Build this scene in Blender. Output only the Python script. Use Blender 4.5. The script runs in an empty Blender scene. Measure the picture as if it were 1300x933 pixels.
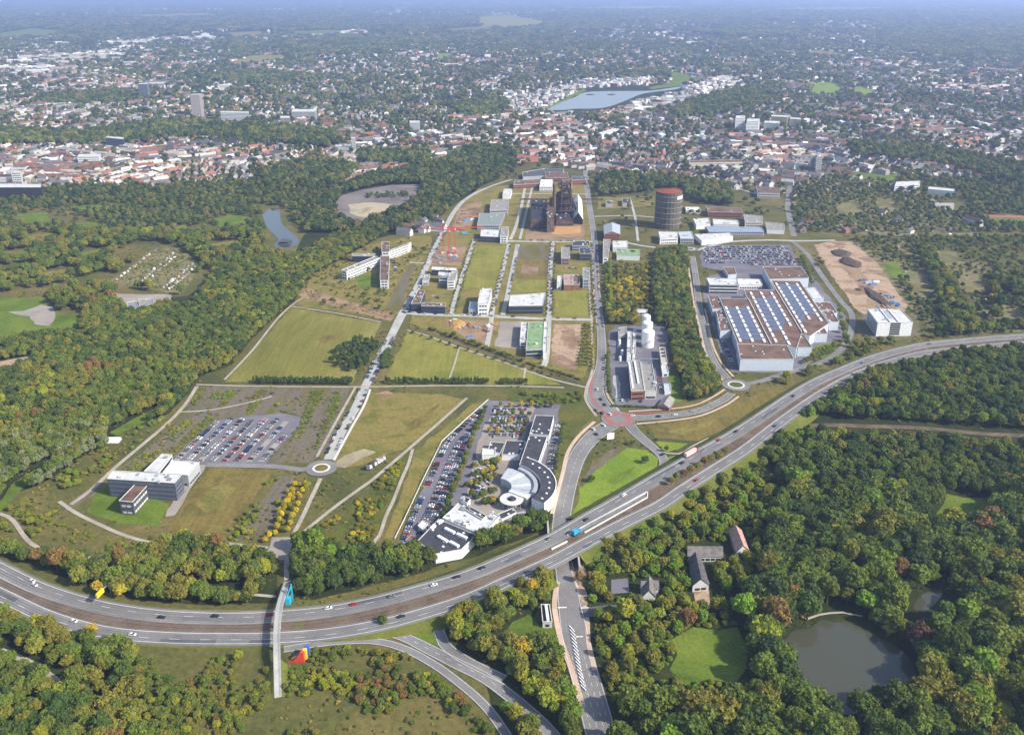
import bpy, math, random
import numpy as np
random.seed(7); rng = np.random.default_rng(7)
R = math.radians
scene = bpy.context.scene

# ------------------------------------------------------------------ camera
PW, PH = 1300.0, 933.0            # photograph size in pixels
CX, CY, F = 650.0, 421.0, 1126.0  # principal point (middle of the picture above its caption bar), focal length
ALT = 350.0                       # flying height in metres
HOR = -14.0                       # pixel row of the horizon
PITCH = math.atan((CY - HOR) / F)
SP, CP = math.sin(PITCH), math.cos(PITCH)
cd = bpy.data.cameras.new('camera'); cam = bpy.data.objects.new('camera', cd)
scene.collection.objects.link(cam)
cam.location = (0, 0, ALT); cam.rotation_euler = (math.pi / 2 - PITCH, 0, 0)
cd.sensor_fit = 'HORIZONTAL'; cd.sensor_width = 36.0; cd.lens = 36.0 * F / PW
cd.shift_y = -(PH / 2 - CY) / PW
cd.clip_start = 1.0; cd.clip_end = 200000.0
scene.camera = cam

# ------------------------------------------------------------------ light
SUN_EL, SUN_AZ = R(37), R(-24)     # azimuth measured from +x (the right of the view) towards the view direction
sund = (math.cos(SUN_EL) * math.cos(SUN_AZ), math.cos(SUN_EL) * math.sin(SUN_AZ), math.sin(SUN_EL))
world = bpy.data.worlds.new('World'); scene.world = world; world.use_nodes = True
wn = world.node_tree.nodes; wl = world.node_tree.links
sky = wn.new('ShaderNodeTexSky'); sky.sky_type = 'NISHITA'; sky.sun_disc = False
sky.sun_elevation = SUN_EL; sky.sun_rotation = math.pi / 2 - SUN_AZ
sky.altitude = 100; sky.air_density = 1.0; sky.dust_density = 1.5
wl.new(sky.outputs[0], wn['Background'].inputs[0]); wn['Background'].inputs[1].default_value = 0.13
sl = bpy.data.lights.new('sun', 'SUN'); sl.energy = 3.9; sl.angle = R(0.53); sl.color = (1.0, 0.94, 0.83)
so = bpy.data.objects.new('sun', sl); scene.collection.objects.link(so)
from mathutils import Vector
so.rotation_euler = Vector(sund).to_track_quat('Z', 'Y').to_euler()
scene.view_settings.view_transform = 'Standard'; scene.view_settings.look = 'None'
scene.view_settings.gamma = 1.0; scene.view_settings.exposure = 0.86
scene.cycles.use_denoising = True
scene.cycles.max_bounces = 4; scene.cycles.diffuse_bounces = 2; scene.cycles.glossy_bounces = 2
scene.cycles.transmission_bounces = 2; scene.cycles.volume_bounces = 1; scene.cycles.transparent_max_bounces = 4
scene.cycles.use_adaptive_sampling = True; scene.cycles.adaptive_threshold = 0.015

# ------------------------------------------------------------------ pixel <-> ground
def P(px, py, z=0.0):
    """point of the horizontal plane at height z seen at pixel (px, py)"""
    x = (px - CX) / F; v = -(py - CY) / F
    dy, dz = CP + v * SP, -SP + v * CP
    t = (z - ALT) / dz
    return (x * t, dy * t, z)
def to_px(x, y, z=0.0):
    x = np.asarray(x, float); y = np.asarray(y, float); zz = z - ALT
    dep = y * CP - zz * SP
    up = y * SP + zz * CP
    return CX + F * x / dep, CY - F * up / dep
def PP(pts, z=0.0): return [P(a, b, z) for a, b in pts]

# ------------------------------------------------------------------ mesh helpers
COL = scene.collection
class MB:
    def __init__(s): s.v = []; s.f = []; s.m = []
    def poly(s, pts, m=0):
        n = len(s.v); s.v += [tuple(p) for p in pts]; s.f.append(tuple(range(n, n + len(pts)))); s.m.append(m)
    def add(s, vs, fs, m=0):
        n = len(s.v); s.v += [tuple(p) for p in vs]
        for f in fs: s.f.append(tuple(i + n for i in f)); s.m.append(m)
    def prism(s, pts, z0, z1, m=0, top=True, bottom=False, mt=None):
        k = len(pts); n = len(s.v)
        s.v += [(p[0], p[1], z0) for p in pts] + [(p[0], p[1], z1) for p in pts]
        for i in range(k):
            j = (i + 1) % k; s.f.append((n + i, n + j, n + k + j, n + k + i)); s.m.append(m)
        if top: s.f.append(tuple(range(n + k, n + 2 * k))); s.m.append(m if mt is None else mt)
        if bottom: s.f.append(tuple(range(n + k - 1, n - 1, -1))); s.m.append(m)
    def box(s, c, sx, sy, sz, rz=0.0, m=0):
        ca, sa = math.cos(rz), math.sin(rz)
        q = [(c[0] + a * ca - b * sa, c[1] + a * sa + b * ca) for a, b in ((-sx/2, -sy/2), (sx/2, -sy/2), (sx/2, sy/2), (-sx/2, sy/2))]
        s.prism(q, c[2], c[2] + sz, m, True, True)
    def cyl(s, c, r, h, n=16, m=0, r2=None, top=True, mt=None):
        r2 = r if r2 is None else r2; k = len(s.v)
        for i in range(n):
            a = 2 * math.pi * i / n; s.v.append((c[0] + r * math.cos(a), c[1] + r * math.sin(a), c[2]))
        for i in range(n):
            a = 2 * math.pi * i / n; s.v.append((c[0] + r2 * math.cos(a), c[1] + r2 * math.sin(a), c[2] + h))
        for i in range(n):
            j = (i + 1) % n; s.f.append((k + i, k + j, k + n + j, k + n + i)); s.m.append(m)
        if top: s.f.append(tuple(range(k + n, k + 2 * n))); s.m.append(m if mt is None else mt)
    def bar(s, a, b, w, m=0):
        a = Vector(a); b = Vector(b); d = b - a
        if d.length < 1e-6: return
        d.normalize(); u = d.cross(Vector((0, 0, 1)))
        if u.length < 1e-3: u = Vector((1, 0, 0))
        u.normalize(); w2 = d.cross(u) * (w / 2); u = u * (w / 2)
        n = len(s.v)
        for p in (a, b):
            for q in (u + w2, -u + w2, -u - w2, u - w2): s.v.append(tuple(p + q))
        for i in range(4):
            j = (i + 1) % 4; s.f.append((n + i, n + 4 + i, n + 4 + j, n + j)); s.m.append(m)
        s.f.append((n, n + 1, n + 2, n + 3)); s.m.append(m); s.f.append((n + 7, n + 6, n + 5, n + 4)); s.m.append(m)
    def build(s, name, mats, parent=None, origin=None, smooth=False):
        me = bpy.data.meshes.new(name)
        o3 = origin or (0, 0, 0)
        me.from_pydata([(a - o3[0], b - o3[1], c - o3[2]) for a, b, c in s.v], [], s.f)
        for mm in (mats if isinstance(mats, (list, tuple)) else [mats]): me.materials.append(mm)
        if any(s.m): me.polygons.foreach_set('material_index', s.m)
        if smooth: me.polygons.foreach_set('use_smooth', [True] * len(s.f))
        me.update()
        o = bpy.data.objects.new(name, me); COL.objects.link(o); o.location = o3
        if parent is not None:
            o.parent = parent
            if origin: o.location = tuple(a - b for a, b in zip(o3, parent.location))
            else: o.location = tuple(-a for a in parent.location)
        return o
def tag(o, label=None, cat=None, group=None, kind=None):
    if label: o['label'] = label
    if cat: o['category'] = cat
    if group: o['group'] = group
    if kind: o['kind'] = kind
    return o
def empty(name, loc, label, cat, group=None):
    o = bpy.data.objects.new(name, None); COL.objects.link(o); o.location = loc; o.empty_display_size = 1
    return tag(o, label, cat, group)
def ccw(p):
    a = sum(p[i][0] * p[(i + 1) % len(p)][1] - p[(i + 1) % len(p)][0] * p[i][1] for i in range(len(p)))
    return list(p) if a > 0 else list(p)[::-1]

# ------------------------------------------------------------------ materials
def lin(r, g, b): return tuple(((c / 255) / 12.92 if c / 255 <= .04045 else ((c / 255 + .055) / 1.055) ** 2.4) for c in (r, g, b))
def ramp(nt, fac, stops):
    n = nt.nodes.new('ShaderNodeValToRGB'); e = n.color_ramp.elements
    while len(e) < len(stops): e.new(0.5)
    for el, (p, c) in zip(e, stops): el.position = p; el.color = (*c, 1)
    nt.links.new(fac, n.inputs[0]); return n.outputs[0]
def noise(nt, scale, detail=4, rough=.55, dist=0.0, stretch=None, seed=0.0):
    g = nt.nodes.new('ShaderNodeNewGeometry'); n = nt.nodes.new('ShaderNodeTexNoise')
    m = nt.nodes.new('ShaderNodeMapping'); m.inputs['Location'].default_value = (seed * 37.1, seed * 11.3, 0)
    if stretch:
        m.inputs['Rotation'].default_value = (0, 0, stretch[0]); m.inputs['Scale'].default_value = (stretch[1], stretch[2], 1)
    nt.links.new(g.outputs['Position'], m.inputs[0]); nt.links.new(m.outputs[0], n.inputs['Vector'])
    n.inputs['Scale'].default_value = scale; n.inputs['Detail'].default_value = detail; n.inputs['Roughness'].default_value = rough
    n.inputs['Distortion'].default_value = dist
    return n.outputs['Fac']
def mixc(nt, f, a, b, mode='MIX'):
    n = nt.nodes.new('ShaderNodeMix'); n.data_type = 'RGBA'; n.blend_type = mode
    for s, v in ((0, f), (6, a), (7, b)):
        if isinstance(v, (int, float)): n.inputs[s].default_value = v
        elif isinstance(v, tuple): n.inputs[s].default_value = (*v, 1)
        else: nt.links.new(v, n.inputs[s])
    return n.outputs[2]
MATS = {}
def base(name, rough=.9, spec=.2, metal=0.0):
    m = bpy.data.materials.new(name); m.use_nodes = True; b = m.node_tree.nodes['Principled BSDF']
    b.inputs['Roughness'].default_value = rough; b.inputs['Specular IOR Level'].default_value = spec; b.inputs['Metallic'].default_value = metal
    return m, m.node_tree, b
def plain(name, c, rough=.85, spec=.25, var=.12, scale=.4, metal=0.0):
    """one real-world colour with light uneven wear"""
    if name in MATS: return MATS[name]
    m, nt, b = base(name, rough, spec, metal)
    lo = tuple(max(0, x * (1 - var * 1.6)) for x in c); hi = tuple(min(1, x * (1 + var)) for x in c)
    col = ramp(nt, noise(nt, scale, 5, .65), [(.3, lo), (.52, c), (.75, hi)])
    nt.links.new(col, b.inputs['Base Color']); MATS[name] = m; return m
def patchy(name, cols, scale, fine=.5, fine_amt=.35, stretch=None, seed=0, rough=.95, detail=5, lines=None):
    """ground cover: colours follow broad noise, broken up by fine noise; lines = (direction, frequency, amount) for mown or driven rows"""
    if name in MATS: return MATS[name]
    m, nt, b = base(name, rough, .08)
    k = len(cols)
    stops = [(.28 + .44 * i / max(1, k - 1), c) for i, c in enumerate(cols)]
    col = ramp(nt, noise(nt, scale, detail, .62, .6, stretch, seed), stops)
    f = ramp(nt, noise(nt, fine, 3, .7, 0, None, seed + 1), [(.3, (1 - fine_amt,) * 3), (.7, (1 + fine_amt * .6,) * 3)])
    col = mixc(nt, 1.0, col, f, 'MULTIPLY')
    if lines:
        w = noise(nt, 1.0, 2, .5, 0, (lines[0], lines[1], lines[1] * .03), seed + 3)
        g = ramp(nt, w, [(.38, (1 - lines[2],) * 3), (.62, (1 + lines[2] * .5,) * 3)])
        col = mixc(nt, 1.0, col, g, 'MULTIPLY')
    nt.links.new(col, b.inputs['Base Color']); MATS[name] = m; return m
def tinted(name, rough=.8, spec=.2, scale=.35, amt=.35, trans=0.0, obj=True):
    """colour comes from the object's (or instance's) own tint"""
    if name in MATS: return MATS[name]
    m, nt, b = base(name, rough, spec)
    a = nt.nodes.new('ShaderNodeAttribute'); a.attribute_type = 'INSTANCER'; a.attribute_name = 'tint'
    tc = nt.nodes.new('ShaderNodeTexCoord'); n = nt.nodes.new('ShaderNodeTexNoise')
    nt.links.new(tc.outputs['Object'], n.inputs['Vector']); n.inputs['Scale'].default_value = scale; n.inputs['Detail'].default_value = 4
    f = ramp(nt, n.outputs['Fac'], [(.3, (1 - amt, 1 - amt, 1 - amt * .8)), (.7, (1 + amt, 1 + amt * .9, 1 + amt * .4))])
    col = mixc(nt, 1.0, a.outputs['Color'], f, 'MULTIPLY')
    nt.links.new(col, b.inputs['Base Color'])
    if trans:
        t = nt.nodes.new('ShaderNodeBsdfTranslucent'); nt.links.new(col, t.inputs[0])
        x = nt.nodes.new('ShaderNodeMixShader'); x.inputs[0].default_value = trans
        nt.links.new(b.outputs[0], x.inputs[1]); nt.links.new(t.outputs[0], x.inputs[2])
        nt.links.new(x.outputs[0], nt.nodes['Material Output'].inputs['Surface'])
    MATS[name] = m; return m

M_LEAF = tinted('leaf', .75, .1, .5, .24, .36)
M_BARK = plain('bark', (.09, .07, .05))
M_ASPH = patchy('asphalt', [(.145, .137, .132), (.198, .188, .180), (.25, .238, .226)], .035, 1.0, .2, None, 2, .85, 7)
M_WORN = patchy('worn_asphalt', [(.125, .118, .113), (.158, .15, .144), (.19, .18, .172)], .05, .8, .2, None, 12, .8, 7)
M_ASPHD = patchy('dark_asphalt', [(.085, .085, .092), (.11, .11, .115), (.14, .138, .138)], .08, 1.0, .16, None, 3, .85)
M_CONC = patchy('concrete', [(.30, .29, .27), (.38, .37, .34), (.46, .44, .41)], .08, .9, .15, None, 4, .85)
M_PATH = patchy('path_gravel', [(.27, .235, .185), (.36, .315, .25), (.43, .385, .31)], .06, .8, .18, None, 5, .95)
M_PINK = patchy('pavement', [(.42, .30, .22), (.50, .36, .27), (.56, .43, .33)], .07, .7, .15, None, 6, .9)
M_RED = patchy('cycle_lane', [(.30, .10, .09), (.36, .13, .11)], .1, .8, .15, None, 7, .9)
M_BALL = patchy('ballast', [(.085, .062, .045), (.14, .10, .07), (.19, .145, .10)], .08, .7, .3, None, 8, .95)
M_LINE = plain('road_paint', (.72, .72, .70), .7)
M_WATER, nt, b = base('water', .08, .5); b.inputs['Base Color'].default_value = (.062, .062, .04, 1)
bn = nt.nodes.new('ShaderNodeBump'); bn.inputs['Strength'].default_value = .12; bn.inputs['Distance'].default_value = .3
nt.links.new(noise(nt, .35, 3), bn.inputs['Height']); nt.links.new(bn.outputs[0], b.inputs['Normal'])
M_LAKE, nt, b = base('lake_water', .22, .5); b.inputs['Base Color'].default_value = (.17, .18, .185, 1)
M_GLASS, nt, b = base('window_glass', .3, .3); b.inputs['Base Color'].default_value = (.025, .032, .045, 1)
M_WHITE = plain('white_render', (.74, .74, .72), .8)
M_OFFWH = plain('pale_render', (.55, .54, .50), .85)
M_GREY = plain('grey_cladding', (.34, .35, .36), .7)
M_DARKG = plain('anthracite_cladding', (.075, .08, .095), .7)
M_BITUM = plain('bitumen_roof', (.055, .055, .065), .9, .2, .25, .15)
M_GRAVR = plain('gravel_roof', (.26, .245, .225), .95, .1, .22, .25)
M_BROWN = plain('brown_roof', (.155, .098, .074), .95, .1, .3, .08)
M_LROOF = plain('light_roof', (.52, .52, .50), .8, .2, .16, .1)
M_GREEN = plain('green_roof', (.20, .30, .15), .95, .1, .25, .15)
M_BLUEW = plain('pale_blue_cladding', (.50, .55, .60), .7, .3, .06)
M_BRICK = plain('brick', (.26, .115, .075), .9, .1, .25, .6)
M_STEEL = plain('steel', (.42, .43, .44), .45, .5, .15, .6, .6)
M_RUST = plain('rusty_steel', (.125, .08, .066), .9, .1, .6, .22)
M_SKYL = plain('skylight', (.72, .73, .74), .35, .5, .05)
M_SOLAR, nt, b = base('solar_panel', .25, .6)
bt = nt.nodes.new('ShaderNodeTexBrick'); g = nt.nodes.new('ShaderNodeNewGeometry'); nt.links.new(g.outputs['Position'], bt.inputs['Vector'])
bt.inputs['Scale'].default_value = .25; bt.offset = 0; bt.inputs['Mortar Size'].default_value = .03
bt.inputs['Color1'].default_value = (.052, .058, .105, 1); bt.inputs['Color2'].default_value = (.07, .076, .125, 1); bt.inputs['Mortar'].default_value = (.18, .185, .22, 1)
nt.links.new(bt.outputs[0], b.inputs['Base Color'])

# ------------------------------------------------------------------ zones: what grows or stands where (traced in the photograph, then laid on the ground)
GX0, GX1, GY0, GY1 = -340, 1680, -13, 1010
GW, GH = GX1 - GX0, GY1 - GY0
ZONE = np.zeros((GH, GW), np.int16)        # index into ZONES
BLOCK = np.zeros((GH, GW), bool)           # roads, water, buildings, fields: nothing grows here
def fill(arr, poly, val):
    p = np.array(poly, float); x0, y0 = np.floor(p.min(0)); x1, y1 = np.ceil(p.max(0))
    x0 = int(max(x0, GX0)); y0 = int(max(y0, GY0)); x1 = int(min(x1, GX1 - 1)); y1 = int(min(y1, GY1 - 1))
    if x1 < x0 or y1 < y0: return
    xs = np.arange(x0, x1 + 1); ys = np.arange(y0, y1 + 1); X, Y = np.meshgrid(xs, ys)
    ins = np.zeros(X.shape, bool); n = len(p)
    for i in range(n):
        xa, ya = p[i]; xb, yb = p[(i + 1) % n]
        if ya == yb: continue
        c = (ya > Y) != (yb > Y)
        ins ^= c & (X < (xb - xa) * (Y - ya) / (yb - ya) + xa)
    arr[y0 - GY0:y1 + 1 - GY0, x0 - GX0:x1 + 1 - GX0][ins] = val
def block(poly): fill(BLOCK, poly, True)
def block_world(pts, z=0.0):
    a = np.array(pts, float); X, Y = to_px(a[:, 0], a[:, 1], z); block(list(zip(X, Y)))
def look(arr, px, py):
    i = np.clip(np.round(py).astype(int) - GY0, 0, GH - 1); j = np.clip(np.round(px).astype(int) - GX0, 0, GW - 1)
    return arr[i, j]

# ------------------------------------------------------------------ ground sheets
_layer = [0]
def sheet(name, poly_px, mat, z=None, label=None, cat=None, blk=True, kind='structure'):
    """a flat patch of ground with a slightly uneven outline"""
    far = min(p[1] for p in poly_px) < 200
    if z is None:
        _layer[0] += 1; z = .06 + .0018 * _layer[0] + (.35 if far else 0)
    w = np.array(PP(poly_px))[:, :2]; pts = []
    step = 60 if far else 9
    for i in range(len(w)):
        a, b2 = w[i], w[(i + 1) % len(w)]; n = max(1, int(np.linalg.norm(b2 - a) / step)); n = min(n, 40)
        t = (b2 - a) / max(1e-6, np.linalg.norm(b2 - a)); nn = np.array([-t[1], t[0]])
        for k in range(n):
            j = 0 if k == 0 else (random.random() - .5) * step * .34
            pts.append(a + (b2 - a) * k / n + nn * j)
    m = MB(); m.poly([(p[0], p[1], z) for p in ccw(pts)])
    o = m.build(name, mat); tag(o, label or name.replace('_', ' ') + ' of the site', cat or name.split('_')[-1], None, kind)
    if blk: block(poly_px)
    return o

def smooth(pts, step):
    """Catmull-Rom through points (any dimension), resampled about every step metres"""
    p = np.array(pts, float); n = len(p); out = []
    for i in range(n - 1):
        p0, p1, p2, p3 = p[max(0, i - 1)], p[i], p[i + 1], p[min(n - 1, i + 2)]
        k = max(1, int(np.linalg.norm((p2 - p1)[:2]) / step))
        for j in range(k):
            t = j / k
            out.append(.5 * (2 * p1 + (p2 - p0) * t + (2 * p0 - 5 * p1 + 4 * p2 - p3) * t * t + (3 * p1 - p0 - 3 * p2 + p3) * t ** 3))
    out.append(p[-1]); return np.array(out)
def offset(path, d):
    t = np.gradient(path[:, :2], axis=0); t /= np.linalg.norm(t, axis=1)[:, None] + 1e-9
    q = path.copy(); dd = np.asarray(d)
    q[:, 0] += -t[:, 1] * dd; q[:, 1] += t[:, 0] * dd; return q
_rz = [0]
def ribbon_mesh(mb, a, b2, dz=0.0, m=0):
    n = len(mb.v)
    for p, q in zip(a, b2): mb.v += [(q[0], q[1], q[2] + dz), (p[0], p[1], p[2] + dz)]
    for i in range(len(a) - 1):
        k = n + 2 * i; mb.f.append((k, k + 2, k + 3, k + 1)); mb.m.append(m)
def road(name, px, width, mat, label, cat='road', z=None, step=6, blk=1.3, edge=None, dash=None, kind='structure', zs=None):
    """a ribbon along traced pixels; width in metres (number or one per point)"""
    if z is None: _rz[0] += 1; z = .24 + .004 * (_rz[0] % 60)
    ws = width if isinstance(width, (list, tuple)) else [width] * len(px)
    pts = []
    for i, (a, b2) in enumerate(px):
        zz = z + (zs[i] if zs else 0); q = P(a, b2, zz); pts.append((q[0], q[1], zz, ws[i]))
    c = smooth(pts, step); hw = c[:, 3] / 2; c3 = c[:, :3]
    L, Rr = offset(c3, hw), offset(c3, -hw)
    m = MB(); ribbon_mesh(m, L, Rr); o = m.build(name, mat); tag(o, label, cat, None, kind)
    if blk:
        A, B = offset(c3, hw + blk), offset(c3, -hw - blk)
        for i in range(len(c3) - 1):
            block_world([A[i][:2], A[i + 1][:2], B[i + 1][:2], B[i][:2]], c3[i][2])
    if edge is not None:
        for s in (1, -1):
            e = MB(); ribbon_mesh(e, offset(c3, s * (hw - edge) + .09), offset(c3, s * (hw - edge) - .09), .03); e.build('edge_line', M_LINE, o)
    if dash:
        e = MB(); dashes(e, c3, 0.0, dash[0], dash[1], .16); d = e.build('lane_dashes', M_LINE, o); d['kind'] = 'stuff'
    o['n'] = 0; del o['n']
    return o, c3, hw
def dashes(e, c3, off, on, gap, w, dz=.03):
    q = offset(c3, off); s = np.concatenate([[0], np.cumsum(np.linalg.norm(np.diff(q[:, :2], axis=0), axis=1))])
    d = 0.0
    while d + on < s[-1]:
        pts = [np.array([np.interp(d + on * k / 2, s, q[:, i]) for i in range(3)]) for k in range(3)]
        pa = np.array(pts); ribbon_mesh(e, offset(pa, w / 2), offset(pa, -w / 2), dz); d += on + gap

def A(r, g, b, k=1.36): return tuple(c / k for c in lin(r, g, b))
# ------------------------------------------------------------------ ground, fields, yards
M_GROUND, nt, b = base('rough_ground', .95, .05)
n1 = ramp(nt, noise(nt, .012, 6, .65, .8), [(.3, A(84, 88, 52)), (.45, A(104, 104, 58)), (.58, A(122, 112, 66)), (.72, A(142, 128, 84))])
f1 = ramp(nt, noise(nt, .25, 4, .75, 0, None, 9), [(.3, (.6, .62, .58)), (.7, (1.25, 1.22, 1.15))])
near = mixc(nt, 1.0, n1, f1, 'MULTIPLY')
vo = nt.nodes.new('ShaderNodeTexVoronoi'); vo.inputs['Scale'].default_value = .0016; vo.feature = 'F1'
g = nt.nodes.new('ShaderNodeNewGeometry'); mp = nt.nodes.new('ShaderNodeMapping'); mp.inputs['Scale'].default_value = (1, .55, 1); mp.inputs['Rotation'].default_value = (0, 0, .35)
nt.links.new(g.outputs['Position'], mp.inputs[0]); nt.links.new(mp.outputs[0], vo.inputs['Vector'])
sx = nt.nodes.new('ShaderNodeSeparateColor'); nt.links.new(vo.outputs['Color'], sx.inputs[0])
vf = ramp(nt, sx.outputs[0], [(0, A(48, 60, 40)), (.5, A(56, 68, 44)), (.56, A(84, 96, 58)), (.74, A(108, 112, 70)), (.8, A(62, 72, 48)), (.92, A(140, 128, 96)), (.97, A(70, 80, 50))])
vf.node.color_ramp.interpolation = 'CONSTANT'
f2 = ramp(nt, noise(nt, .02, 5, .7, 0, None, 4), [(.3, (.55, .58, .6)), (.7, (1.3, 1.25, 1.2))])
farc = mixc(nt, 1.0, mixc(nt, .35, vf, A(66, 76, 50)), f2, 'MULTIPLY')
sp = nt.nodes.new('ShaderNodeSeparateXYZ'); nt.links.new(g.outputs['Position'], sp.inputs[0])
mr = nt.nodes.new('ShaderNodeMapRange'); mr.inputs[1].default_value = 1500; mr.inputs[2].default_value = 2600; nt.links.new(sp.outputs['Y'], mr.inputs[0])
nt.links.new(mixc(nt, mr.outputs[0], near, farc), b.inputs['Base Color'])
m = MB()
ys = [-700, 200, 600, 1200, 2500, 6000, 15000, 40000, 110000]; xs = [-70000, -20000, -6000, -2000, -600, 0, 600, 2000, 6000, 20000, 70000]
n0 = [(x, y, 0) for y in ys for x in xs]
m.add(n0, [(j * len(xs) + i, j * len(xs) + i + 1, (j + 1) * len(xs) + i + 1, (j + 1) * len(xs) + i) for j in range(len(ys) - 1) for i in range(len(xs) - 1)])
tag(m.build('ground', M_GROUND), 'rough grass and waste ground reaching to the horizon', 'ground', None, 'structure')

G_LUSH = patchy('lush_grass', [A(84, 104, 38), A(108, 128, 44), A(130, 142, 54)], .035, .5, .3, None, 1)
G_BRIGHT = patchy('bright_grass', [A(94, 122, 38), A(122, 146, 46), A(140, 158, 56), A(112, 128, 50)], .022, .5, .28, None, 2)
G_MEADOW = patchy('meadow', [A(100, 106, 46), A(120, 120, 52), A(138, 132, 62), A(156, 146, 82), A(128, 126, 56)], .014, .35, .26, (.3, 1, .35), 3, detail=8, lines=(1.25, .5, .12))
G_GOLD = patchy('golden_field', [A(112, 120, 50), A(136, 138, 58), A(152, 146, 68), A(130, 128, 58), A(146, 138, 70)], .018, .4, .24, None, 4, detail=8, lines=(1.2, .4, .1))
G_DRY = patchy('dry_field', [A(104, 108, 50), A(128, 120, 60), A(150, 134, 74), A(116, 116, 54), A(134, 118, 66)], .03, .35, .32, None, 5, detail=8)
G_DRYB = patchy('dry_brown_field', [A(100, 100, 48), A(120, 108, 56), A(138, 122, 64), A(112, 104, 52), A(146, 128, 72)], .028, .4, .32, None, 6, detail=8, lines=(.5, .3, .1))
G_WASTE = patchy('grey_waste', [A(92, 98, 48), A(114, 110, 58), A(120, 112, 70), A(126, 116, 104), A(116, 108, 82), A(106, 106, 54), A(124, 114, 60)], .03, .4, .32, (1.15, 1.2, .2), 7, detail=7)
G_MOUND = patchy('grey_mound', [A(112, 104, 102), A(134, 124, 120), A(150, 140, 132)], .015, .3, .12, None, 8)
G_SAND = patchy('sand', [A(152, 124, 100), A(178, 150, 124), A(196, 170, 142), A(146, 116, 90), A(184, 156, 132)], .03, .3, .3, None, 9, detail=8)
G_BEIGE = patchy('beige_earth', [A(178, 164, 136), A(196, 182, 152), A(150, 138, 110)], .02, .3, .16, None, 10)
G_EARTH = patchy('earth', [A(120, 96, 74), A(150, 122, 94), A(176, 148, 116), A(128, 112, 78)], .03, .4, .25, None, 11)
G_ORANGE = patchy('orange_sand', [A(196, 146, 92), A(214, 168, 112)], .04, .4, .15, None, 12)
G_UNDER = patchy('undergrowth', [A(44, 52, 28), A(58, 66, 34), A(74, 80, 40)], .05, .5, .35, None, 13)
G_SHRUB = patchy('rank_growth', [A(78, 88, 40), A(100, 104, 48), A(120, 112, 52)], .04, .4, .35, None, 14)
G_YARD = patchy('yard_paving', [A(150, 140, 132), A(168, 158, 148), A(182, 172, 160)], .03, .6, .12, None, 15)
G_PURP = patchy('parking_asphalt', [A(112, 108, 118), A(128, 124, 132), A(142, 138, 142)], .03, .7, .12, None, 16)
G_ALLOT = patchy('allotment_soil', [A(96, 100, 54), A(120, 116, 70), A(146, 136, 96), A(104, 92, 66)], .03, .15, .35, None, 17)
G_TRACK = plain('running_track', A(178, 112, 92))

# woodland floor first (lowest)
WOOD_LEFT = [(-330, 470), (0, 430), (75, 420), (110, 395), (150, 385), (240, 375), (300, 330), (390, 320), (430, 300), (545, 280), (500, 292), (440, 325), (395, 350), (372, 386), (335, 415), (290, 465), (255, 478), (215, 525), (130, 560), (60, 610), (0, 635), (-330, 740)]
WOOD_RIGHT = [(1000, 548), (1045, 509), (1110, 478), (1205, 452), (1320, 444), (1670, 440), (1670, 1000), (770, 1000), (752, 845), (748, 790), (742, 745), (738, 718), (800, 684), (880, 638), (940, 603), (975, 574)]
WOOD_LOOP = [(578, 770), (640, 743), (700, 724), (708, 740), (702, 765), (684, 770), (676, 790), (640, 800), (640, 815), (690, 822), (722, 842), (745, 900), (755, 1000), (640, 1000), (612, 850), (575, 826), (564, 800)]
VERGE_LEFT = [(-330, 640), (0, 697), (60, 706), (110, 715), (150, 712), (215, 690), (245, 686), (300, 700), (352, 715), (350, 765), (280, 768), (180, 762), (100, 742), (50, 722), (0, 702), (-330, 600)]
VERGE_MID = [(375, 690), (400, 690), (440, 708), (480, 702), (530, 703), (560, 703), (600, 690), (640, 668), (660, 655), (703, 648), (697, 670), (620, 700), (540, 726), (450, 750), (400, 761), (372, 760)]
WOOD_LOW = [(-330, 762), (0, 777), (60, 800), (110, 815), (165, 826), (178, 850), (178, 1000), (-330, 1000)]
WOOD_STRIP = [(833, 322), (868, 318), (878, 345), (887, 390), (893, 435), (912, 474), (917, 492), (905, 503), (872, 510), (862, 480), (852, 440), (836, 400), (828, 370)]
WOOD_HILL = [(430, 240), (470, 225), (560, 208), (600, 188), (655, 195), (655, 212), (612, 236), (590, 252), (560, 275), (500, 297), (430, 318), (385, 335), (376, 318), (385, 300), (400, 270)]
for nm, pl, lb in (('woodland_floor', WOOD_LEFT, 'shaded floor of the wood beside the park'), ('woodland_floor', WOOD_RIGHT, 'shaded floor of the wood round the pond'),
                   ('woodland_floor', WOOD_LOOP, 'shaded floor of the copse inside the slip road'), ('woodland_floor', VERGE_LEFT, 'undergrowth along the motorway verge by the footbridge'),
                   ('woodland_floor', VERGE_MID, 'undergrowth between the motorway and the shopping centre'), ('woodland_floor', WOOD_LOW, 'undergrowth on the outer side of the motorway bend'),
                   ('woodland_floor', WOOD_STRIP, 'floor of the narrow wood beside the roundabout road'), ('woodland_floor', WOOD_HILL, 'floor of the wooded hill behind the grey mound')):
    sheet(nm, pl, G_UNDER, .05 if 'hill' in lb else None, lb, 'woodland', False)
S = sheet
S('lawn', [(-330, 500), (0, 379), (52, 377), (78, 400), (105, 398), (98, 424), (40, 428), (0, 436), (-330, 560)], G_LUSH, None, 'park lawn around the pale plaza', 'lawn')
S('plaza', [(8, 396), (30, 395), (52, 387), (68, 390), (70, 404), (62, 414), (44, 412), (38, 402), (22, 400)], G_YARD, .2, 'pale paved plaza on the park lawn', 'plaza')
S('sandy_clearing', [(0, 459), (33, 453), (64, 451), (30, 462), (20, 466), (0, 476), (-40, 485), (-60, 470)], G_SAND, .2, 'sandy clearing at the edge of the wood', 'clearing')
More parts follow.
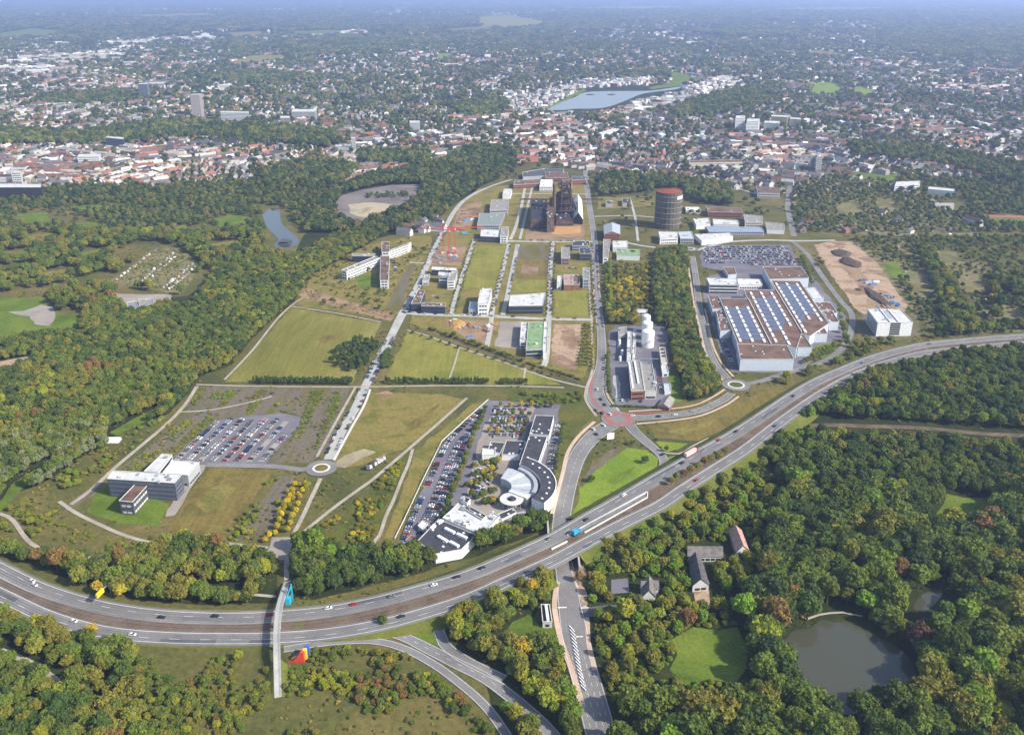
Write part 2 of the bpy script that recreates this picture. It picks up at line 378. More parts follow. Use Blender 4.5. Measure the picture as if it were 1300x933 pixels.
S('lawn', [(270, 278), (300, 272), (320, 276), (312, 290), (280, 290)], G_LUSH, None, 'small lawn near the narrow lake', 'lawn')
S('lawn', [(20, 272), (60, 270), (64, 282), (24, 284)], G_LUSH, None, 'small park lawn beyond the plaza', 'lawn')
S('lawn', [(92, 262), (132, 260), (130, 268), (96, 270)], G_LUSH, None, 'narrow park lawn below the town', 'lawn')
S('allotment_ground', [(140, 357), (203, 311), (228, 314), (256, 337), (230, 374), (178, 366)], G_ALLOT, None, 'allotment plots in rows with sheds', 'allotments')
S('grass_strip', [(-60, 650), (0, 638), (18, 612), (38, 600), (64, 582), (70, 588), (40, 610), (20, 628), (0, 652)], G_LUSH, None, 'bright grass strip along the wood edge', 'grass')
S('grass_strip', [(139, 549), (167, 533), (200, 517), (206, 522), (180, 538), (149, 553)], G_LUSH, None, 'bright grass strip beside the white tent', 'grass')
S('grey_mound_ground', [(423, 261), (434, 248), (462, 240.5), (498, 235), (536, 234), (538, 245), (513, 266), (498, 273), (470, 284), (447, 287), (429, 276)], G_MOUND, None, 'flat grey spoil area surrounded by wood', 'spoil')
S('beige_patch', [(442, 260), (470, 257), (503, 260), (500, 270), (462, 277), (444, 271)], G_BEIGE, .26, 'beige sand patch on the grey spoil area', 'sand')
S('meadow_field', [(370, 391), (484, 410), (447, 487), (285, 485)], G_MEADOW, None, 'large mown meadow with a dark grove', 'field')
S('golden_field', [(517, 421), (560, 432), (640, 460), (697, 481), (712, 488), (488, 487)], G_GOLD, None, 'yellow green meadow between two tree rows', 'field')
S('dry_field', [(470, 498), (560, 500), (590, 507), (520, 566), (460, 590), (424, 594), (421, 580), (447, 535)], G_DRY, None, 'dry brownish field beside the avenue', 'field')
S('grey_waste_ground', [(252, 490), (446, 492), (418, 572), (395, 588), (340, 588), (384, 530), (372, 524), (275, 532), (218, 580), (100, 640), (80, 652), (95, 632), (180, 575), (215, 545)], G_WASTE, None, 'grey gravelly waste ground round the car park', 'waste ground', False)
S('dry_brown_field', [(268, 593), (346, 597), (312, 650), (284, 678), (212, 673), (238, 628)], G_DRYB, None, 'dry brown field beside the laboratory', 'field')
S('grey_waste_ground', [(356, 604), (378, 604), (352, 660), (340, 688), (296, 686), (320, 650)], G_WASTE, None, 'grey strip of waste ground with shrubs', 'waste ground', False)
S('lawn', [(110, 650), (118, 628), (140, 612), (215, 640), (200, 668), (150, 664)], G_LUSH, None, 'green lawn in front of the dark laboratory', 'lawn')
S('rank_slope', [(440, 650), (480, 612), (512, 580), (520, 572), (512, 604), (490, 654), (470, 690), (440, 708), (380, 690), (386, 676)], G_SHRUB, None, 'slope of yellow shrubs between two footpaths', 'slope', False)
S('dry_slope', [(600, 512), (618, 508), (560, 560), (530, 618), (500, 682), (486, 690), (505, 640), (528, 572)], G_DRY, None, 'dry grass slope outside the shopping centre wall', 'slope')
S('grass_bank', [(648, 494), (712, 494), (748, 505), (752, 530), (735, 548), (722, 570), (712, 590), (705, 545), (708, 520), (640, 512)], G_SHRUB, None, 'shrubby grass bank above the shopping centre', 'bank', False)
S('car_park', [(621, 508), (712, 514), (704, 560), (700, 600), (703, 640), (690, 656), (640, 680), (560, 706), (508, 694), (516, 662), (562, 563)], G_PURP, None, 'shopping centre car park with tree rows', 'car park')
S('brick_paving', [(632, 514), (682, 514), (666, 556), (640, 600), (660, 640), (640, 655), (600, 660), (592, 640), (600, 590), (612, 548)], G_YARD, .27, 'pale paved part of the shopping centre car park', 'car park')
S('car_park', [(218, 581), (275, 533), (360, 524), (382, 530), (380, 540), (345, 578), (338, 589), (250, 589)], G_PURP, None, 'laboratory car park in slanting rows', 'car park')
S('paved_path', [(236, 590), (262, 590), (222, 654), (210, 656)], G_YARD, None, 'pale paved strip beside the laboratory', 'path')
S('bright_lawn', [(728, 648), (740, 612), (768, 588), (796, 568), (822, 572), (836, 582), (834, 592), (812, 606), (760, 634), (724, 656)], G_BRIGHT, None, 'bright green lawn inside the slip road loop', 'lawn')
S('bright_lawn', [(832, 560), (874, 563), (862, 570), (846, 574)], G_BRIGHT, None, 'small bright lawn beside the slip road', 'lawn')
S('bright_lawn', [(848, 580), (862, 578), (868, 582), (850, 590)], G_BRIGHT, None, 'tiny bright lawn wedge at the slip road mouth', 'lawn')
S('gravel_strip', [(740, 606), (752, 585), (790, 565), (802, 564), (780, 580), (752, 600), (738, 620)], G_WASTE, .3, 'grey gravel strip across the lawn', 'gravel')
S('dry_verge', [(820, 540), (866, 535), (900, 528), (934, 510), (970, 497), (1002, 492), (960, 522), (920, 546), (886, 560), (832, 556)], G_DRYB, None, 'dry brown field below the roundabout road', 'field')
S('plant_yard', [(774, 455), (772, 425), (780, 414), (846, 414), (850, 470), (852, 500), (856, 514), (830, 520), (786, 518), (776, 500)], G_PURP, None, 'paved yard of the gas plant', 'yard')
S('grass_strip', [(848, 474), (862, 478), (866, 510), (848, 514)], G_LUSH, None, 'green strip beside the gas plant', 'grass')
S('hall_yard', [(892, 372), (900, 350), (968, 338), (1018, 336), (1074, 402), (1072, 428), (1040, 452), (1010, 474), (928, 472), (912, 440), (900, 400)], G_PURP, None, 'paved yard round the solar-roofed hall', 'yard')
S('lawn', [(1034, 440), (1056, 436), (1062, 444), (1044, 456)], G_LUSH, .3, 'small lawn beside the solar-roofed hall', 'lawn')
S('car_park', [(888, 325), (894, 312), (1003, 311), (1016, 340), (962, 341), (930, 346), (892, 340)], G_PURP, .3, 'full car park behind the solar-roofed hall', 'car park')
S('sand_site', [(1034, 311), (1056, 306), (1082, 307), (1100, 322), (1114, 330), (1132, 352), (1156, 384), (1150, 395), (1096, 400), (1083, 390), (1076, 377), (1060, 356), (1044, 333)], G_SAND, None, 'sandy building site beside the gardens', 'building site')
S('earth_yard', [(1100, 398), (1165, 398), (1168, 425), (1140, 432), (1090, 432), (1084, 408)], G_WASTE, None, 'yard round the white striped office block', 'yard')
# the business quarter
S('quarter_ground', [(585, 262), (600, 240), (745, 225), (752, 320), (754, 400), (752, 450), (742, 480), (715, 478), (600, 445), (520, 410), (548, 330)], G_DRY, .05, 'dry ground of the business quarter', 'ground')
S('building_plot', [(596, 312), (642, 312), (628, 366), (588, 364)], G_GOLD, None, 'mown yellow plot by the red cranes', 'plot')
S('building_plot', [(661, 312), (698, 311), (696, 330), (657, 330)], G_WASTE, None, 'grey gravel plot below the blast furnace', 'plot')
S('building_plot', [(657, 331), (696, 331), (694, 355), (653, 355)], G_DRYB, None, 'brown plot in the middle of the quarter', 'plot')
S('building_plot', [(653, 356), (694, 356), (692, 371), (650, 371)], G_GOLD, None, 'narrow green plot behind the glass office', 'plot')
S('building_plot', [(706, 369), (747, 369), (747, 401), (704, 401)], G_GOLD, None, 'yellow plot beside the tree avenue', 'plot')
S('building_plot', [(703, 412), (738, 412), (737, 440), (730, 470), (700, 462)], G_SAND, None, 'sandy plot beside the green-roofed building', 'plot')
S('building_plot', [(740, 413), (750, 413), (752, 440), (748, 466), (740, 470), (732, 466), (738, 440)], G_DRY, None, 'dry orchard plot with tree rows', 'plot', False)
S('building_plot', [(636, 408), (664, 408), (662, 444), (628, 440)], G_YARD, None, 'pale paved plot beside the green-roofed building', 'plot')
S('building_plot', [(560, 405), (634, 408), (620, 438), (590, 430)], G_EARTH, None, 'earth building site below the cross street', 'building site', False)
S('building_site', [(555, 314), (594, 310), (586, 338), (544, 336)], G_EARTH, None, 'building site below the red cranes', 'building site')
S('building_site', [(582, 262), (612, 256), (606, 286), (574, 292)], G_EARTH, None, 'cluttered building site beside the rusty works', 'building site')
S('orange_sand', [(706, 288), (738, 288), (736, 297), (700, 298)], G_ORANGE, None, 'orange sand heap ground below the blast furnace', 'sand')
S('waste_plot', [(672, 284), (742, 284), (742, 305), (665, 305)], G_EARTH, .07, 'bare ground in front of the blast furnace', 'ground')
S('plot', [(760, 250), (830, 250), (832, 262), (758, 266)], G_DRY, None, 'dry plot beside the gasometer', 'plot', False)
S('cross_building_ground', [(400, 345), (450, 315), (520, 300), (548, 300), (545, 330), (520, 370), (500, 405), (376, 388)], G_DRY, .055, 'dry ground round the cross-shaped building', 'ground', False)
S('grey_waste_ground', [(490, 392), (505, 360), (520, 335), (530, 330), (516, 368), (508, 398)], G_WASTE, None, 'grey strip beside the cross-shaped building', 'waste ground')
S('lawn', [(450, 352), (482, 345), (482, 366), (460, 368)], G_LUSH, None, 'lawn between the arms of the white building', 'lawn')
S('dirt_berm', [(366, 360), (382, 364), (500, 400), (496, 408), (420, 388), (366, 372)], G_EARTH, None, 'brown earth strip above the meadow', 'strip', False)
# allotments and gardens right
S('allotment_ground', [(1080, 305), (1130, 300), (1330, 360), (1330, 420), (1190, 425), (1150, 385), (1112, 332)], G_ALLOT, None, 'garden plots beside the sandy building site', 'allotments', False)
S('allotment_ground', [(1000, 250), (1040, 222), (1110, 232), (1200, 268), (1250, 300), (1120, 300), (1030, 290)], G_ALLOT, None, 'allotment gardens behind the solar-roofed hall', 'allotments', False)
S('sports_ground', [(1248, 274), (1330, 276), (1330, 288), (1262, 285)], G_LUSH, .45, 'sports field with a red running track', 'sports ground')
S('running_track', [(1246, 273), (1330, 275), (1330, 278), (1258, 276.5)], G_TRACK, .6, 'red running track along the sports field', 'track')
S('lawn', [(1076, 219), (1140, 222), (1132, 234), (1084, 228)], G_LUSH, None, 'green open strip beyond the allotments', 'lawn')
# south clearings
S('clearing', [(1181, 676), (1186, 655), (1198, 640), (1202, 627), (1225, 632), (1262, 630), (1256, 648), (1245, 662), (1222, 664), (1208, 674)], G_LUSH, None, 'grassy clearing inside the wood', 'clearing')
S('clearing', [(1205, 470), (1235, 462), (1290, 462), (1300, 500), (1250, 520), (1215, 520)], G_LUSH, None, 'open glade below the motorway', 'clearing', False)
S('lawn', [(852, 812), (866, 804), (880, 796), (910, 800), (936, 796), (948, 822), (946, 850), (934, 868), (900, 862), (870, 870), (850, 850), (860, 830)], G_LUSH, None, 'lawn with foundations near the pond', 'lawn')
S('lawn', [(636, 812), (650, 790), (672, 780), (686, 796), (704, 800), (706, 820), (660, 826)], G_LUSH, None, 'lawn behind the small kiosk', 'lawn')
S('grass_triangle', [(512, 795), (555, 780), (553, 800), (556, 820), (530, 812)], G_LUSH, None, 'grass triangle between the slip roads', 'grass')
S('grey_court', [(776, 736), (797, 734), (799, 752), (776, 754)], G_PURP, None, 'grey sports court among trees', 'court')
S('yard', [(880, 749), (900, 749), (902, 772), (884, 772)], G_SAND, None, 'sunlit yard in front of the gabled barn', 'yard')
# far fields
FAR = [([(1025, 119), (1038, 104.6), (1062, 106), (1072, 115), (1072, 122)], G_BRIGHT, 'bright green field beyond the lake'), ([(1078, 118), (1088, 110), (1112, 115), (1109, 123)], G_BRIGHT, 'small bright field beside a grove'),
       ([(1012, 67), (1038, 64), (1072, 69), (1083, 76), (1059, 73)], G_DRY, 'far brown and green field'), ([(604, 21.6), (647, 20), (690, 27), (690, 33), (650, 38), (612, 34)], G_GOLD, 'very large pale field near the horizon'),
       ([(556, 38), (622, 33), (632, 39), (580, 43)], G_DRYB, 'far brown stubble field'), ([(288, 80), (320, 71), (366, 70), (362, 76), (325, 81), (300, 83)], G_GOLD, 'pale far field beside dark woods'),
       ([(584, 73), (632, 74), (628, 77), (586, 76)], G_GOLD, 'yellow far field'), ([(553, 68), (574, 68), (572, 77), (556, 76)], G_BRIGHT, 'green far field beside housing'),
       ([(851, 91), (868, 94), (891, 101), (868, 109), (828, 114), (823, 112), (853, 104)], G_LUSH, 'grassy bank at the head of the lake'), ([(693, 138), (740, 112), (745, 116), (728, 123), (700, 141)], G_LUSH, 'grassy lake shore'),
       ([(912, 80), (945, 78), (950, 86), (916, 87)], G_DRYB, 'brown far field beyond the lake'), ([(1010, 118), (1024, 118), (1024, 122), (1005, 123)], G_LUSH, 'narrow far meadow'),
       ([(0, 42), (40, 36), (90, 40), (60, 48), (0, 50)], G_LUSH, 'far meadow under haze'), ([(290, 42), (330, 40), (335, 46), (292, 47)], G_DRY, 'hazy far field'), ([(370, 40), (430, 38), (450, 44), (380, 46)], G_LUSH, 'hazy far meadow'),
       ([(1170, 34), (1200, 33), (1204, 36), (1172, 36)], G_GOLD, 'pale strip field at the horizon'), ([(950, 12), (1100, 9), (1150, 12), (1000, 15)], G_DRY, 'hazy fields at the horizon'), ([(700, 10), (850, 8), (900, 12), (760, 14)], G_GOLD, 'hazy pale fields at the horizon'),
       ([(130, 20), (260, 17), (300, 21), (180, 24)], G_DRY, 'hazy fields below the horizon'), ([(655, 196), (682, 197), (684, 206), (656, 208)], G_TRACK, 'reddish cinder pitch among trees'), ([(1064, 194), (1084, 195), (1078, 201), (1060, 199)], G_LUSH, 'green far pitch')]
for pl, mt, lb in FAR: sheet('far_field', pl, mt, None, lb, 'field')
# water
def water(name, px, label, z=.3, mat=None):
    m = MB(); w = smooth(PP(px + px[:1], z), 3)
    m.poly([(p[0], p[1], z) for p in ccw(w[:-1])]); tag(m.build(name, mat or M_WATER), label, 'water', None, 'structure'); block(px)
water('pond', [(997, 812), (1008, 800), (1027, 797), (1044, 786), (1060, 790), (1074, 788), (1090, 796), (1101, 799), (1120, 812), (1134, 818), (1152, 832), (1160, 846), (1163, 866), (1150, 884), (1122, 892), (1096, 904), (1060, 906), (1034, 893), (1012, 868), (1002, 845)], 'brown pond inside the wood')
water('small_pond', [(1158, 771), (1166, 758), (1178, 751), (1195, 748), (1193, 760), (1172, 777)], 'small pond arm hidden among trees')
water('narrow_lake', [(333, 273), (343, 265), (354, 267), (358, 284), (371, 296), (380, 306), (371, 313), (356, 317), (348, 311), (353, 304), (339, 289)], 'narrow lake in the park')
block([(690, 138), (744, 112), (866, 107), (872, 113), (860, 120), (820, 127), (800, 134), (780, 142), (758, 145), (716, 147), (690, 146)])
water('lake', [(694, 140), (708, 132), (729, 124), (744, 117.5), (772, 116), (823, 115.5), (851, 112), (866, 110), (856, 114), (818, 119), (797, 127), (777, 134.5), (759, 138), (731, 138.5), (716, 140)], 'large lake ringed by white houses', .6, M_LAKE)
water('basin', [(862, 92), (890, 93), (900, 97), (880, 98)], 'small blue basin beyond the lake', .6)

for i, pl in enumerate(([(30, 300), (70, 296), (82, 304), (50, 312)], [(100, 322), (128, 316), (136, 326), (112, 334)], [(52, 346), (96, 340), (104, 350), (66, 358)], [(95, 284), (125, 282), (130, 290), (100, 293)], [(262, 312), (298, 306), (304, 316), (276, 322)], [(10, 322), (40, 318), (46, 328), (16, 332)], [(196, 290), (236, 286), (240, 294), (204, 298)])):
    sheet('park_glade', pl, G_LUSH if i % 2 else G_MEADOW, None, ['sunny glade far up the park', 'round glade in the middle of the park', 'long glade above the pale plaza', 'small glade below the town', 'glade beside the allotments', 'glade at the park edge', 'broad glade near the narrow lake'][i], 'glade')

for k in range(8):
    road('parking_bay_strip', [(222 + 15.6 * k, 586), (276 + 14.6 * k, 535)] if k < 7 else [(331, 586), (352, 562)], 5.2, G_YARD, '%s pale strip of parking bays beside the laboratory' % ['first', 'second', 'third', 'fourth', 'fifth', 'sixth', 'seventh', 'eighth'][k], 'parking bays', z=.285, blk=0)
block([(1005, 540), (1060, 538), (1150, 541), (1300, 551), (1500, 560), (1500, 578), (1300, 568), (1150, 559), (1060, 556), (1010, 558)])
block([(1148, 768), (1180, 746), (1200, 744), (1204, 768), (1182, 800), (1152, 796)])
block([(136, 362), (170, 368), (232, 378), (258, 342), (270, 348), (240, 392), (170, 380)])

# bare and worn places in the grass
WORN = [([(424, 592), (438, 578), (462, 570), (478, 574), (456, 584), (438, 594)], G_BEIGE, 'bare sandy patch beside the roundabout'), ([(476, 500), (492, 496), (500, 500), (486, 506)], G_EARTH, 'bare earth patch at the avenue edge'), ([(402, 430), (424, 424), (440, 420), (430, 430), (410, 436)], G_DRYB, 'dry patch in the mown meadow'), ([(515, 540), (545, 520), (560, 512), (548, 528), (524, 546)], G_DRYB, 'dry patch in the brownish field'),
        ([(248, 640), (268, 620), (290, 612), (300, 620), (280, 640), (262, 652)], G_DRY, 'greener patch in the brown field'), ([(846, 548), (880, 540), (910, 532), (900, 542), (866, 552)], G_DRY, 'greener streak below the roundabout road'), ([(712, 420), (728, 418), (732, 432), (716, 440)], G_EARTH, 'darker dug patch on the sandy plot'), ([(664, 336), (684, 336), (682, 348), (662, 348)], G_EARTH, 'bare patch on the brown plot'),
        ([(1062, 330), (1090, 340), (1110, 366), (1098, 372), (1078, 350)], G_EARTH, 'rutted earth across the sand site'), ([(1100, 380), (1136, 384), (1140, 392), (1100, 394)], G_EARTH, 'brown rubble ground at the sand site end'), ([(770, 612), (790, 600), (806, 592), (800, 602), (780, 616)], G_LUSH, 'darker grass on the bright lawn')]
for pl, mt, lb in WORN: sheet('worn_patch', pl, mt, None, lb, 'patch', False)
for pl, lb in (([(1120, 335), (1140, 332), (1150, 352), (1134, 356)], 'light garden plot beside the sand site'), ([(1150, 345), (1172, 342), (1186, 372), (1166, 378)], 'long garden plot among hedges'), ([(1186, 318), (1214, 320), (1220, 338), (1196, 340)], 'garden plot below the sports field'), ([(1218, 352), (1244, 350), (1252, 372), (1228, 376)], 'garden plot between tree belts'), ([(1264, 398), (1296, 392), (1304, 412), (1276, 418)], 'garden plot near the motorway'), ([(1060, 262), (1088, 258), (1096, 272), (1070, 276)], 'allotment plot behind the hall'), ([(1110, 252), (1136, 256), (1140, 270), (1116, 268)], 'allotment plot near the school')):
    sheet('garden_plot', pl, G_ALLOT if 'light' not in lb else G_LUSH, None, lb, 'garden plot')
block([(328, 262), (360, 262), (390, 304), (380, 328), (346, 324)])

# ------------------------------------------------------------------ motorway on its embankment
UP = [(-140, 640), (-60, 690), (0, 722), (50, 746), (100, 762.5), (150, 774), (220, 782), (300, 784), (345, 782), (400, 777.5), (450, 769.5), (500, 758), (560, 741), (600, 728), (640, 711.5), (701, 684), (748, 657), (794, 631), (839, 604.5), (866, 589), (897, 571), (931, 552), (970, 527), (1005, 503.5), (1038, 484), (1078, 466.5), (1117, 452), (1169, 439), (1222, 433), (1295, 427), (1400, 421), (1560, 415)]
LO = [(-140, 682), (-60, 726), (0, 755), (50, 779), (100, 795.5), (150, 805), (220, 810), (300, 811), (345, 810), (400, 806.5), (450, 799.5), (500, 789), (560, 772), (600, 758), (640, 740), (680, 722), (708, 709), (748, 687.5), (794, 663.5), (839, 641), (871, 619), (923, 586), (949, 569), (985, 541), (1015, 519), (1045, 499), (1082, 478.5), (1120, 463.5), (1170, 449.5), (1222, 443), (1295, 436.5), (1400, 430), (1560, 424)]
def zmw(x): return float(np.interp(x, [420, 620, 960, 1120, 1300], [.3, 6.0, 6.0, 3.0, 1.0]))
def mway(pxs):
    pts = [P(a, b2, zmw(a)) for a, b2 in pxs]; return smooth(pts, 6)
upc, loc = mway(UP), mway(LO)
HWU, HWL = 6.1, 5.7
def deck(name, c, hw, label):
    m = MB(); L, Rr = offset(c, hw), offset(c, -hw); ribbon_mesh(m, L, Rr)
    for s, E in ((1, L), (-1, Rr)):
        n = len(m.v)
        for p in E: m.v += [tuple(p), (p[0], p[1], p[2] - .9)]
        for i in range(len(E) - 1):
            k = n + 2 * i; m.f.append((k, k + 1, k + 3, k + 2) if s > 0 else (k, k + 2, k + 3, k + 1)); m.m.append(0)
    o = m.build(name, M_ASPH); tag(o, label, 'road', None, 'structure')
    for off in (hw - 1.9, -hw + .9) if name == 'motorway' and c is upc else (hw - .9, -hw + 1.9):
        e = MB(); ribbon_mesh(e, offset(c, off + .14), offset(c, off - .14), .03); e.build('edge_line', M_LINE, o)
    lc = .5 if c is upc else -.5
    for off in (lc + 1.9, lc - 1.9):
        for w_ in (.85, -.85):
            e = MB(); ribbon_mesh(e, offset(c, off + w_ + .42), offset(c, off + w_ - .42), .012); e.build('wheel_track', M_WORN, o)
    for k in range(12):
        i0 = random.randint(5, len(c) - 12); e = MB(); q = c[i0:i0 + random.randint(2, 7)]; a_ = random.choice([lc + 1.9, lc - 1.9]); ribbon_mesh(e, offset(q, a_ + 1.7), offset(q, a_ - 1.7), .016 + .001 * k); e.build('repair_patch', random.choice([M_ASPHD, M_WORN, M_WORN]), o)
    e = MB(); dashes(e, c, .5 if c is upc else -.5, 6, 12, .2); tag(e.build('lane_dashes', M_LINE, o), kind='stuff')
    g2 = MB()
    for off in (hw - .25, -hw + .25):
        q = offset(c, off); ribbon_mesh(g2, q + np.array([0, 0, .55]), q + np.array([0, 0, .82])); 
    g2.build('guard_rail', M_STEEL, o)
    A_, B_ = offset(c, hw + 3.2), offset(c, -hw - 3.2)
    for i in range(len(c) - 1): block_world([A_[i][:2], A_[i + 1][:2], B_[i + 1][:2], B_[i][:2]], c[i][2])
    return o
deck('motorway', upc, HWU, 'motorway carriageway on the town side of the rail median')
deck('motorway', loc, HWL, 'motorway carriageway on the wood side of the rail median')
# street that passes below the motorway
ST_S = [(713, 655), (711, 672), (712, 690), (715, 712), (719, 735), (722, 760), (729, 800), (739, 843), (752, 890), (768, 950)]
stc = smooth(PP(ST_S, .3), 5)
def near_street(p): return np.min(np.hypot(stc[:, 0] - p[0], stc[:, 1] - p[1])) < 9.5
G_SLOPE = patchy('verge_grass', [A(90, 100, 42), A(112, 116, 50), A(132, 126, 64)], .05, .6, .25, None, 21)
def skirt(c, hw, sgn, label):
    m = MB(); E = offset(c, sgn * hw)
    for i in range(len(c) - 1):
        z0, z1 = c[i][2], c[i + 1][2]
        if max(z0, z1) < .35 and False: continue
        a, b2 = E[i], E[i + 1]; oa = offset(c, sgn * (hw + 1.0 + 1.7 * c[:, 2])) if i == 0 else oa
        if near_street(a) or near_street(b2): continue
        q = [(a[0], a[1], z0 - .12), (b2[0], b2[1], z1 - .12), (oa[i + 1][0], oa[i + 1][1], .02), (oa[i][0], oa[i][1], .02)]
        m.poly(q if sgn < 0 else q[::-1])
    tag(m.build('embankment', G_SLOPE), label, 'embankment', None, 'structure')
skirt(upc, HWU, 1, 'grassy motorway embankment on the town side'); skirt(loc, HWL, -1, 'grassy motorway embankment on the wood side')
# median: ballast and two tram tracks
inner_u, inner_l = offset(upc, -HWU), offset(loc, HWL)
m = MB(); k = min(len(inner_u), len(inner_l))
def resamp(q, n):
    s = np.concatenate([[0], np.cumsum(np.linalg.norm(np.diff(q[:, :2], axis=0), axis=1))]); t = np.linspace(0, s[-1], n)
    return np.stack([np.interp(t, s, q[:, i]) for i in range(3)], 1)
iu, il = resamp(inner_u, 420), resamp(inner_l, 420)
# pair by nearest so the strip follows both edges
pair = np.array([il[np.argmin(np.hypot(il[:, 0] - p[0], il[:, 1] - p[1]))] for p in iu])
ribbon_mesh(m, iu - [0, 0, .25], pair - [0, 0, .25])
tag(m.build('rail_bed', M_BALL), 'brown ballast strip with tram rails between the carriageways', 'rail bed', None, 'structure')
m = MB(); ppx = to_px(iu[:, 0], iu[:, 1], iu[:, 2])[0]; sel = ppx < 716
for fr in (.22, .36, .64, .78):
    q = (iu * (1 - fr) + pair * fr)[sel]; q = q + [0, 0, -.05]
    ribbon_mesh(m, offset(q, .11), offset(q, -.11))
tag(m.build('tram_rails', plain('rail_steel', (.26, .20, .16), .6)), 'steel tram rails in the motorway median', 'rails', None, 'structure')
m = MB()
for i in range(len(iu) - 1): block_world([iu[i][:2], iu[i + 1][:2], pair[i + 1][:2], pair[i][:2]], iu[i][2])
# underpass abutments and the concrete tram ramp in the median
for s in (-1, 1):
    m = MB(); q = offset(stc, s * 9.2)[:, :2]; X, Y = to_px(q[:, 0], q[:, 1]); kk = [i for i in range(len(q)) if 664 < Y[i] < 728]
    a, b2 = q[kk[0]], q[kk[-1]]; m.bar((a[0], a[1], 2.5), (b2[0], b2[1], 2.5), 1.0); 
    n = np.array([-(b2 - a)[1], (b2 - a)[0]]); n /= np.linalg.norm(n)
    m = MB(); m.prism(ccw([tuple(a + n * .6), tuple(b2 + n * .6), tuple(b2 - n * .6), tuple(a - n * .6)]), 0, 5.0)
    tag(m.build('bridge_abutment', M_CONC), 'concrete abutment wall under the motorway bridge', 'abutment', 'underpass abutments')
rt = empty('tram_ramp', P(765, 665, 6), 'concrete tram ramp trough with white rim in the motorway median', 'tram ramp')
for k, (p0, p1, w) in enumerate((((700, 697), (720, 687), 1.0), ((720, 679.5), (752, 662), .8), ((752, 662), (822, 624), .8), ((742, 676), (822, 631), .8), ((822, 624), (822, 631), .8))):
    m = MB(); a, b2 = P(*p0, 6.2), P(*p1, 6.2); m.bar(a, b2, w); m.build('rim_wall', M_OFFWH, rt)
m = MB(); m.poly([P(720, 680, 5.9), P(742, 676, 5.9), P(822, 631, 5.9), P(822, 625, 5.9), P(752, 663, 5.9)][::-1]); m.build('trough_floor', M_WORN, rt)
for f in (.3, .7):
    m = MB(); a = P(735 , 676 - 3 * f, 6.0); b2 = P(820, 625 + 5 * f, 6.0); m.bar(a, b2, .25); m.build('rail', M_STEEL, rt)

# ------------------------------------------------------------------ slip roads, streets, paths
road('slip_road', [(360, 824), (420, 815), (471, 813), (508, 821), (541, 837), (575, 860), (620, 900), (660, 960)], 5.5, M_ASPH, 'lower slip road leaving beside the footbridge', edge=.5)
road('slip_road', [(445, 806), (480, 800), (512, 808), (545, 824), (580, 842), (625, 866), (690, 920), (720, 960)], [4, 6, 7, 8, 8, 8, 8, 8], M_ASPH, 'slip road with hatched markings beyond the footbridge', edge=.5, dash=(3, 5))
road('slip_road', [(606, 757), (580, 768), (562, 784), (557, 800), (563, 816), (580, 831), (605, 845), (640, 862)], 7, M_ASPH, 'curved slip road round the copse', edge=.6)
m = MB()
for i in range(9):
    x = 468 + i * 5.2; a, b2 = P(x, 790.5 + .4 * i, .6), P(x + 5, 796 + .5 * i, .6); m.bar(a, b2, .5)
tag(m.build('gore_marking', M_LINE), 'white hatched marking where the slip road leaves', 'marking', None, 'structure')
so_, sc3, shw = road('street', ST_S, [12, 12, 12, 12, 13, 14, 16, 16, 16, 16], M_ASPH, 'wide street passing under the motorway bridge', edge=.6)
e = MB()
for off in (-4.5, -1.2, 2.2, 5.2): dashes(e, sc3[20:], off, 3, 4, .16)
tag(e.build('lane_dashes', M_LINE, so_), kind='stuff')
e = MB()
for i in range(16):
    y = 794 + i * 5; xl = np.interp(y, [794, 843, 890], [722.5, 731.5, 742]); e.bar(P(xl, y, .62), P(xl + 6.5, y + 7, .62), .55)
tag(e.build('hatched_marking', M_LINE, so_), kind='stuff')
for a, b2 in (((708, 771), (719.5, 770.6)), ((731, 808), (740, 807.6)), ((737, 771.5), (747, 771.2))):
    m = MB(); m.bar(P(*a, .62), P(*b2, .62), .5); m.build('stop_line', M_LINE, so_)
road('pavement', [(708, 738), (704, 765), (707, 790), (713, 815), (724, 845), (738, 890)], 3.2, M_PINK, 'pinkish pavement past the kiosk', 'pavement')
road('pavement', [(727, 722), (733, 742), (741, 765), (746, 790), (747, 815), (755, 850)], 2.6, M_PINK, 'pinkish pavement on the wood side of the street', 'pavement')
S('paving', [(728, 722), (740, 716), (746, 730), (740, 742), (746, 768), (738, 770)], G_SAND, .33, 'bare sandy ground beside the underpass', 'ground')
road('side_street', [(736, 777), (755, 776), (775, 772), (800, 772)], [10, 9, 7, 6], M_ASPHD, 'side street entering the wood')
# upper junction
road('street', [(713, 657), (717, 635), (723, 610), (733, 580), (749, 558), (768, 543), (790, 531)], [13, 13, 13, 14, 15, 17, 17], M_ASPH, 'dual street climbing from the underpass to the junction', edge=.6, dash=(3, 4))
road('pavement', [(701, 652), (708, 625), (714.5, 600), (721, 574), (735, 553), (755, 535)], 3.0, M_PINK, 'orange pavement beside the shopping centre', 'pavement')
ns, nc, nh = road('avenue', [(790, 533), (766, 517), (757, 503), (757, 487), (762, 467), (764, 445), (763, 420), (760, 395), (757, 365), (756, 335), (755, 310), (752, 285), (748, 260), (745, 235), (742, 205), (740, 190)], [17, 18, 17, 14, 10, 9.5, 9, 9, 9, 9, 9, 9, 9, 9, 9, 9], M_ASPH, 'avenue running from the junction towards the town', edge=.5, dash=(3, 5))
road('cycle_lane', [(770, 526), (753, 508), (750, 492), (752, 478)], 2.2, M_RED, 'red cycle lane beside the avenue', 'cycle lane', blk=0)
road('pavement', [(757, 528), (744, 508), (744.5, 493), (750, 478), (753, 460), (752, 430), (751, 405), (749, 375), (748, 345)], 2.6, M_PATH, 'pale pavement along the avenue', 'pavement')
